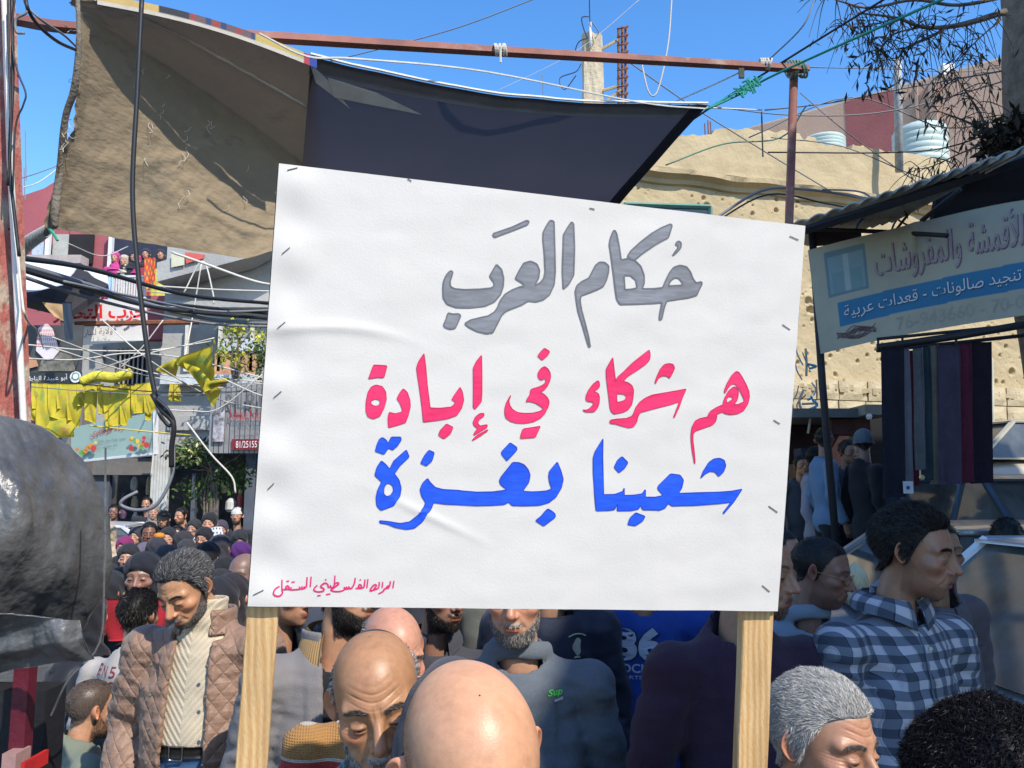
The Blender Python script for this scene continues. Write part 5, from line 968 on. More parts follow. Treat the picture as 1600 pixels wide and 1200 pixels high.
# market booth behind
bo = thing('market_booth', P(1300, 830, 9.8), 'low dark market booth behind the awning post with goods in its shade', 'stall')
m_dk = M('dark red brown cloth', (.035, .016, .018), .9, .5, 3, .3, 20); m_gt = M('grey tarpaulin', (.13, .145, .15), .7, .2, 3, .4, 15)
def bpt(name, px, Y, mat, d=.1): return part(name, px, Y, mat, bo, d)
bpt('back_cloth', (1228, 655, 1400, 840), 10.6, m_dk, .1); bpt('roof_edge', (1240, 638, 1352, 652), 9.4, m_gt, 1.4); bpt('roof_cap', (1352, 632, 1400, 648), 9.2, M('pale grey board', (.25, .24, .21), .8), 1.4); bpt('upright_panel', (1337, 645, 1354, 690), 9.6, m_gt, .2); bpt('side_cloth', (1354, 652, 1400, 800), 10.0, m_void, .1)
bpt('counter', (1236, 805, 1275, 850), 9.2, M('dim counter', (.08, .09, .11), .7), .5); bpt('roof_edge', (1150, 632, 1240, 650), 9.6, m_blk2, 1.2)
for i, (x, y, w, h, c) in enumerate(((1252, 700, 20, 16, (.02, .025, .05)), (1262, 715, 10, 24, (.16, .07, .03)), (1244, 725, 18, 28, (.10, .05, .03)), (1300, 655, 60, 24, (.05, .02, .02)), (1250, 760, 24, 40, (.05, .055, .07)), (1323, 742, 10, 6, (.6, .6, .62)))):
    mb = MB(); pbox(mb, x, y, x + w, y + h, 9.5, .25); mk('goods', mb, M('booth goods %d' % i, c, .8, .4, 12), bo, auto=30)
mb = MB(); c = P(1358, 651, 9.1); lathe(mb, [(.02, -.03), (.035, 0), (.02, .03)], c, 10); tag(mk('small_bulb', mb, M('white enamel')), 'small round white bulb under the booth roof corner', 'bulb')
# debris on the ledge left of the awning post
mb = MB()
for k in range(14): c = P(rs.uniform(1240, 1272), rs.uniform(570, 640), 9.6); e = c + Vector((rs.uniform(-.15, .15), 0, rs.uniform(-.35, .35))); tube(mb, crom([c, (c + e) / 2 + Vector((rs.uniform(-.1, .1), 0, 0)), e], 4), rs.choice([.008, .015]), 5, c4=[(.5, .14, .08), (.1, .4, .6), (.5, .47, .4)][rs.randint(3)])
tag(mk('tangled_cords', mb, m_att), 'tangle of red, blue and white cords above the booth roof', 'cords')

# ------------------------------------------------------------------ black plastic wrapped cart at left
cart = thing('wrapped_cart', P(20, 1400, 1.75), 'market cart wrapped in creased glossy black plastic on a dark red post, left foreground', 'cart')
m_pl = M('dusty black polythene', (.07, .071, .073), .27, .35, 5, .35, 30, spec=.6, dirt=((.125, .123, .12), 3.5, .45))
nt, N, L, b = nodes(m_pl); nr = N.new('ShaderNodeMapRange'); nr.inputs[3].default_value = .16; nr.inputs[4].default_value = .55; L([q for q in N if q.type == 'TEX_NOISE'][0].outputs[0], nr.inputs[0]); L(nr.outputs[0], b.inputs['Roughness'])
C0 = V3(P(-50, 840, 1.8))
def bag(p):
    q = (p - np.float32(C0)).astype(float); r = q * [1, .8, .7]
    d = ell(q, (-.10, .02, -.04), (.36, .34, .36))
    for n, o in (((.90, -.12, .50), .208), ((.99, -.15, .10), .216), ((.25, -.72, .66), .235), ((-.10, -.60, .80), .235), ((.45, -.88, .12), .215), ((0, 0, 1.), .245), ((.75, -.5, -.45), .20), ((0, 0, -1.), .272)):
        n = V3(n) / np.linalg.norm(n); d = smax(d, q @ n - o - .012 * noise(r + o, 3.1, 2, int(o * 100) % 5), .022)
    fold = np.abs(noise(q @ np.array([[1, .2, .3], [0, 1, 0], [.15, .1, .25]]) * 1.0, 9, 2, 4)); low = sst(-.05, -.2, q[:, 2])
    w = .034 * crump(r * [1, 1, .6], 7, 8, 3) + .021 * crump(r * [1.2, 1, .6], 18, 8, 1) * (.5 + .9 * low) + .006 * crump(r * [1.5, 1, .5], 52, 6, 2) + .004 * noise(r, 20, 2, 5); return (d + w - .030).astype(np.float32)
v, f = snet(bag, C0 + [-.46, -.34, -.34], C0 + [.32, .3, .34], .0058); mb = MB(); mb.add(v, f); mk('plastic_wrap', mb, m_pl, cart, auto=24)
mb = MB(); u_, w_ = np.meshgrid(np.linspace(0, 1, 40), np.linspace(0, 1, 30), indexing='ij')
def flap(u, v):
    q = bil([P(-80, 1066, 1.62), P(112, 1040, 1.56), P(96, 975, 1.54), P(-80, 955, 1.50)])(u, v); q[:, 1] += .06 * crump(q, 10, 8, 4) + .022 * crump(q, 28, 6, 2) - .02 * np.sin(u * 3.1); q[:, 2] += .018 * noise(q, 8, 3, 5) * (1 - v); q[:, 0] += .02 * noise(q, 9, 2, 2) * u; return q
gridmesh(mb, flap, 90, 60, thick=.003); mk('plastic_flap', mb, m_pl, cart, smooth=True)
def cp_part(name, px, Y, mat, d): mb = MB(); pbox(mb, *px, Y, d); mk(name, mb, mat, cart, auto=30)
p_ = P(40, 1050, 1.7); mb = MB(); box(mb, (p_.x, 1.7, p_.z / 2), (.03, .03, p_.z + .1)); mk('post', mb, M('dark red paint', (.10, .008, .02), .5, .2, 8), cart)
mb = MB(); box(mb, (-1.16, 1.80, p_.z / 2 - .03), (.42, .08, p_.z - .04)); mk('under_cart_shade', mb, M('under cart shade black', (.012, .012, .016), .7, .4, 6), cart)  # thin dark panel put in for the shade under the cart
cp_part('red_box', (32, 1192, 38, 1215), 1.6, M('bright red plastic', (.5, .02, .02), .5), .08); cp_part('pink_card', (2, 1178, 24, 1215), 1.65, M('pinkish card', (.35, .20, .18), .7), .05)
mb = MB(); tube(mb, crom([P(165, 700, 1.7), P(163, 900, 1.68), P(155, 1005, 1.66), P(108, 1060, 1.6), P(80, 1118, 1.6)], 5), .002, 5); mk('plastic_edge', mb, m_pl, cart)
# ------------------------------------------------------------------ people
def headsdf(p, g):
    x = np.abs(p[:, 0]); q = np.stack([x, p[:, 1], p[:, 2]], 1); fa = g.get('fat', 0); ns = g.get('nose', 1.)
    d = ell(q, (0, .014, .034), (.0765, .099, .086))
    d = smin(d, ell(q, (0, -.022, -.030), (.062 + fa * .5, .070, .082)), .03)
    d = smin(d, ell(q, (0, -.034, -.076), (.050 + fa, .050, .040)), .03)
    d = smin(d, ell(q, (0, -.076, -.100), (.021, .017, .017)), .022)
    d = smin(d, cap(q, (.012, -.079, .026), (.050, -.064, .024), .0105, .009), .018)
    d = smin(d, ell(q, (.046, -.058, -.020), (.022, .022, .017)), .022)
    d = smin(d, ell(q, (0, -.080, -.062), (.029, .021, .026)), .02)
    d = smax(d, -ell(q, (.033, -.108, .001), (.021, .023, .015)), .016)
    d = smin(d, cap(q, (0, -.084, .020), (0, -.110 - .006 * ns, -.026), .0075, .0105 * ns), .010)
    d = smin(d, ell(q, (.0135, -.0985, -.033), (.0085, .011, .008)), .007)
    d = smax(d, -ell(q, (.007, -.108, -.043), (.004, .006, .0035)), .003)
    d = smin(d, ell(q, (.0325, -.0775, .001), (.0155, .0145, .0135)), .005)
    lid = g.get('lid', .3)
    d = smax(d, -ell(q, (.0325, -.0930, -.0005 - .002 * (1 - lid)), (.0125, .011, .0008 + .0050 * lid)), .0022)
    d = smax(d, -cap(q, (.021, -.093, .010), (.044, -.084, .0095), .0015), .006)          # lid fold
    d = smax(d, -cap(q, (.020, -.098, -.013), (.040, -.088, -.016), .001), .008 if g.get('age') else .002)     # eye bag
    d = smin(d, ell(q, (0, -.0985, -.0585), (.021, .0075, .0050)), .006)
    d = smin(d, ell(q, (0, -.0965, -.0705), (.018, .0080, .0060)), .006)
    d = smax(d, -ell(q, (0, -.106, -.0645), (.024, .010, .0014)), .0035)
    d = smax(d, -cap(q, (.018, -.101, -.034), (.033, -.084, -.066), .0015), .009 if g.get('age') else .004)
    d = smax(d, -ell(q, (0, -.108, -.083), (.018, .010, .004)), .01)
    d = smin(d, cap(q, (0, .022, -.06), (0, .040, -.21), .049 + fa * .4, .056 + fa * .3), .020)
    if fa > .004: d = smin(d, ell(q, (0, -.035, -.112), (.042, .035, .018)), .03)
    d = smin(d, ell(q, (0, .045, -.285), (.085, .055, .05)), .04)
    return d
def nrm(v, f):
    a, b, c = v[f[:, 0]], v[f[:, 1]], v[f[:, 2]]; n = np.cross(b - a, c - a); o = np.zeros_like(v)
    for k in range(f.shape[1]): np.add.at(o, f[:, k], n)
    return o / (np.linalg.norm(o, axis=1)[:, None] + 1e-12)
HC = {}
def head(g, nr, ns):
    key = (str(sorted(g.items())), nr)
    if key in HC: return HC[key]
    K = [0, .10, .20, .56, .68, .76, .84, .92, 1]; t = np.linspace(0, 1, nr)
    el = np.radians(np.interp(t, K, [89.5, 62, 36, -28, -50, -40, -22, 0, 0])); oz = np.interp(t, K, [0, 0, 0, 0, 0, -.05, -.10, -.17, -.29]); oy = np.interp(t, K, [.01, .005, 0, 0, 0, .01, .025, .035, .04])
    th = np.linspace(0, 2 * math.pi, ns, endpoint=False); th = th - .42 * np.sin(th)   # dense at the front
    T, A = np.meshgrid(np.arange(nr), th, indexing='ij'); T = T.ravel(); A = A.ravel()
    D = np.stack([np.sin(A) * np.cos(el[T]), -np.cos(A) * np.cos(el[T]), np.sin(el[T])], 1).astype(np.float32)
    O = np.stack([A * 0, oy[T], oz[T]], 1).astype(np.float32); r = np.full(len(T), .20, np.float32)
    for i in range(26): r -= headsdf(O + D * r[:, None], g) * .88; r = np.clip(r, .01, .3)
    v = (O + D * r[:, None]).astype(float)
    i, j = np.meshgrid(np.arange(nr - 1), np.arange(ns), indexing='ij'); i = i.ravel(); j = j.ravel(); k = (j + 1) % ns
    f = np.stack([i * ns + j, (i + 1) * ns + j, (i + 1) * ns + k, i * ns + k], 1)
    # forehead and crow's-feet creases
    n = nrm(v, f)
    if (n[:ns * 3].mean(0)[2] < 0): f = f[:, ::-1]; n = -n
    if g.get('age'):
        x, y, z = v.T; m = np.exp(-((z - .052) / .020) ** 2) * sst(-.03, -.07, y) * sst(.055, .03, np.abs(x)); w = np.cos((z + .006 * np.cos(x * 60)) * 2 * math.pi / .0125) ** 3
        v = v - n * (m * np.maximum(w, 0) * .0017 * g['age'])[:, None]; fr = np.exp(-((np.abs(x) - .006) / .0022) ** 2) * np.exp(-((z - .024) / .010) ** 2) * (y < -.07)
        v = v - n * (fr * .0030 * g['age'])[:, None]; cr = np.exp(-((np.abs(x) - .056) / .008) ** 2) * np.exp(-((z) / .012) ** 2) * (y < -.02); v = v - n * (cr * np.maximum(np.cos(z * 1100), 0) * .0011)[:, None]
    HC[key] = (v, f, nrm(v, f)); return HC[key]
def masks(v, kind='short', recede=0.):
    x, y, z = v.T; az = np.arctan2(np.abs(x), -(y - .01)); n_ = noise(v, 28, 3, 3) * .004
    hl = np.interp(az, [0, .45, .85, 1.15, 1.38, 1.62, 1.75, 2.2, 3.2], [.080 + recede, .079 + recede, .066 + recede * .8, .030, -.028, -.030, .012, -.045, -.085]) + n_
    ear = sst(.012, .020, np.hypot((y - .012) / 1.0, (z + .005) / 1.6) - .012 + 0 * x) 
    hair = sst(-.003, .006, z - hl) * (az < 3.3) * (z > -.10)
    if kind == 'horseshoe': top = np.interp(az, [0, 1.15, 1.4, 2.0, 3.2], [-.2, -.2, .050, .062, .058]) + n_ * 2; hair = hair * sst(.012, -.012, z - top)
    ch = np.interp(az, [0, .35, .62, .95, 1.30, 1.55], [-.078, -.075, -.058, -.038, -.012, .0]) + n_
    beard = sst(.003, -.004, z - ch) * sst(1.62, 1.5, az) * sst(-.140, -.126, z + .25 * np.maximum(0, y + .02))
    mus = sst(.034, .026, np.abs(x)) * sst(-.047, -.051, z) * sst(-.062, -.0565, z) * (y < -.07)
    lip = np.exp(-(np.maximum(0, np.abs(x) - .017) / .004) ** 2) * sst(-.053, -.056, z) * sst(-.0775, -.0745, z) * (y < -.085)
    beard = np.clip(np.maximum(beard * (1 - lip), mus), 0, 1)
    by = .0265 + .004 * np.sin(np.clip((np.abs(x) - .012) / .036, 0, 1) * math.pi) - .08 * np.maximum(0, np.abs(x) - .040)
    brow = np.exp(-((z - by) / .0042) ** 4) * sst(.009, .014, np.abs(x)) * sst(.056, .046, np.abs(x)) * (y < -.04)
    return hair, beard, lip, brow
def strands(mb, v, f, n, mask, num, L, W, flow, cols, lift=.5, curl=.3, jit=.35, seed=0):
    r = np.random.RandomState(seed); fc = f[:, :4]; c = v[fc].mean(1); m = mask[fc].min(1)
    ar = np.linalg.norm(np.cross(v[fc[:, 2]] - v[fc[:, 0]], v[fc[:, 3]] - v[fc[:, 1]]), axis=1) * m
    if ar.sum() <= 0: return
    id_ = r.choice(len(fc), num, p=ar / ar.sum()); w = r.dirichlet([1, 1, 1, 1], num); p = (v[fc[id_]] * w[:, :, None]).sum(1); nn = n[fc[id_, 0]]
    fl = flow(p, nn); fl = fl + jit * np.stack([noise(p, 30, 2, 1), noise(p, 30, 2, 4), noise(p, 30, 2, 7)], 1) * 2 + r.normal(size=p.shape) * jit * .5
    fl -= nn * (fl * nn).sum(1)[:, None] * .85; fl /= np.linalg.norm(fl, axis=1)[:, None] + 1e-9
    l = L * r.uniform(.55, 1.15, (num, 1)); d1 = nn * lift + fl * (1 - lift * .4); d2 = nn * lift * (.2) + fl + r.normal(size=p.shape) * curl; d1 /= np.linalg.norm(d1, axis=1)[:, None]; d2 /= np.linalg.norm(d2, axis=1)[:, None]
    m1 = p + d1 * l * .5; tip = m1 + d2 * l * .5; s = np.cross(d1, nn + r.normal(size=p.shape) * .6); s /= np.linalg.norm(s, axis=1)[:, None] + 1e-9; s *= W
    V = np.stack([p - s - nn * .001, p + s - nn * .001, m1 + s * .8, m1 - s * .8, tip], 1).reshape(-1, 3); b = np.arange(num)[:, None] * 5
    col = V3(cols)[r.randint(len(cols), size=num)] * r.uniform(.75, 1.25, (num, 1))
    k0 = mb.n; mb.V.append(V); mb.n += len(V); mb.hc = True; mb.C.append(np.repeat(col, 5, axis=0)); mb.F.append(b + np.array([[0, 1, 2, 3]]) + k0); mb.F.append(b + np.array([[3, 2, 4]]) + k0)
m_skin = M('skin', attr=True, rough=.40, var=.10, scale=90, bump=.07, bscale=420, spec=.42, sss=.10)
m_hair = M('hair', attr=True, rough=.5, var=.05, bump=0, spec=.35)
m_eye = M('eye', attr=True, rough=.08, var=0, bump=0, spec=.6)
def earmesh(sx):
    n, k = 12, 26; u, a = np.meshgrid(np.linspace(0, 1, n), np.linspace(0, 2 * math.pi, k, endpoint=False), indexing='ij'); u = u.ravel(); a = a.ravel()
    ry = .0165 * (1 + .12 * np.cos(a)); rz = .031 * (1 + .10 * np.sin(a)); Y = u * ry * np.cos(a) * (1 - .35 * (np.sin(a) < 0) * -np.sin(a)); Z = u * rz * np.sin(a)
    h = .0065 * np.exp(-((u - .86) / .13) ** 2) * (1 - .5 * (np.abs(a - math.pi) < .9)) - .007 * np.exp(-(u / .42) ** 2) + .004 * np.exp(-((u - .55) / .10) ** 2) * (np.sin(a) > -.2)
    X = .010 + h + .010 * (Y > 0) * Y / .0165
    p = np.stack([X, Y, Z], 1); q = p.copy(); q[:, 0] = -.004; q[:, 1] *= .85; q[:, 2] *= .85; m = len(p)
    i, j = np.meshgrid(np.arange(n - 1), np.arange(k), indexing='ij'); i = i.ravel(); j = j.ravel(); kk = (j + 1) % k
    f = np.stack([i * k + j, (i + 1) * k + j, (i + 1) * k + kk, i * k + kk], 1); rim = np.stack([(n - 1) * k + np.arange(k), (n - 1) * k + np.arange(k) + m, (n - 1) * k + (np.arange(k) + 1) % k + m, (n - 1) * k + (np.arange(k) + 1) % k], 1)
    v = np.vstack([p, q]); v = v @ np.array(Matrix.Rotation(R(-12), 3, 'X')).T; v = v @ np.array(Matrix.Rotation(R(-16), 3, 'Z')).T
    v[:, 0] += .070; v[:, 1] += .016; v[:, 2] += -.004; v[:, 0] *= sx; F_ = np.vstack([f, rim]); return v, (F_ if sx > 0 else F_[:, ::-1])
def rot(ax, a): return np.array(Matrix.Rotation(a, 3, ax))
class Pose:
    """maps head-local points to the world: nod about the neck, turn, place"""
    def __init__(s, hc, yaw, pitch, roll=0, sc=1.):
        s.Rz = rot('Z', R(yaw)); s.p = R(pitch); s.ro = R(roll); s.sc = sc; s.o = np.zeros(3); s.o = V3(hc) - s(np.zeros((1, 3)))[0]
    def __call__(s, v):
        v = np.asarray(v, float).copy(); w = sst(-.22, -.075, v[:, 2])[:, None]; pv = np.array([0, .03, -.10])
        a = s.p * w[:, 0]; q = v - pv; y, z = q[:, 1].copy(), q[:, 2].copy(); q[:, 1] = y * np.cos(a) - z * np.sin(a); q[:, 2] = y * np.sin(a) + z * np.cos(a)
        a = s.ro * w[:, 0]; x, z = q[:, 0].copy(), q[:, 2].copy(); q[:, 0] = x * np.cos(a) + z * np.sin(a); q[:, 2] = -x * np.sin(a) + z * np.cos(a)
        return (q + pv) @ s.Rz.T * s.sc + s.o
# ---- clothing
TB = {}
def torso_sdf(o):
    fat = o.get('fat', 0); w = o.get('w', 1.); tz = o.get('tz', 1.); thick = o.get('thick', .012); wr = o.get('wr', 1.); sd = o.get('seed', 0)
    arms = o.get('arms', [((.205, .012, -.115), (.265, .045, -.39), (.25, -.06, -.62))] * 2)
    def f(p, extra=0.):
        q = p.copy(); q[:, 2] /= tz; x = q[:, 0] / w; q2 = np.stack([x, q[:, 1], q[:, 2]], 1)
        d = ell(q2, (0, .012, -.26), (.178, .118, .22)); d = smin(d, cap(q2, (-.140, .02, -.108), (.140, .02, -.108), .052), .05)
        d = smin(d, cap(q2, (0, .025, .03), (0, .03, -.10), .050, .105), .05); d = smin(d, ell(q2, (0, -.015 - fat * .3, -.46), (.160 + fat * .5, .115 + fat, .20)), .06); d = smin(d, ell(q2, (0, .01, -.63), (.170, .118, .14)), .05)
        for c, r in o.get('add', []): d = smin(d, ell(q2, c, r), .05)
        for sx, a in zip((1, -1), arms):
            if a is None: continue
            s_, e_, w_ = [np.array(t) * [sx, 1, 1] for t in a]; ar = cap(q2, s_, e_, .066 * o.get('aw', 1), .054 * o.get('aw', 1)); ar = smin(ar, cap(q2, e_, w_, .052 * o.get('aw', 1), .043 * o.get('aw', 1)), .02); d = smin(d, ar, .018)
        r = q2.astype(float); n1 = noise(r * [1, 1, 1.6] + sd, 7, 3, sd % 5); n2 = np.abs(noise(r * [1, 1, 2.4] + r[:, [2, 2, 2]] * .5 + sd, 11, 2, (sd + 2) % 5))
        n2 = n2 * .7 + .55 * crump(r * [1, 1, 1.5] + sd, 9, 6, (sd + 1) % 5); el = np.exp(-((q2[:, 2] + .38) / .09) ** 2) * (np.abs(x) > .17) + np.exp(-((q2[:, 2] + .17) / .07) ** 2) * (np.abs(x) > .10) + .6 * np.exp(-((q2[:, 2] + .56) / .10) ** 2)
        d = d - thick + wr * (.007 * n1 + (.011 + .020 * el) * n2 * .8 - .003) ; return (d - extra).astype(np.float32)
    return f
def openneck(p, d, r=.066, dz=0.): return smax(d, -cap(p, (0, .0, -.035 + dz), (0, .035, .2), r), .008)
def sleeves_cut(p, d, z0):   # short sleeves
    return d
def build_torso(o, box_=None):
    key = str(sorted((k, str(v)) for k, v in o.items() if k != 'mat')); 
    if key in TB: return TB[key]
    f0 = torso_sdf(o); h = o.get('h', .011); kind = o.get('kind', 'shirt'); tz = o.get('tz', 1)
    def f(p):
        d = f0(p)
        if kind == 'hoodie':
            t = rot('X', R(15)); q = (p - np.float32((0, .025, -.012))) @ t.astype(np.float32).T; rr = np.sqrt((q[:, 0] / 1.02) ** 2 + (q[:, 1] / .95) ** 2); tor = np.sqrt((rr - .090) ** 2 + ((q[:, 2]) / 1.7) ** 2) - .017 - .005 * noise(q.astype(float), 14, 2, 3)
            d = openneck(p, d, .080); d = smin(d, tor, .010); d = smin(d, ell(p, (0, .135, -.06), (.105, .05, .10)), .03)
        elif kind == 'turtle': d = smin(d, smax(cap(p, (0, .012, -.05), (0, .010, .085), .088, .080) - .004 * np.sin(p[:, 2] * 75 + p[:, 0] * 14), p[:, 2] - .088, .014), .02); d = smax(d, -cap(p, (0, .012, .06), (0, .012, .2), .066), .008)
        elif kind == 'jacket':
            inner = f0(p) + .021; op = o.get('open', (.055, .085)); wz = op[0] + (op[1] - op[0]) * np.clip(-p[:, 2] / (.6 * tz), 0, 1); cx = o.get('ocx', 0.)
            wz = np.where(p[:, 2] > -.05, .09, wz); cut = np.where(p[:, 1] < .03, wz - np.abs(p[:, 0] - cx), -1); d = np.maximum(d, -inner); d = np.maximum(d, cut); d = openneck(p, d, .078)
            col = np.abs(np.sqrt(p[:, 0] ** 2 + ((p[:, 1] - .03) / 1.0) ** 2) - .098 - .25 * np.clip(-p[:, 2], 0, .1)) - .007; col = smax(col, np.abs(p[:, 2] - .005) - .045, .008); col = np.maximum(col, np.where((p[:, 1] < -.035), .05 - np.abs(p[:, 0]), -1)); d = smin(d, col, .008)
        elif kind == 'shirt': d = openneck(p, d, .068, -.01)
        elif kind == 'tee': d = openneck(p, d, .075, -.02)
        if o.get('bottom') is not None: d = np.maximum(d, -(p[:, 2] - o['bottom'] * tz))
        return d
    b = box_ or ([-.42 * o.get('w', 1), -.30, -.76 * tz], [.42 * o.get('w', 1), .36, .24])
    if o.get('tallbox'): b = ([-.42, -.34, -.76 * tz], [.42, .42, .42])
    v, fc = snet(f, b[0], b[1], h); TB[key] = (v, fc); return TB[key]
def legs(p):
    x = np.abs(p[:, 0]); q = np.stack([x, p[:, 1], p[:, 2]], 1); d = ell(q, (0, .01, .0), (.165, .12, .12)); d = smin(d, cap(q, (.085, .01, -.06), (.095, .0, -.44), .088, .062), .03); d = smin(d, cap(q, (.095, 0, -.44), (.10, .03, -.85), .062, .052), .02); return (d + .006 * np.abs(noise(q.astype(float), 9, 2, 3))).astype(np.float32)
LEG = None; SHOE = None
def lowerbody(root, nb, byaw, gnd, mat, top=-.60, skirt=False):
    global LEG, SHOE
    if LEG is None:
        v, f = snet(legs, (-.26, -.2, -.92), (.26, .2, .16), .02); m_ = MB(); m_.add(v / [1, 1, .90], f); LEG = mesh('trousers', m_, True)
        m_ = MB(); gridmesh(m_, lambda u, w: np.stack([(.05 * np.cos(u * 6.2832)) * np.sin(math.pi * w) , -.07 + .14 * np.sin(math.pi * w) * np.sin(u * 6.2832) * -1 * 1.0, .05 * (1 - w) * 1.2 + .0 * u], 1), 17, 9); SHOE = mesh('shoe', m_, True); SHOE.materials.append(M('dark shoe leather', (.03, .025, .02), .5))
    L_ = max(.25, nb[2] + top - gnd); me = LEG
    key = mat.name
    if key not in TB: c = LEG.copy(); c.materials.clear(); c.materials.append(mat); TB[key] = c
    o = bpy.data.objects.new('trousers', TB[key]); S.collection.objects.link(o); o.parent = root; o.location = Vector(nb + [0, 0, top]) - BASE[root.name]; o.rotation_euler = (0, 0, R(byaw)); o.scale = (1, 1, L_ * .985)
    for sx in (-1, 1):
        o = bpy.data.objects.new('shoe', SHOE); S.collection.objects.link(o); o.parent = root; q = rot('Z', R(byaw)) @ np.array([sx * .10, -.02, 0]); o.location = Vector((nb[0] + q[0], nb[1] + q[1], gnd + .005)) - BASE[root.name]; o.rotation_euler = (0, 0, R(byaw))
def hand(mb, wrist, d, side, palmn, skin, sc=1., curl=.5):
    """palm and five bent fingers hanging from the wrist along d"""
    d = V3(d) / np.linalg.norm(d); n = V3(palmn); n = n - d * (n @ d); n /= np.linalg.norm(n); s = np.cross(d, n) * side; w = V3(wrist)
    pts = [w - d * .03, w, w + d * .035 * sc, w + d * .075 * sc, w + d * .092 * sc]; u = np.linspace(0, 2 * math.pi, 12, endpoint=False); V = []
    for p, a, b in zip(pts, (.026, .024, .034, .042, .036), (.021, .018, .016, .015, .011)): V += [p + s * math.cos(t) * a * sc + n * math.sin(t) * b * sc for t in u]
    k = 12; mb.add(V, [(i * k + j, i * k + (j + 1) % k, (i + 1) * k + (j + 1) % k, (i + 1) * k + j) for i in range(4) for j in range(k)] + [tuple(range(k)), tuple(range(5 * k - 1, 4 * k - 1, -1))], skin)
    for i, (o, l) in enumerate(((-.030, .066), (-.010, .076), (.011, .070), (.030, .056))):
        a = w + d * .085 * sc + s * o * sc; q = [a - d * .015]; dd = d.copy()
        for j, t in enumerate((.45, .32, .23)): q.append(q[-1] + dd * l * t * sc * (1.2 if j == 0 else 1)); dd = dd * math.cos(curl * .6) + n * math.sin(curl * .6)
        q.append(q[-1] + dd * .004); tube(mb, crom(q, 3), [.0092 * sc, .0085 * sc, .0075 * sc, .006 * sc], 7, skin)
    a = w + d * .025 * sc - s * .030 * sc; q = [a, a - s * .022 * sc + d * .022 * sc + n * .006, a - s * .026 * sc + d * .046 * sc + n * .016 * sc, a - s * .020 * sc + d * .066 * sc + n * .024 * sc]; tube(mb, crom(q, 3), [.013 * sc, .010 * sc, .0085 * sc, .006 * sc], 7, skin)
GN = [0]
def person(label, px, py, Y, yaw=0, pitch=0, roll=0, sc=1., skin=(.46, .25, .15), g={}, res=(90, 84), hair='short', hcol=None, hlen=.02, hnum=2500, hlift=.5, hW=.0007, thickh=.006, recede=0., beard=0, bcol=None, bnum=0, cloth_=None, byaw=None, inner=None, trousers=None, eyes=False, group=None, ztop=None, hands=True, stub=0.0, flow=None, extra=None, curl=.3, brow_col=None, skirt=None, dz=0.):
    rr = GN[0] = GN[0] + 1
    hc = V3(P(px, py, Y)); ps = Pose(hc, yaw, pitch, roll, sc); byaw = yaw * .6 if byaw is None else byaw
    nb = ps(np.array([[0, .035, -.215]]))[0]; gnd = float(gz(nb[0], nb[1])); root = thing('person', (nb[0], nb[1], gnd), label, 'person', group)
    v, f, n = head(g, *res); hm, bm, lip, brow = masks(v, 'horseshoe' if hair in ('horseshoe', 'stubble') else 'short', recede)
    skin = V3(skin); col = np.tile(skin, (len(v), 1)); x, y, z = v.T
    red = np.exp(-((np.abs(x) - .045) / .02) ** 2 - ((z + .02) / .025) ** 2) * (y < -.03) + np.exp(-(x / .014) ** 2 - ((z + .03) / .02) ** 2) * (y < -.08)
    col = col * (1 + red[:, None] * np.array([.12, -.10, -.10])); col *= (1 + .08 * noise(v, 22, 3, 2) + .06 * noise(v, 90, 3, 5))[:, None]; bl = np.clip(noise(v, 14, 3, 6), 0, 1)[:, None]; col *= 1 + bl * np.array([.10, -.06, -.08]); sp_ = sst(.50, .62, noise(v + .3, 70, 2, 3))[:, None]; col *= 1 - .09 * sp_
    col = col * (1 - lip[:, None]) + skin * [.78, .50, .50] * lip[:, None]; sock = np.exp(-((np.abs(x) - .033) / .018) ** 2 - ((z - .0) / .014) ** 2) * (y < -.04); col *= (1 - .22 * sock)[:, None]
    hc_ = V3(hcol[0] if hcol else (.03, .025, .02)); bc_ = V3(bcol[0]) if bcol else hc_
    if hair in ('short', 'horseshoe'): col = col * (1 - hm[:, None] * .92) + hc_ * hm[:, None] * .92
    if hair == 'stubble': k = hm[:, None] * stub; col = col * (1 - k) + hc_ * k
    k = (bm * beard * .85)[:, None]; col = col * (1 - k) + bc_ * k; bwc = V3(brow_col) if brow_col else (hc_ if hair == 'short' and hc_[0] < .1 else V3((.05, .04, .03))); k = (brow * .8)[:, None]; col = col * (1 - k) + bwc * k
    eh = .0026 if eyes else .0052; k = np.exp(-((np.abs(x) - .032) / .013) ** 4 - ((z + .001 - (.002 if eyes else 0)) / eh) ** 4)[:, None] * (y < -.04)[:, None] * .85; col = col * (1 - k) + V3((.03, .02, .015)) * k
    mb = MB(); mb.add(ps(v), f, col); sk = tuple(skin)
    for sx in (-1, 1): ev, ef = earmesh(sx); mb.add(ps(ev), ef, tuple(skin * [1.08, .88, .85]))
    Rb = rot('Z', R(byaw)); TT = lambda q: np.asarray(q, float) @ Rb.T + nb + [0, 0, .055 + dz]
    if cloth_ and hands:
        ar = cloth_.get('arms', [((.205, .012, -.115), (.265, .045, -.39), (.25, -.06, -.62))] * 2); tz = cloth_.get('tz', 1); w_ = cloth_.get('w', 1)
        for sx, a in zip((1, -1), ar):
            if a is None: continue
            e_, w2 = [V3(t) * [sx * w_, 1, tz] for t in a[1:]]; dd = (w2 - e_); dd /= np.linalg.norm(dd); hm_ = MB(); hand(hm_, TT(w2 + dd * .05), Rb @ dd, sx, Rb @ np.array([-sx, 0, 0.]), sk, curl=.7); mk('hand', hm_, m_skin, root, smooth=True)
    mk('body', mb, m_skin, root, smooth=True)
    vw = ps(v); nw = nrm(vw, f)
    if nw[:100, 2].mean() < 0: nw = -nw
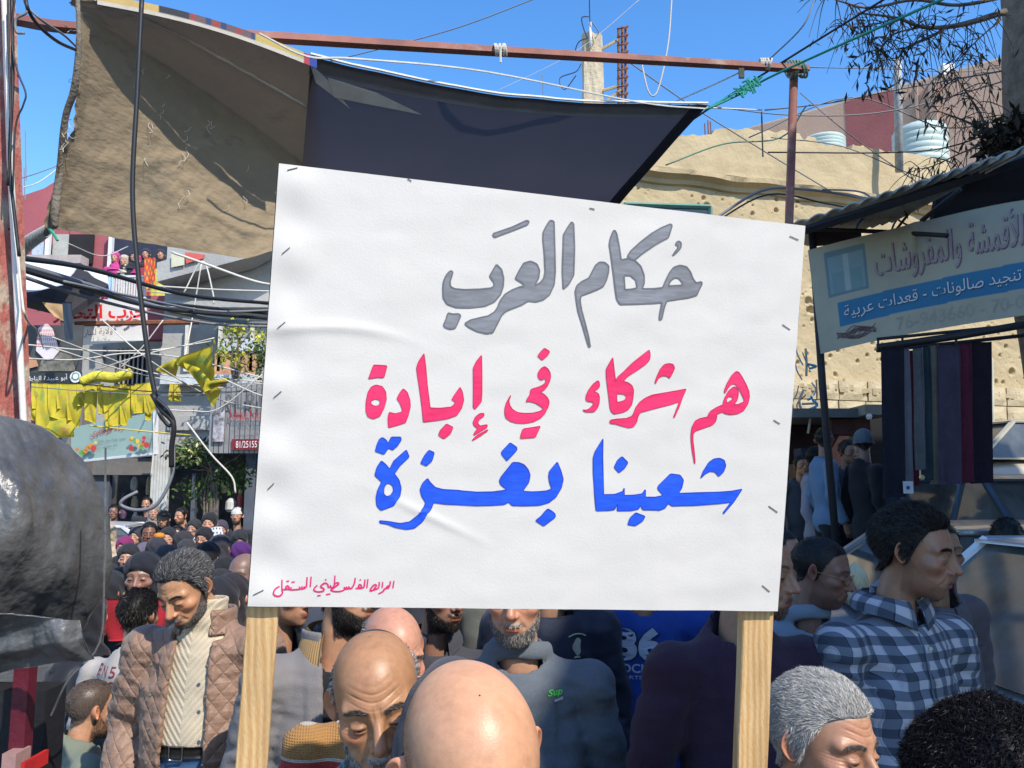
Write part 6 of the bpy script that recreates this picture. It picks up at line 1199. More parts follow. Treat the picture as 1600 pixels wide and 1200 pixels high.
    def hairmesh(nm, mask, cols, num, L, W, flow, thick, lift, cu=.3, jit=.35):
        mb = MB()
        if thick > 0:
            keep = mask[f].min(1) > .30; of = mask ** 2 * thick * (1 + .4 * noise(v, 26, 2, 5)); hv = vw + nw * (of - .0015)[:, None]; mb.add(hv, f[keep], V3(cols[0]) * .7); base = vw + nw * of[:, None]
        else: base = vw
        if num: strands(mb, base, f, nw, mask, num, L, W, flow, cols, lift, cu, jit, rr)
        if mb.V: mk(nm, mb, m_hair, root, smooth=True)
    Rz = ps.Rz; up = rot('Z', R(yaw)) @ (rot('Y', -R(roll)) @ rot('X', R(pitch)) @ np.eye(3))
    def fdef(p, nn): l = (p - hc) @ up; back = np.stack([l[:, 0] * 4, np.where(l[:, 2] > .05, .9, .25), -np.clip(.06 - l[:, 2], 0, .1) * 14 - .1], 1); return back @ up.T
    if hair in ('short', 'horseshoe'): hairmesh('hair', hm, hcol, hnum, hlen, hW, flow or fdef, thickh, hlift, curl)
    if hair == 'stubble': hairmesh('stubble', hm, hcol, 5200, .0016, .00022, fdef, 0, .8, .3)
    if beard and bnum: hairmesh('beard', bm * beard, bcol or hcol, bnum, .011, hW * .8, lambda p, nn: np.tile(up @ np.array([0, -.3, -1.]), (len(p), 1)), .0, .45, .4, .5)
    if eyes:
        for sgn in (-1, 1): hairmesh('eyebrow', brow * (x * sgn > 0), [tuple(bwc), tuple(bwc * .6), tuple(bwc * 1.6)], 210, .010, .0005, lambda p, nn: ((((p - hc) @ up)[:, :1] > 0) * 2 - 1) * (up @ np.array([1, 0, .25])), .0, .35, .2, .25)
        for sx in (-1, 1):
            mb = MB(); a, b = np.meshgrid(np.linspace(0, math.pi, 14), np.linspace(0, 2 * math.pi, 20, endpoint=False), indexing='ij'); q = np.stack([np.sin(a) * np.cos(b), -np.cos(a), np.sin(a) * np.sin(b)], -1).reshape(-1, 3)
            i, j = np.meshgrid(np.arange(13), np.arange(20), indexing='ij'); i = i.ravel(); j = j.ravel(); ff = np.stack([i * 20 + j, i * 20 + (j + 1) % 20, (i + 1) * 20 + (j + 1) % 20, (i + 1) * 20 + j], 1)
            cc = np.where((a.ravel() < .48)[:, None], [.06, .03, .015], [.55, .50, .46]); cc[a.ravel() < .2] = [.005, .005, .005]; gd = rot('X', R(18)); mb.add(ps(q @ gd.T * .0122 + [sx * .0325, -.0765, .001]), ff, cc); mk('eye', mb, m_eye, root, smooth=True)
    if hair == 'cap': pass
    if cloth_:
        cv, cf = build_torso(cloth_); mb = MB(); mb.add(TT(cv), cf, cv); mk(cloth_.get('name', 'shirt'), mb, cloth_['mat'], root, smooth=True)
        if inner: iv, if_ = build_torso(inner); mb = MB(); mb.add(TT(iv), if_, iv); mk(inner.get('name', 'shirt'), mb, inner['mat'], root, smooth=True)
        if skirt: skirtmesh(root, TT, nb, gnd, skirt, cloth_)
        else: lowerbody(root, nb, byaw, gnd, trousers or M('dark trousers', (.03, .035, .05), .85, .2, 8), -.60 * cloth_.get('tz', 1))
    if extra: extra(root, ps, TT, vw)
    return root, ps, TT

def skirtmesh(root, TT, nb, gnd, mat, o):
    H_ = nb[2] + .015 - .52 * o.get('tz', 1) - gnd; mb = MB(); sd = GN[0]
    def fn(u, v):
        a = u * 2 * math.pi; r = 1 + .35 * v + (.05 + .05 * v) * np.sin(a * 9 + sd + 2 * v) ; p = np.stack([.185 * r * np.cos(a), .145 * r * np.sin(a), -.52 * o.get('tz', 1) - v * H_], 1); return TT(p)
    gridmesh(mb, fn, 73, 8); mk('long_skirt', mb, mat, root, smooth=True)
def hijab(mat, loose=0., style=0, name='headscarf'):
    def f(root, ps, TT, vw):
        nt_, na = 46, 72; t, a = np.meshgrid(np.linspace(0, 1, nt_), np.linspace(0, 2 * math.pi, na, endpoint=False), indexing='ij'); t = t.ravel(); a = a.ravel(); sd = GN[0]
        ph = np.interp(t, [0, .5, 1], [math.pi / 2, 0, 0]); zc = np.interp(t, [0, .5, .66, .78, 1], [.036, .036, -.07, -.13, -.30]); rx = np.interp(t, [0, .5, .66, .78, .88, 1], [.089, .089, .078, .082, .13, .185]) + loose; ry = np.interp(t, [0, .5, .66, .78, .88, 1], [.111, .111, .092, .088, .10, .125]) + loose
        k = np.where(t < .5, np.cos(ph), 1); z = zc + np.where(t < .5, np.sin(ph) * (.094 + loose), 0); x = rx * k * np.sin(a); y = .016 - ry * k * np.cos(a) + np.where(t > .66, .015, 0); fr = (np.cos(a) > 0)
        fo = .004 * np.sin(a * 7 + z * 60 + sd) + .008 * np.sin(z * 70 + 4 * np.cos(a + sd) + a * 1.0) * sst(-.04, -.14, z) + .003 * noise(np.stack([x, y, z], 1), 20, 2, sd % 5); x += fo * np.sin(a); y -= fo * np.cos(a) 
        v = np.stack([x, y, z], 1); i, j = np.meshgrid(np.arange(nt_ - 1), np.arange(na), indexing='ij'); i = i.ravel(); j = j.ravel(); kk = (j + 1) % na; F_ = np.stack([i * na + j, i * na + kk, (i + 1) * na + kk, (i + 1) * na + j], 1)
        ez = (z + .026) / np.where(z > -.026, .074, .082); e = (x / .056) ** 2 + ez ** 2; hole = (e < 1) & (y < 0); keep = ~hole[F_].any(1)
        # pull the rim onto the face and snap it to an even oval
        near = (e >= 1) & (e < 1.75) & (y < 0); w_ = np.where(near, (1.75 - e) / .75, 0); v[:, 1] += w_ * .016
        p = ps(v); q = ps(v + np.stack([-x * .08, .008 + 0 * y, 0 * z], 1)); mb = MB(); mb.add(p, F_[keep]); mb.add(q, F_[keep][:, ::-1]); 
        ed = {}
        for fq in F_[keep]:
            for m in range(4):
                A_, B_ = int(fq[m]), int(fq[(m + 1) % 4]); ky = (min(A_, B_), max(A_, B_)); ed.setdefault(ky, []).append((A_, B_))
        n0 = len(v); rim = [(A_, B_, B_ + n0, A_ + n0) for l in ed.values() if len(l) == 1 for A_, B_ in l]; mb.F.append(np.array(rim)); o = mk(name, mb, mat, root, smooth=True)
    return f
def capmesh(mat, zmin=.035, brim=False, name='cap', ex=.004):
    def f(root, ps, TT, vw):
        mb = MB(); 
        def fn(u, v):
            a = u * 2 * math.pi; ph = np.arcsin(np.clip((zmin - .034) / (.094), -1, 1)); e = ph + (math.pi / 2 - ph) * v; return ps(np.stack([(.081 + ex) * np.cos(e) * np.sin(a), .014 - (.104 + ex) * np.cos(e) * np.cos(a), .034 + (.094 + ex) * np.sin(e)], 1))
        gridmesh(mb, fn, 49, 16, thick=.003)
        o = mk(name, mb, mat, root, smooth=True)
        if brim:
            mb = MB(); gridmesh(mb, lambda u, v: ps(np.stack([(u - .5) * .15, -.075 - .075 * v * np.sin(math.pi * np.clip(u, .02, .98)) ** .5, .052 - .012 * v - .015 * (2 * u - 1) ** 2], 1)), 20, 8, thick=.003); mk('peak', mb, mat, root, smooth=True)
    return f
def glasses(mat, lens=None):
    def f(root, ps, TT, vw):
        mb = MB()
        for sx in (-1, 1):
            a = np.linspace(0, 2 * math.pi, 21); q = np.stack([sx * .034 + .025 * np.cos(a), -.104 + .012 * np.abs(np.cos(a)) * (np.cos(a) * sx > 0), .0 + .017 * np.sin(a)], 1); tube(mb, ps(q), .0014, 5, cap=False); tube(mb, ps(np.array([[sx * .059, -.094, .004], [sx * .076, -.03, .006], [sx * .080, .012, .004]])), .0016, 5)
        tube(mb, ps(np.array([[-.010, -.106, .003], [0, -.109, .006], [.010, -.106, .003]])), .0014, 5); g_ = mk('glasses', mb, mat, root, smooth=True)
    return f
def multi(*fs): return lambda *a: [f(*a) for f in fs] and None
# ------------------------------------------------------------------ cloth materials that follow the garment
def AX(m):
    nt, N, L, b = nodes(m); a = N.new('ShaderNodeAttribute'); a.attribute_name = 'Col'; s = N.new('ShaderNodeSeparateXYZ'); L(a.outputs['Vector'], s.inputs[0]); return nt, N, L, b, s
def mth(N, L, op, a, b=None):
    n = N.new('ShaderNodeMath'); n.operation = op
    for i, q in enumerate((a, b)):
        if q is None: continue
        if isinstance(q, (int, float)): n.inputs[i].default_value = q
        else: L(q, n.inputs[i])
    return n.outputs[0]
def fabric(nm, col, **k): k.setdefault('rough', .88); k.setdefault('var', .08); k.setdefault('scale', 7); k.setdefault('bump', .25); k.setdefault('bscale', 300); k.setdefault('sheen', .1); return M(nm, col, **k)
def bumpadd(m, hfun, dist=.004, st=.8):
    nt, N, L, b, s = AX(m); h = hfun(N, L, s); bp = N.new('ShaderNodeBump'); bp.inputs['Strength'].default_value = st; bp.inputs['Distance'].default_value = dist; L(h, bp.inputs['Height'])
    old = b.inputs['Normal'].links
    if old: L(old[0].from_socket, bp.inputs['Normal'])
    L(bp.outputs[0], b.inputs['Normal']); return m
def tri(N, L, x, per): t = mth(N, L, 'PINGPONG', x, per / 2); return mth(N, L, 'DIVIDE', t, per / 2)
def coltint(m, facf, colr):
    nt, N, L, b, s = AX(m); src = b.inputs['Base Color'].links[0].from_socket; x = N.new('ShaderNodeMix'); x.data_type = 'RGBA'; L(facf(N, L, s), x.inputs[0]); L(src, x.inputs[6]); x.inputs[7].default_value = (*colr, 1); L(x.outputs[2], b.inputs['Base Color']); return m
m_quilt = bumpadd(fabric('brown quilted nylon', (.27, .165, .115), rough=.55, bump=.5, bscale=30), lambda N, L, s: mth(N, L, 'MINIMUM', mth(N, L, 'POWER', tri(N, L, mth(N, L, 'ADD', s.outputs[0], mth(N, L, 'MULTIPLY', s.outputs[2], .8)), .050), .5), mth(N, L, 'POWER', tri(N, L, mth(N, L, 'SUBTRACT', s.outputs[0], mth(N, L, 'MULTIPLY', s.outputs[2], .8)), .050), .5)), .006, .9)
chev = lambda N, L, s: tri(N, L, mth(N, L, 'SUBTRACT', s.outputs[2], mth(N, L, 'MULTIPLY', mth(N, L, 'ABSOLUTE', s.outputs[0]), 1.25)), .028)
m_cream = coltint(bumpadd(fabric('cream knit', (.58, .50, .37), bump=.3), chev, .004, .6), lambda N, L, s: mth(N, L, 'MULTIPLY', mth(N, L, 'LESS_THAN', chev(N, L, s), .30), .22), (.34, .25, .18))
m_grhood = fabric('grey marl fleece', (.115, .135, .16), var=.10, scale=120); m_teal = bumpadd(fabric('teal knit', (.24, .34, .34), bump=.2), lambda N, L, s: mth(N, L, 'MULTIPLY', tri(N, L, s.outputs[0], .012), tri(N, L, s.outputs[2], .011)), .005, 1.)
m_char = fabric('charcoal cotton', (.045, .045, .055)); m_black = fabric('black cotton', (.012, .012, .015)); m_navy = fabric('navy tracksuit', (.012, .016, .035), rough=.6); m_blue = fabric('royal blue cotton', (.015, .06, .30)); m_purp = fabric('dark plum knit', (.035, .014, .035), bump=.4); m_olive = fabric('sage green cotton', (.17, .19, .14)); m_lgrey = fabric('light grey fleece', (.22, .26, .30)); m_mauve = fabric('mauve grey nylon', (.10, .08, .09), rough=.6)
m_gjack = fabric('grey twill', (.20, .185, .185)); m_cord = bumpadd(fabric('tan corduroy', (.44, .27, .11)), lambda N, L, s: tri(N, L, s.outputs[0], .006), .002, 1.); m_leath = M('black leather', (.012, .012, .013), .35, .2, 20, .4, 60, spec=.6); m_jeans = fabric('blue denim', (.06, .14, .30), var=.25, scale=20); m_belt = M('black belt leather', (.012, .011, .010), .4)
def stripes(N, L, s):
    r = N.new('ShaderNodeValToRGB'); cr = r.color_ramp; cr.interpolation = 'CONSTANT'; L(mth(N, L, 'MULTIPLY', mth(N, L, 'ADD', s.outputs[2], .62), 1.5), r.inputs[0])
    pts = [(0, (.40, .33, .26)), (.30, (.42, .12, .04)), (.38, (.42, .24, .08)), (.46, (.10, .08, .08)), (.54, (.45, .40, .33)), (.66, (.40, .035, .03)), (.735, (.55, .5, .42)), (.75, (.40, .20, .06)), (.86, (.48, .42, .34))]
    cr.elements[0].position = 0; cr.elements[0].color = (*pts[0][1], 1); cr.elements[1].position = pts[1][0]; cr.elements[1].color = (*pts[1][1], 1)
    for p, c in pts[2:]: e = cr.elements.new(p); e.color = (*c, 1)
    return r.outputs[0]
m_strp = bumpadd(fabric('striped knit', (.5, .5, .5)), lambda N, L, s: mth(N, L, 'MULTIPLY', tri(N, L, s.outputs[0], .007), tri(N, L, s.outputs[2], .006)), .003, 1.)
nt, N, L, b, s_ = AX(m_strp); L(stripes(N, L, s_), [q for q in N if q.type == 'MIX'][0].inputs[6])
m_plaid = fabric('blue plaid cotton', (.5, .5, .5), var=.04, bump=.1); nt, N, L, b, s_ = AX(m_plaid)
wob = N.new('ShaderNodeTexNoise'); wob.inputs['Scale'].default_value = 5; aw = N.new('ShaderNodeAttribute'); aw.attribute_name = 'Col'; L(aw.outputs['Vector'], wob.inputs[0])
X_ = mth(N, L, 'ADD', mth(N, L, 'ADD', s_.outputs[0], mth(N, L, 'MULTIPLY', s_.outputs[1], .55)), mth(N, L, 'MULTIPLY', wob.outputs[0], .05)); Z_ = mth(N, L, 'ADD', s_.outputs[2], mth(N, L, 'MULTIPLY', wob.outputs[0], .04))
fx = mth(N, L, 'FRACT', mth(N, L, 'DIVIDE', X_, .044)); fz = mth(N, L, 'FRACT', mth(N, L, 'DIVIDE', Z_, .046))
bx_ = mth(N, L, 'GREATER_THAN', fx, .52); bz_ = mth(N, L, 'GREATER_THAN', fz, .50)
fine = mth(N, L, 'MULTIPLY', mth(N, L, 'GREATER_THAN', mth(N, L, 'FRACT', mth(N, L, 'DIVIDE', X_, .022)), .92), .4)
sm = mth(N, L, 'ADD', mth(N, L, 'ADD', bx_, bz_), fine); rr_ = N.new('ShaderNodeValToRGB'); L(mth(N, L, 'DIVIDE', sm, 2.4), rr_.inputs[0]); rr_.color_ramp.elements[0].color = (.46, .46, .50, 1); rr_.color_ramp.elements[1].color = (.016, .024, .045, 1); e = rr_.color_ramp.elements.new(.42); e.color = (.13, .155, .20, 1); L(rr_.outputs[0], [q for q in N if q.type == 'MIX'][0].inputs[6])

GREYH = [(.10, .10, .105), (.22, .22, .22), (.035, .035, .035), (.06, .06, .06)]; WHITEH = [(.50, .48, .44), (.40, .38, .35), (.62, .60, .56), (.20, .19, .17)]; BLKH = [(.012, .010, .009), (.022, .018, .015)]; SALT = [(.32, .31, .30), (.16, .155, .15), (.48, .47, .45), (.08, .075, .07)]; GBE = [(.30, .28, .26), (.13, .12, .11), (.45, .43, .40), (.06, .05, .045)]
G_OLD = dict(age=1., lid=.12, nose=1.15, fat=.004); G_MID = dict(age=.6, lid=.15, nose=1.1); G_YNG = dict(lid=.45, nose=1.1); G_BIG = dict(age=.7, lid=.2, nose=1.2, fat=.008)
HI = (190, 170); MD = (130, 110); LO = (64, 56)
A_DOWN = [((.205, .012, -.115), (.265, .045, -.39), (.25, -.06, -.62))] * 2

def ex_shirtcollar(mat, open_=.03, w=.045, r=.070, z=.0):
    def f(root, ps, TT, vw):
        mb = MB()
        def c(u, v):
            a = -math.pi / 2 + open_ / r + (2 * math.pi - 2 * open_ / r) * u; rr = r + .004 + .022 * np.sin(v * 1.6) + .010 * v; zz = z + .018 + .022 * np.sin(u * math.pi) - .0 * v; zz = zz - (w + .030 * (np.abs(u - .5) * 2) ** 6) * v * (v > 0) + .010 * np.sin(v * 3.1)
            return TT(np.stack([rr * np.cos(a), .022 + rr * np.sin(a), zz], 1))
        uu, vv = np.meshgrid(np.linspace(0, 1, 60), np.linspace(0, 1, 9), indexing='ij'); gridmesh(mb, c, 60, 9, c4=np.stack([uu.ravel() * .4, vv.ravel() * 0, vv.ravel() * .06], 1), thick=.003); mk('collar', mb, mat, root, smooth=True)
    return f
def on_torso(TT, o, pts2, mbf=None, off=.004):
    """project (x,z) garment points to the front of the torso -> world"""
    cv, cf = build_torso(o); bv = BVHTree.FromPolygons([tuple(a) for a in cv], [tuple(int(k) for k in a) for a in cf]); out = []
    for x, z in pts2:
        h = bv.ray_cast(Vector((x, -.6, z)), Vector((0, 1, 0))); out.append((x, (h[0].y if h[0] else -.12) - off, z))
    return TT(np.array(out))
def torso_text(root, TT, o, s, x0, x1, z0, z1, mat, nm='lettering', bold=0, slant=0):
    v, f, _ = textmesh(s, False, bold); p = [(x0 + (x1 - x0) * a + slant * b, z0 + (z1 - z0) * b) for a, b in v]; mb = MB(); mb.add(on_torso(TT, o, p), f); mk(nm, mb, mat, root)

# 1 bowed bald head in front
o_bowed = dict(kind='tee', mat=m_char, name='shirt', add=[((.012, .13, .142), (.088, .09, .165))], tallbox=1, h=.010, wr=.6, seed=1, w=.92)
person('bald man in charcoal shirt bowing his shiny head right in front of the camera', 737, 1208, 1.04, yaw=20, pitch=36, roll=-6, sc=1.02, skin=(.58, .30, .17), g=dict(G_OLD, fat=.006), res=HI, hair='stubble', hcol=[(.07, .055, .045)], stub=.45, beard=.5, bcol=[(.12, .10, .09)], bnum=500, cloth_=o_bowed, eyes=True, byaw=10, dz=-.10)
# 2 brown bald man
o_teal = dict(kind='tee', mat=m_teal, name='cardigan', h=.010, w=1.0, seed=2)
person('frowning bald man with white fringe and beard, in a teal knitted cardigan, looking down', 590, 1094, 1.42, yaw=8, pitch=16, roll=-8, sc=.90, skin=(.40, .205, .105), g=G_OLD, res=HI, hair='horseshoe', hcol=SALT, hnum=3000, hlen=.010, hlift=.6, hW=.0006, thickh=.002, beard=.8, bcol=SALT, bnum=4200, cloth_=o_teal, eyes=True, byaw=5)
# 18 white haired man
o_wh = dict(kind='tee', mat=m_char, name='shirt', h=.012, seed=3)
person('white haired older man in profile by the right post, eyes lowered', 1288, 1160, 1.66, yaw=36, pitch=9, roll=3, brow_col=(.07, .06, .055), sc=.99, skin=(.44, .235, .145), g=G_OLD, res=HI, hair='short', hcol=WHITEH, hnum=28000, hlen=.015, hlift=.35, hW=.00042, thickh=.010, recede=-.006, beard=.3, bcol=SALT, bnum=300, cloth_=o_wh, eyes=True, curl=.22)
# 10 brown quilted jacket
def ex_belt(root, ps, TT, vw):
    mb = MB(); a = np.linspace(0, 2 * math.pi, 40, endpoint=False)
    def bf(u, v): t = u * 2 * math.pi; return TT(np.stack([.170 * np.cos(t), -.006 + .132 * np.sin(t), -.392 - .036 * v], 1))
    gridmesh(mb, bf, 60, 4, thick=.005); mk('belt', mb, m_belt, root, smooth=True)
    mb = MB(); q = [TT(np.array([[x, -.144, z]]))[0] for x, z in ((-.030, -.388), (.017, -.388), (.017, -.432), (-.030, -.432))]
    for i in range(4): tube(mb, [q[i], q[(i + 1) % 4]], .0028, 6)
    b_ = mk('buckle', mb, M('steel', (.5, .5, .5), .25, metal=1), root)
    mb = MB()
    def hp(u, v): t = u * 2 * math.pi; return TT(np.stack([.160 * np.cos(t), -.004 + .124 * np.sin(t), -.42 - .25 * v], 1))
    gridmesh(mb, hp, 50, 6, thick=.004); mk('jeans_waist', mb, m_jeans, root, smooth=True)
    for z in (-.12, -.22, -.33, -.44): 
        for sx, xx in ((1, .085), (-1, -.088)):
            mb = MB(); c = TT(np.array([[xx + sx * .012, -.158, z]]))[0]; lathe(mb, [(.001, -.003), (.006, -.002), (.006, .002)], c, 12, axis='Y'); mk('snap_button', mb, M('brass snap', (.35, .30, .22), .35, metal=.8), root)
o_jk = dict(kind='jacket', mat=m_quilt, name='jacket', thick=.034, h=.0085, open=(.060, .080), ocx=.012, w=1.02, seed=4, wr=1.3, tz=.92, bottom=-.66); o_tn = dict(kind='turtle', mat=m_cream, name='sweater', h=.009, thick=.006, wr=.4, seed=2, tz=.92, arms=[None, None], bottom=-.43)
person('man in brown quilted jacket over a cream turtleneck, head bowed, beside the left post', 290, 920, 3.0, yaw=-22, pitch=34, roll=-6, sc=1.0, skin=(.50, .27, .15), g=G_MID, res=MD, hair='short', hcol=GREYH, hnum=11000, hlen=.018, hlift=.65, hW=.0008, thickh=.010, recede=0, beard=.85, bcol=GREYH, bnum=2600, cloth_=o_jk, inner=o_tn, trousers=m_jeans, eyes=True, byaw=-6, extra=ex_belt)
# other near people ------------------------------------------------
o_strp = dict(kind='tee', mat=m_strp, name='jumper', h=.010, seed=6, w=1.0)
person('pink scalped bald man in striped jumper, peering over the frowning man in teal', 614, 1022, 2.3, yaw=28, pitch=20, roll=-4, sc=1.0, skin=(.56, .28, .19), g=G_OLD, res=MD, hair='horseshoe', hcol=SALT, hnum=2400, hlen=.010, hW=.0008, thickh=.003, beard=.6, bcol=SALT, bnum=1500, cloth_=o_strp, eyes=True, byaw=10)
o_hood = dict(kind='hoodie', mat=m_grhood, name='hooded_sweatshirt', h=.0095, seed=7, w=1.05, thick=.018, fat=.02, wr=1.3, add=[])
def ex_logo(root, ps, TT, vw):
    torso_text(root, TT, o_hood, 'Sup', .078, .124, -.122, -.098, M('lime green print', (.10, .75, .08), .5, .05, 20, 0), 'chest_logo', .02, .006); mb = MB(); mb.add(on_torso(TT, o_hood, [(.100, -.127), (.127, -.123), (.127, -.130), (.100, -.134)]), [(0, 1, 2, 3)]); mk('logo_bar', mb, M('white print', (.6, .6, .6), .5), root)
person('stout grey bearded man in grey hooded sweatshirt with green logo under the placard', 806, 930, 2.55, yaw=-8, pitch=8, sc=1.06, skin=(.50, .27, .17), g=G_BIG, res=MD, hair='short', hcol=GBE, hnum=1200, hlen=.012, hW=.0009, thickh=.004, recede=.01, beard=.85, bcol=GBE, bnum=4500, cloth_=o_hood, inner=dict(kind='shirt', mat=m_black, name='undershirt', h=.014, seed=8, thick=.004, arms=[None, None], bottom=-.6), eyes=True, byaw=4, extra=ex_logo)
o_gj = dict(kind='jacket', mat=m_gjack, name='jacket', h=.010, seed=8, w=1.0, thick=.026, open=(.05, .06), bottom=-.68); o_bt = dict(kind='tee', mat=m_black, name='tee_shirt', h=.012, seed=8, thick=.004, arms=[None, None], bottom=-.6)
person('black bearded man in grey jacket with tan corduroy collar, left of the bald heads', 540, 925, 2.75, yaw=62, pitch=-4, roll=4, sc=1.0, skin=(.45, .24, .14), g=G_YNG, res=MD, hair='short', hcol=BLKH, hnum=1500, hlen=.012, beard=1, bcol=BLKH, bnum=4200, hW=.0009, cloth_=o_gj, inner=o_bt, byaw=22, extra=ex_shirtcollar(m_cord, .05, .115, .084, .02))
o_le = dict(kind='jacket', mat=m_leath, name='leather_jacket', h=.014, seed=9, thick=.022, open=(.04, .05), bottom=-.68)
person('person in shiny black leather jacket just right of the left post', 452, 930, 3.6, yaw=60, pitch=5, skin=(.42, .22, .13), g=G_YNG, res=LO, hair='short', hcol=BLKH, hnum=600, cloth_=o_le, inner=dict(o_bt, h=.016), byaw=30, extra=ex_shirtcollar(m_leath, .04, .07, .085, .01))
o_ds = dict(kind='shirt', mat=m_char, name='shirt', h=.012, seed=10)
person('dark bearded man in charcoal shirt looking right, between pink scalp and hooded man', 690, 930, 3.1, yaw=38, pitch=4, skin=(.30, .155, .10), g=G_YNG, res=MD, hair='short', hcol=BLKH, hnum=800, beard=1, bcol=BLKH, bnum=2600, hW=.0009, cloth_=o_ds, byaw=12, extra=ex_shirtcollar(m_char))
o_nv = dict(w=.92, kind='jacket', mat=m_navy, name='tracksuit_jacket', h=.011, seed=11, open=(.0, .0), thick=.022, bottom=-.7)
def ex_emb(root, ps, TT, vw):
    me_ = M('cream embroidery', (.42, .42, .32), .7)
    q = [(.105 + .020 * math.sin(a) * (1 + .3 * math.sin(a * 3)) * .7, -.155 + .030 * math.cos(a)) for a in np.linspace(0, 6.28, 15)[:-1]]; mb = MB(); mb.add(on_torso(TT, o_nv, q), [tuple(range(14))]); mk('emblem', mb, me_, root)
    a = np.linspace(-1, 1, 9); mb = MB(); tube(mb, on_torso(TT, o_nv, [(.105 + .030 * t, -.112 - .008 * t * t) for t in a]), .0025, 5); mk('emblem_arc', mb, me_, root)
    mb = MB(); mb.add(on_torso(TT, o_nv, [(.097, -.186), (.113, -.186), (.117, -.193), (.093, -.193)]), [(3, 2, 1, 0)]); mk('emblem_base', mb, me_, root)
person('man in dark navy tracksuit jacket with small cream emblem, head behind the placard', 856, 870, 3.15, yaw=-10, pitch=3, skin=(.42, .23, .14), g=G_MID, res=LO, hair='short', hcol=BLKH, hnum=500, cloth_=o_nv, inner=dict(o_bt, h=.016), extra=ex_emb)
A_SH = [((.205, .012, -.115), (.262, .035, -.30), (.262, .030, -.32))] * 2
o_bl = dict(kind='tee', mat=m_blue, name='tee_shirt', h=.010, seed=12, w=1.05, arms=A_SH, aw=1.15)
def ex_hock(root, ps, TT, vw):
    w_ = M('pale grey print', (.42, .45, .50), .6, .1, 20); nv = M('navy print', (.01, .015, .06), .6)
    for s_, x0, x1, z0, z1, b_ in (('36', -.118, .055, -.225, -.105, .05), ('HOCKEY', -.135, .060, -.268, -.236, .02), ('SPORTS CLUB', -.125, .060, -.290, -.277, .012)):
        if s_ == '36': torso_text(root, TT, o_bl, s_, x0 - .004, x1 + .004, z0 - .004, z1 + .004, nv, 'number_outline', .09)
        v, f, _ = textmesh(s_, False, b_); mb = MB(); mb.add(on_torso(TT, o_bl, [(x0 + (x1 - x0) * a, z0 + (z1 - z0) * b) for a, b in v], .006), f); mk('lettering', mb, w_, root)
    for sx in (-1, 1):
        mb = MB(); a_, b_ = TT(np.array([[sx * .272, .035, -.30]]))[0], TT(np.array([[sx * .255, -.03, -.56]]))[0]; tube(mb, [a_, (a_ + b_) / 2, b_], [.047, .043, .033], 12); mk('forearm', mb, m_skin2, root, smooth=True); mb = MB(); tube(mb, [a_ + (a_ - b_) * .1, a_ + (b_ - a_) * .35], [.060, .053], 12); mk('grey_cuff', mb, m_lgrey, root, smooth=True); hm_ = MB(); hand(hm_, b_, b_ - a_, sx, rot('Z', 0) @ np.array([-sx, 0, 0.]), (.40, .22, .13), curl=.7); mk('hand', hm_, m_skin, root, smooth=True)
m_skin2 = M('plain skin', (.40, .22, .13), .5, .08, 30, .1, 200, spec=.4)
person('man in royal blue sports club shirt numbered 36, head behind the placard', 1003, 868, 3.3, yaw=-5, pitch=3, skin=(.40, .22, .13), g=G_YNG, res=LO, hair='short', hcol=BLKH, hnum=500, cloth_=o_bl, hands=False, byaw=0, extra=ex_hock)
o_pp = dict(kind='tee', mat=m_purp, name='jumper', h=.011, seed=13, w=.96, thick=.018, fat=.02)
person('man in dark plum jumper left of the right post, head behind the placard', 1182, 890, 2.3, yaw=50, pitch=10, skin=(.34, .20, .13), g=G_MID, res=MD, hair='short', hcol=BLKH, hnum=800, beard=.6, bnum=900, cloth_=o_pp, byaw=12)
o_gh = dict(kind='hoodie', mat=m_lgrey, name='hooded_top', h=.011, seed=14, w=1.0)
def ex_zip(root, ps, TT, vw):
    mb = MB(); tube(mb, on_torso(TT, o_gh, [(0.0, z) for z in np.linspace(-.07, -.5, 12)]), .004, 5); mk('zip', mb, m_black, root)
    for sx in (-1, 1): mb = MB(); tube(mb, on_torso(TT, o_gh, [(sx * (.03 + .03 * t), -.06 - .25 * t) for t in np.linspace(0, 1, 8)], .008), .003, 5); mk('drawstring', mb, m_black, root)
person('dark haired man with glasses in light grey hooded top, left of the plaid shirt', 1284, 893, 3.1, yaw=58, pitch=16, skin=(.24, .13, .09), g=G_BIG, res=MD, hair='short', hcol=BLKH, hnum=3000, hlen=.007, thickh=.003, beard=.35, bcol=BLKH, cloth_=o_gh, byaw=18, extra=multi(ex_zip, glasses(M('gold wire', (.35, .22, .12), .4, metal=.6))), recede=.004)
o_pl = dict(kind='shirt', mat=m_plaid, name='plaid_shirt', h=.0085, seed=15, w=.93, thick=.016, wr=1.2)
def ex_btn(root, ps, TT, vw):
    for k in range(5):
        c = on_torso(TT, o_pl, [(.004, -.10 - k * .085)])[0]; mb = MB(); lathe(mb, [(.001, -.002), (.0055, -.0015), (.0055, .002)], c, 12, axis='Y'); mk('shirt_button', mb, M('pearl button', (.5, .5, .42), .3), root)
    mb = MB(); tube(mb, on_torso(TT, o_pl, [(-.014, z) for z in np.linspace(-.06, -.6, 20)], .001), .0022, 5); mk('placket', mb, m_plaid, root)
person('tall dark haired man in blue and white plaid shirt looking right', 1430, 862, 2.36, yaw=50, pitch=12, roll=0, sc=1.0, skin=(.32, .175, .11), g=dict(G_YNG, nose=.95, lid=.6), res=HI, hair='short', hcol=BLKH, hnum=9000, hlen=.016, hlift=.75, hW=.0007, thickh=.012, recede=.0, beard=.28, bcol=BLKH, bnum=0, cloth_=o_pl, eyes=True, byaw=20, extra=multi(ex_btn, ex_shirtcollar(m_plaid, .012, .045, .074)))
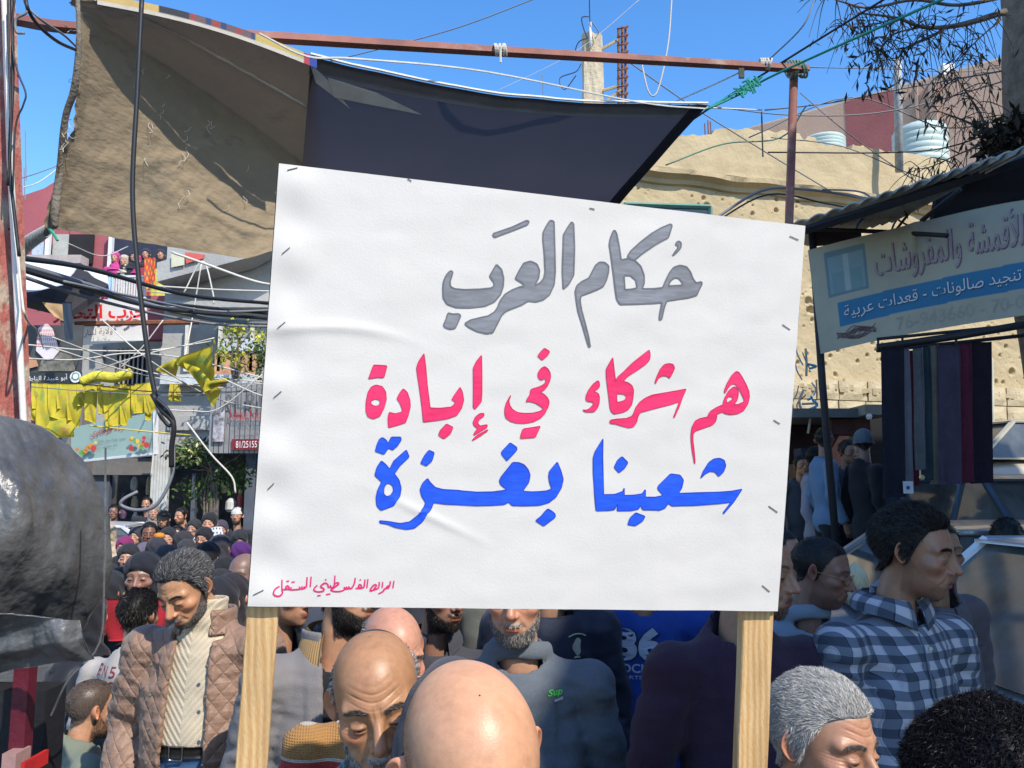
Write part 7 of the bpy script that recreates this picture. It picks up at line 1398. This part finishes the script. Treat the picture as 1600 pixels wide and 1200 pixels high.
o_mv = dict(kind='jacket', mat=m_mauve, name='jacket', h=.014, seed=16, open=(0., 0.), thick=.024, bottom=-.7)
person('man in mauve grey jacket mostly hidden behind the plaid shirt', 1466, 862, 3.4, yaw=5, pitch=5, skin=(.28, .16, .10), g=G_MID, res=LO, hair='short', hcol=BLKH, hnum=400, cloth_=o_mv, inner=dict(o_bt, h=.016), byaw=25)
o_bk = dict(kind='tee', mat=m_black, name='shirt', h=.016, seed=17)
person('person with curly black hair at the bottom right corner, seen from behind', 1545, 1262, 1.3, yaw=170, pitch=5, sc=1.05, skin=(.30, .17, .11), g=G_YNG, res=MD, hair='short', hcol=[(.010, .008, .010), (.014, .011, .013), (.006, .005, .008)], hnum=26000, hlen=.020, hlift=.7, hW=.0006, thickh=.026, cloth_=o_bk, curl=.9, byaw=170)
person('black haired person behind the white car at the right edge', 1574, 842, 5.4, yaw=150, pitch=0, skin=(.25, .15, .10), g=G_YNG, res=LO, hair='short', hcol=BLKH, hnum=900, hW=.0016, thickh=.015, cloth_=dict(o_bk, h=.02))
person('person in pale jacket half hidden by the right edge of the placard', 1222, 868, 4.0, yaw=40, pitch=2, skin=(.34, .18, .12), g=G_YNG, res=LO, hair='short', hcol=BLKH, hnum=400, cloth_=dict(kind='tee', mat=fabric('stone cotton', (.24, .25, .22)), name='jacket', h=.02, seed=18))
o_ol = dict(kind='tee', mat=m_olive, name='tee_shirt', h=.011, seed=19, w=1.0, wr=.7)
person('man with shaved hair in sage green top, low by the cart, facing away', 144, 1108, 3.7, yaw=138, pitch=8, roll=0, sc=1.0, skin=(.50, .26, .15), g=G_YNG, res=MD, hair='short', hcol=[(.07, .055, .045), (.12, .10, .09)], hnum=6000, hlen=.004, thickh=.0012, hW=.0008, hlift=.7, beard=.6, bcol=BLKH, bnum=1200, cloth_=o_ol, byaw=130, dz=.07)
m_let = fabric('white cotton with red print', (.38, .36, .35))
o_boy = dict(kind='tee', mat=m_let, name='tee_shirt', h=.013, seed=20, w=.85)
def ex_let(root, ps, TT, vw):
    k = 0; mr = M('dark red letters', (.22, .02, .03), .7)
    for r in range(4):
        for c in range(5):
            k += 1; v, f, _ = textmesh('SEN5RBG2OA'[k % 10]); x0 = -.11 + c * .048; z0 = -.10 - r * .06; pts = [(-(x0 + .03 * a), z0 + .045 * b) for a, b in v]; cv, cf = build_torso(o_boy); bv = TB.get('bvboy') or BVHTree.FromPolygons([tuple(a) for a in cv], [tuple(int(q) for q in a) for a in cf]); TB['bvboy'] = bv; out = []
            for x, z in pts: h = bv.ray_cast(Vector((x, .6, z)), Vector((0, -1, 0))); out.append((x, (h[0].y if h[0] else .12) + .004, z))
            mb = MB(); mb.add(TT(np.array(out)), f); mk('printed_letter', mb, mr, root)
person('boy with dark hair seen from behind in white top with red printed letters', 218, 962, 4.0, yaw=170, pitch=5, sc=.92, skin=(.36, .20, .13), g=G_YNG, res=LO, hair='short', hcol=BLKH, hnum=2500, hW=.0012, thickh=.014, cloth_=o_boy, byaw=172, extra=ex_let)

# crowd on the left, further up the street --------------------------------
def fab(c): return fabric('cloth %d %d %d' % tuple(int(x * 1000) for x in c), c, bscale=120)
G_W = dict(lid=.4, nose=.9); 
CW = dict(kind='tee', name='coat', h=.024, wr=.8)
def woman(label, px, py, Y, hc, yaw=0, pitch=0, body=(.012, .012, .014), skin=(.50, .28, .19), ex=None, loose=.006, arms=None, sc=.97):
    o = dict(CW, mat=fab(body), seed=GN[0] % 7); 
    if arms: o['arms'] = arms
    return person(label, px, py, Y, yaw=yaw, pitch=pitch, sc=sc, skin=skin, g=G_W, res=LO, hair='none', cloth_=o, skirt=fab(body), extra=multi(hijab(fab(hc), loose), *( [ex] if ex else [])))
B_ = (.014, .014, .017)
woman('woman in beige headscarf at the left edge of the crowd, beside the black plastic', 169, 836, 11, (.45, .36, .25), -10, 5)
woman('woman in bright magenta headscarf facing the camera', 194, 856, 9.6, (.20, .02, .10), 5, 6, (.03, .012, .02))
woman('smiling woman in black headscarf at left, sunlit face, beside the magenta headscarf', 184, 890, 8.2, B_, 8, 5, (.03, .03, .035))
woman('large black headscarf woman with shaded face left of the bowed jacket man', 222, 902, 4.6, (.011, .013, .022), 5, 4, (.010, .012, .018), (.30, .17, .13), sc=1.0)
woman('woman in lavender grey headscarf turned away, behind the shaded woman', 229, 866, 9, (.12, .10, .14), 160)
woman('woman in charcoal headscarf turned away, right of the lavender one', 262, 878, 6.4, (.045, .042, .052), 170, 0, (.03, .03, .04))
woman('black headscarf woman turned away, centre of the crowd', 288, 848, 9.2, (.03, .03, .035), 150)
woman('smiling woman in black headscarf with black and white checked shawl', 327, 818, 10, B_, 5, 2, (.05, .05, .05), (.54, .30, .20))
woman('woman with glasses and black headscarf lower left of the checked shawl', 318, 842, 9.4, B_, -5, 4, B_, (.55, .31, .21), ex=glasses(m_black))
woman('woman in dark headscarf turned away, just above the grey haired jacket man', 325, 872, 7.0, (.012, .011, .013), 175, sc=1.02)
woman('black headscarf woman partly covered by the placard edge', 352, 900, 6.2, (.012, .012, .014), 165, sc=1.03)
woman('woman in violet headscarf near the placard edge', 378, 868, 8.0, (.07, .015, .12), 150, 0, (.03, .01, .05))
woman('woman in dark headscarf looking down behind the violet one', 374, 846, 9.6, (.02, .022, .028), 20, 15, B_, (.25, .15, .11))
woman('woman with black headscarf and bowed head left of the violet headscarf', 292, 862, 8.6, (.035, .035, .04), 190)
woman('woman with black hair covering low at the left edge behind the plastic', 172, 905, 7.4, (.02, .02, .024), 30, 10)
for i, (px, py, Y, hc, yw, lb) in enumerate(((200, 872, 7.6, (.02, .02, .025), 10, 'woman in black scarf between the magenta and lavender scarves'), (246, 862, 7.8, (.03, .03, .04), 175, 'woman in slate scarf left of the charcoal one'), (306, 890, 5.6, (.012, .012, .02), 185, 'woman in ink black scarf above the bowed man ear'), (345, 858, 7.6, (.04, .035, .045), 170, 'woman in smoky scarf between dark scarf and violet scarf'), (186, 915, 6.2, (.015, .016, .02), -15, 'woman in matte black scarf below the smiling sunlit woman'), (272, 905, 5.2, (.016, .016, .026), 180, 'woman in midnight scarf left above the bowed man'), (362, 935, 4.4, (.02, .016, .02), 175, 'woman in soot black scarf right of the bowed man by the post'), (240, 800, 14.0, (.25, .22, .2), 20, 'woman in taupe scarf far back by the fluted pillar'), (303, 826, 11.5, (.03, .03, .03), -10, 'woman in black scarf far back left of the checked shawl'), (345, 828, 11.0, (.06, .05, .07), 15, 'woman in dusky scarf far back right of the checked shawl'), (212, 838, 11.6, (.04, .04, .05), 0, 'woman in grey scarf far back behind the magenta one'))):
    woman(lb, px, py, Y, hc, yw, 3, tuple(x * .9 for x in hc) if max(hc) < .1 else (.1, .09, .09))
# checked shawl and other extras
def chk(u, v): c = np.tile([.62, .62, .62], (len(u), 1)); c[(np.sin(u * 50) > .1) & (np.sin(v * 36) > .1)] = [.03, .03, .03]; return c
cloth('checked_shawl', ((300, 850, 9.7), (356, 870, 9.5), (346, 822, 9.8), (312, 830, 9.9)), m_att, 'black and white checked shawl over the smiling woman shoulders', 'shawl', .03, 2, 40, 40, chk, .01)
# woman shading her eyes
A_UP = [((.205, .012, -.115), (.30, -.16, -.10), (.10, -.22, .06)), ((.205, .012, -.115), (.265, .045, -.39), (.25, -.06, -.62))]
woman('woman in black headscarf with orange band, raising a hand over her eyes', 262, 842, 9.3, (.02, .02, .024), 15, 0, (.015, .015, .018), arms=[A_UP[1], A_UP[0]])
mb = MB(); disc(mb, 249, 838, 8, 9.0, w=.8); c_ = P(249, 838, 9.05); mb = MB(); lathe(mb, [(.045, -.02), (.06, 0), (.045, .03), (.01, .04)], c_, 16, axis='Z'); tag(mk('orange_cap', mb, fab((.60, .22, .02)), smooth=True), 'bright orange cloth beside the woman shading her eyes', 'cloth')
LM = dict(kind='tee', name='jacket', h=.022)
def man(label, px, py, Y, yaw=0, pitch=0, body=(.03, .03, .035), skin=(.46, .26, .17), hcol=BLKH, beard=.0, ex=None, hair='short', sc=1., kind='tee', inner=None, tr=None):
    o = dict(LM, mat=fab(body), seed=GN[0] % 7, kind=kind)
    if kind == 'jacket': o.update(open=(.05, .07), thick=.024, bottom=-.68)
    return person(label, px, py, Y, yaw=yaw, pitch=pitch, sc=sc, skin=skin, g=G_YNG, res=LO, hair=hair, hcol=hcol, hnum=500, hW=.002, thickh=.012, beard=beard, bcol=BLKH, cloth_=o, extra=ex, inner=dict(kind='tee', name='tee_shirt', mat=fab(inner), h=.022, thick=.004, arms=[None, None], bottom=-.6) if inner else None, trousers=tr)
man('young bearded man in white tee shirt and open dark jacket near the shop pillar', 283, 806, 13.2, -30, 8, (.05, .055, .06), (.50, .27, .17), beard=.8, kind='jacket', inner=(.62, .62, .60))
man('bearded man in white skullcap and black jacket at the back of the crowd', 370, 806, 12.6, 5, 0, (.03, .03, .035), (.46, .26, .17), beard=.9, ex=capmesh(fab((.62, .62, .60)), .030, name='skullcap'))
man('person in black peaked cap with shaded face near the fluted pillar', 255, 812, 12.6, 10, 5, (.015, .015, .018), beard=.7, ex=multi(hijab(fab((.015, .016, .018)), .004), capmesh(fab((.012, .013, .015)), .045, True, ex=.016)))
man('dark skinned person with tied black hair in white top', 233, 834, 9.6, 20, 5, (.55, .54, .52), (.20, .09, .055))
man('man whose face shows between the hand shading woman and the checked shawl', 276, 838, 10.4, -8, 0, (.05, .05, .05), (.52, .29, .20))
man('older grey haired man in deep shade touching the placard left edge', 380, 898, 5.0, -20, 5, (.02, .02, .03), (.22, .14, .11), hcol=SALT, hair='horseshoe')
man('waving person half hidden in the dark shop doorway', 229, 788, 15.2, 0, 0, (.03, .03, .04), (.40, .22, .15))
man('thin man standing in the shop doorway behind the crowd', 178, 800, 14.6, 10, 0, (.06, .06, .07), (.30, .17, .12))
t = cloth('red_banner', ((168, 1000, 4.4), (262, 1000, 4.3), (262, 937, 4.3), (168, 935, 4.4)), fab((.42, .015, .03)), 'plain red banner carried low in front of the women', 'banner', .03, 2)
# dark bodies between, people behind the placard
rs2 = np.random.RandomState(5)
for i, (px, py, Y, b, lb) in enumerate(((170, 925, 5.0, (.02, .022, .03), 'black clad woman in deep shade by the black plastic edge'), (136, 965, 4.3, (.012, .014, .022), 'woman in long black dress left of the boy'), (262, 930, 4.7, (.015, .016, .024), 'woman in navy black dress directly behind the bowed jacket man'), (340, 945, 3.9, (.014, .014, .020), 'woman in black scarf just right of the bowed jacket man head'), (345, 925, 4.8, (.02, .018, .024), 'woman in faded black scarf by the placard corner'))):
    woman(lb, px, py, Y, b, rs2.uniform(150, 210), 0, b)
for i, (px, py, Y, b, lb) in enumerate(((470, 880, 5.0, (.05, .06, .09), 'man in slate shirt behind the left half of the placard'), (560, 870, 6.2, (.10, .05, .04), 'man in brick red shirt behind the placard'), (640, 875, 5.4, (.03, .03, .04), 'man in black top behind the middle of the placard'), (760, 868, 6.0, (.12, .12, .10), 'man in khaki shirt behind the middle of the placard'), (875, 872, 4.6, (.06, .07, .12), 'man in steel blue shirt behind the placard'), (1080, 865, 4.4, (.30, .32, .38), 'man in pale blue shirt behind the right of the placard'), (980, 860, 6.5, (.05, .05, .05), 'man in dark grey top behind the right of the placard'))):
    man(lb, px, py, Y, rs2.uniform(-20, 40), 4, b, beard=rs2.choice([0, .7]))
# booth customers
man('man in light blue jacket standing under the booth roof behind the awning post', 1288, 688, 8.4, 150, 5, (.13, .22, .34), (.28, .15, .10), tr=m_black)
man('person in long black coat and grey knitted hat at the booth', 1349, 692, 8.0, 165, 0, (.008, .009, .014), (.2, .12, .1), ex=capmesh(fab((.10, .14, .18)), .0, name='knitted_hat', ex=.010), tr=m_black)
man('person facing us between the blue jacket and the black coat', 1326, 706, 9.0, 20, 8, (.05, .05, .07), (.32, .18, .12))
man('small figure with orange lit face in the booth shade at left', 1252, 728, 9.2, 10, 0, (.05, .05, .06), (.42, .20, .10), sc=.85)
man('shopper in white trimmed grey coat beside the awning post', 1276, 716, 8.9, 100, 0, (.28, .26, .30), (.2, .12, .09))
# balcony spectators
for i, (px, py, hc, b, lb) in enumerate(((180, 402, (.50, .05, .22), (.50, .04, .20), 'spectator in magenta clothes at the left end of the balcony'), (194, 407, (.50, .42, .33), (.45, .42, .38), 'spectator in beige headscarf second on the balcony'), (209, 401, (.02, .02, .03), (.02, .02, .03), 'spectator in black headscarf behind the balcony rail'), (216, 408, (.45, .03, .16), (.40, .03, .15), 'spectator in crimson pink headscarf in the middle of the balcony'), (228, 397, (.03, .03, .04), (.30, .04, .06), 'spectator in red blouse at the rug hung over the rail'), (251, 398, (.03, .03, .04), (.55, .50, .08), 'spectator in yellow top at the right end of the balcony'))):
    c = P(px, py, 17.75); gold = gz; gz = lambda x, y, q=c.z - 1.52: q
    woman(lb, px, py, 17.75, hc, rs2.uniform(-10, 30), 5, b); gz = gold

# ------------------------------------------------------------------ cars
m_tyre = M('tyre rubber', (.02, .02, .02), .8); m_rim = M('alloy', (.45, .45, .45), .3, metal=.8); m_glass = M('car glass', (.085, .095, .095), .07, .5, 2.5, spec=.7, bump=0)
def car(label, loc, yaw, paint, trim=None, L_=4.3, Wd=1.72, Ht=1.44, wagon=False):
    t = thing('parked_car', loc, label, 'car'); m = np.array(Matrix.Rotation(R(yaw), 3, 'Z')); TW_ = lambda p: np.asarray(p, float) @ m.T + V3(loc)
    hw = Wd / 2; xs = np.linspace(-L_ / 2, L_ / 2, 44); s = xs / (L_ / 2)
    top = np.interp(s, [-1, -.97, -.6, -.2, .35, .93, 1], [.60, .90, .95, .95, .92, .72, .50]); wd = hw * (1 - .10 * np.abs(s) ** 4 - .10 * np.abs(s) ** 12); bot = np.interp(np.abs(s), [0, .9, 1], [.20, .22, .35])
    an = np.linspace(0, 2 * math.pi, 32, endpoint=False); V = []
    for x, tz_, w_, bz in zip(xs, top, wd, bot):
        c = (tz_ + bz) / 2; h = (tz_ - bz) / 2; V.append(np.stack([np.full(32, x), w_ * np.sign(np.cos(an)) * np.abs(np.cos(an)) ** .35, c + h * np.sign(np.sin(an)) * np.abs(np.sin(an)) ** .45], 1))
    V = np.array(V)
    for sx in (-.62, .60):
        for r in V:
            k = (np.abs(r[:, 0] - sx * L_ / 2) < .36) & (r[:, 2] < .30 + np.sqrt(np.maximum(0, .36 ** 2 - (r[:, 0] - sx * L_ / 2) ** 2))) & (np.abs(r[:, 1]) > hw * .6); r[k, 1] *= .80
    mb = MB(); f = [(i * 32 + j, i * 32 + (j + 1) % 32, (i + 1) * 32 + (j + 1) % 32, (i + 1) * 32 + j) for i in range(43) for j in range(32)] + [tuple(range(32)), tuple(range(44 * 32 - 1, 43 * 32 - 1, -1))]; mb.add(TW_(V.reshape(-1, 3)), f); mk('body', mb, paint, t, auto=40)
    zb, zt = .93, Ht; fr, rf, rr_, rb = .42, .12, (-.86 if wagon else -.55), (-.95 if wagon else -.84); hb, ht = hw * .93, hw * .74; Lh = L_ / 2
    pb_, pf = [(fr * Lh, hb), (rb * Lh, hb)], [(rf * Lh, ht), (rr_ * Lh, ht)]
    base_ = [(fr * Lh, -hb, zb), (fr * Lh, hb, zb), (rb * Lh, hb, zb), (rb * Lh, -hb, zb)]; tp = [(rf * Lh, -ht, zt - .04), (rf * Lh, ht, zt - .04), (rr_ * Lh, ht, zt - .04), (rr_ * Lh, -ht, zt - .04)]
    mb = MB(); mb.add(TW_(base_ + tp), BOXF); mk('glasshouse', mb, m_glass, t)
    mb = MB()
    def rfn(u, v): x = (rr_ - .03 + (rf - rr_ + .06) * u) * Lh; y = (v - .5) * 2; return TW_(np.stack([x, y * (ht + .03), zt - .045 + .05 * (1 - (2 * u - 1) ** 4) * (1 - y ** 4) ** 1. ], 1))
    gridmesh(mb, rfn, 20, 14, thick=.02); mk('roof', mb, paint, t, smooth=True)
    tm = trim or paint
    for sy in (-1, 1):
        pl = [((fr, hb), (rf, ht)), ((rb, hb), (rr_, ht))] + ([((.0 - .02, hb), (-.03, ht)), ((-.46, hb), (-.44, ht))] if True else [])
        for k, ((xb, yb), (xt, yt)) in enumerate(pl): mb = MB(); tube(mb, TW_([(xb * Lh, sy * (yb + .004), zb), (xt * Lh, sy * (yt + .006), zt - .04)]), .035 if k < 2 else .026, 6); mk('pillar', mb, paint if k < 2 else tm, t)
        mb = MB(); tube(mb, TW_([(rf * Lh, sy * (ht + .02), zt - .035), (rr_ * Lh, sy * (ht + .02), zt - .035)]), .018, 6); mk('roof_rail', mb, tm, t); mb = MB(); tube(mb, TW_([(fr * Lh, sy * (hb + .01), zb + .01), (rb * Lh, sy * (hb + .01), zb + .01)]), .014, 6); mk('window_trim', mb, tm, t)
        for sx in (-.62, .60):
            c = (sx * Lh, sy * (hw - .10), .31); a = np.linspace(0, 2 * math.pi, 25)[:-1]; w = MB(); pr = [(.18, -.09), (.30, -.10), (.32, -.06), (.32, .06), (.30, .10), (.18, .09)]; V_ = [[(c[0] + r * math.cos(q), c[1] + o, c[2] + r * math.sin(q)) for q in a] for r, o in pr]; w.add(TW_(np.array(V_).reshape(-1, 3)), [(i * 24 + j, i * 24 + (j + 1) % 24, (i + 1) * 24 + (j + 1) % 24, (i + 1) * 24 + j) for i in range(5) for j in range(24)]); wo2 = mk('wheel', w, m_tyre, t, smooth=True)
            w = MB(); V_ = [[(c[0] + r * math.cos(q), c[1] + sy * o, c[2] + r * math.sin(q)) for q in a] for r, o in ((.19, .085), (.17, .06), (.04, .07))]; w.add(TW_(np.array(V_).reshape(-1, 3)), [(i * 24 + j, i * 24 + (j + 1) % 24, (i + 1) * 24 + (j + 1) % 24, (i + 1) * 24 + j) for i in range(2) for j in range(24)] + [tuple(range(48, 72))]); mk('rim', w, m_rim, wo2)
        mb = MB(); box(mb, (0, 0, 0), (.16, .02, .03)); mb.V[0] = TW_(mb.V[0] + [-.1 * Lh, sy * (hw + .005), .80]); mk('door_handle', mb, tm, t)
        mb = MB(); box(mb, (0, 0, 0), (.12, .20, .11)); mb.V[0] = TW_(mb.V[0] + [.34 * Lh, sy * (hw + .03), .97]); mk('wing_mirror', mb, paint, t)
        mb = MB(); box(mb, (0, 0, 0), (.10, .34, .14)); mb.V[0] = TW_(mb.V[0] + [Lh * .955, sy * hw * .66, .62]); mk('headlight', mb, M('lamp glass', (.5, .5, .5), .15), t); mb = MB(); box(mb, (0, 0, 0), (.08, .26, .18)); mb.V[0] = TW_(mb.V[0] + [-Lh * .965, sy * hw * .72, .76]); mk('tail_light', mb, M('red lamp', (.35, .01, .01), .2), t)
    return t
pc_ = lambda n, c: M(n, c, .28, .05, 2, 0, spec=.6, coat=.5)
def atc(px, Y): q = P(px, 760, Y); return (q.x, Y, float(gz(q.x, Y)))
x_, y_, z_ = atc(1738, 4.3); car('white saloon car parked at the right edge behind the plaid shirt', (x_, y_, z_), 185, pc_('white car paint', (.70, .71, .72)), m_rim, Ht=1.56)
x_, y_, z_ = atc(1480, 6.2); car('silver grey estate car with chrome window trim behind the plaid shirt', (x_, y_, z_), 172, pc_('silver grey car paint', (.22, .21, .22)), m_rim, wagon=True)
x_, y_, z_ = atc(1610, 7.7); car('dark blue grey hatchback under the hanging rugs', (x_, y_, z_), -82, pc_('slate car paint', (.05, .07, .10)), wagon=True, L_=3.9)
x_, y_, z_ = atc(1655, 11.0); car('beige saloon car furthest back by the stone wall', (x_, y_, z_ + .05), 10, pc_('beige car paint', (.42, .38, .30)))
x_, y_, z_ = atc(186, 13.4); car('white car at the end of the street behind the crowd', (x_, y_, z_), 10, pc_('white car paint', (.6, .62, .65)))
mb = MB(); c = P(1338, 918, 3.2)
for k in range(9): tube(mb, crom([c + Vector((0, 0, .09)), c + Vector((rs2.uniform(-.03, .03), -.01, .04)), c + Vector((rs2.uniform(-.055, .055), rs2.uniform(-.03, .02), -.05))], 4), [.006, .02, .014], 7)
tag(mk('plastic_bag', mb, M('cream plastic bag', (.55, .52, .34), .5, .1, 20, .3, 60), smooth=True), 'knotted cream plastic bag held up between the glasses man and the plaid shirt', 'bag')
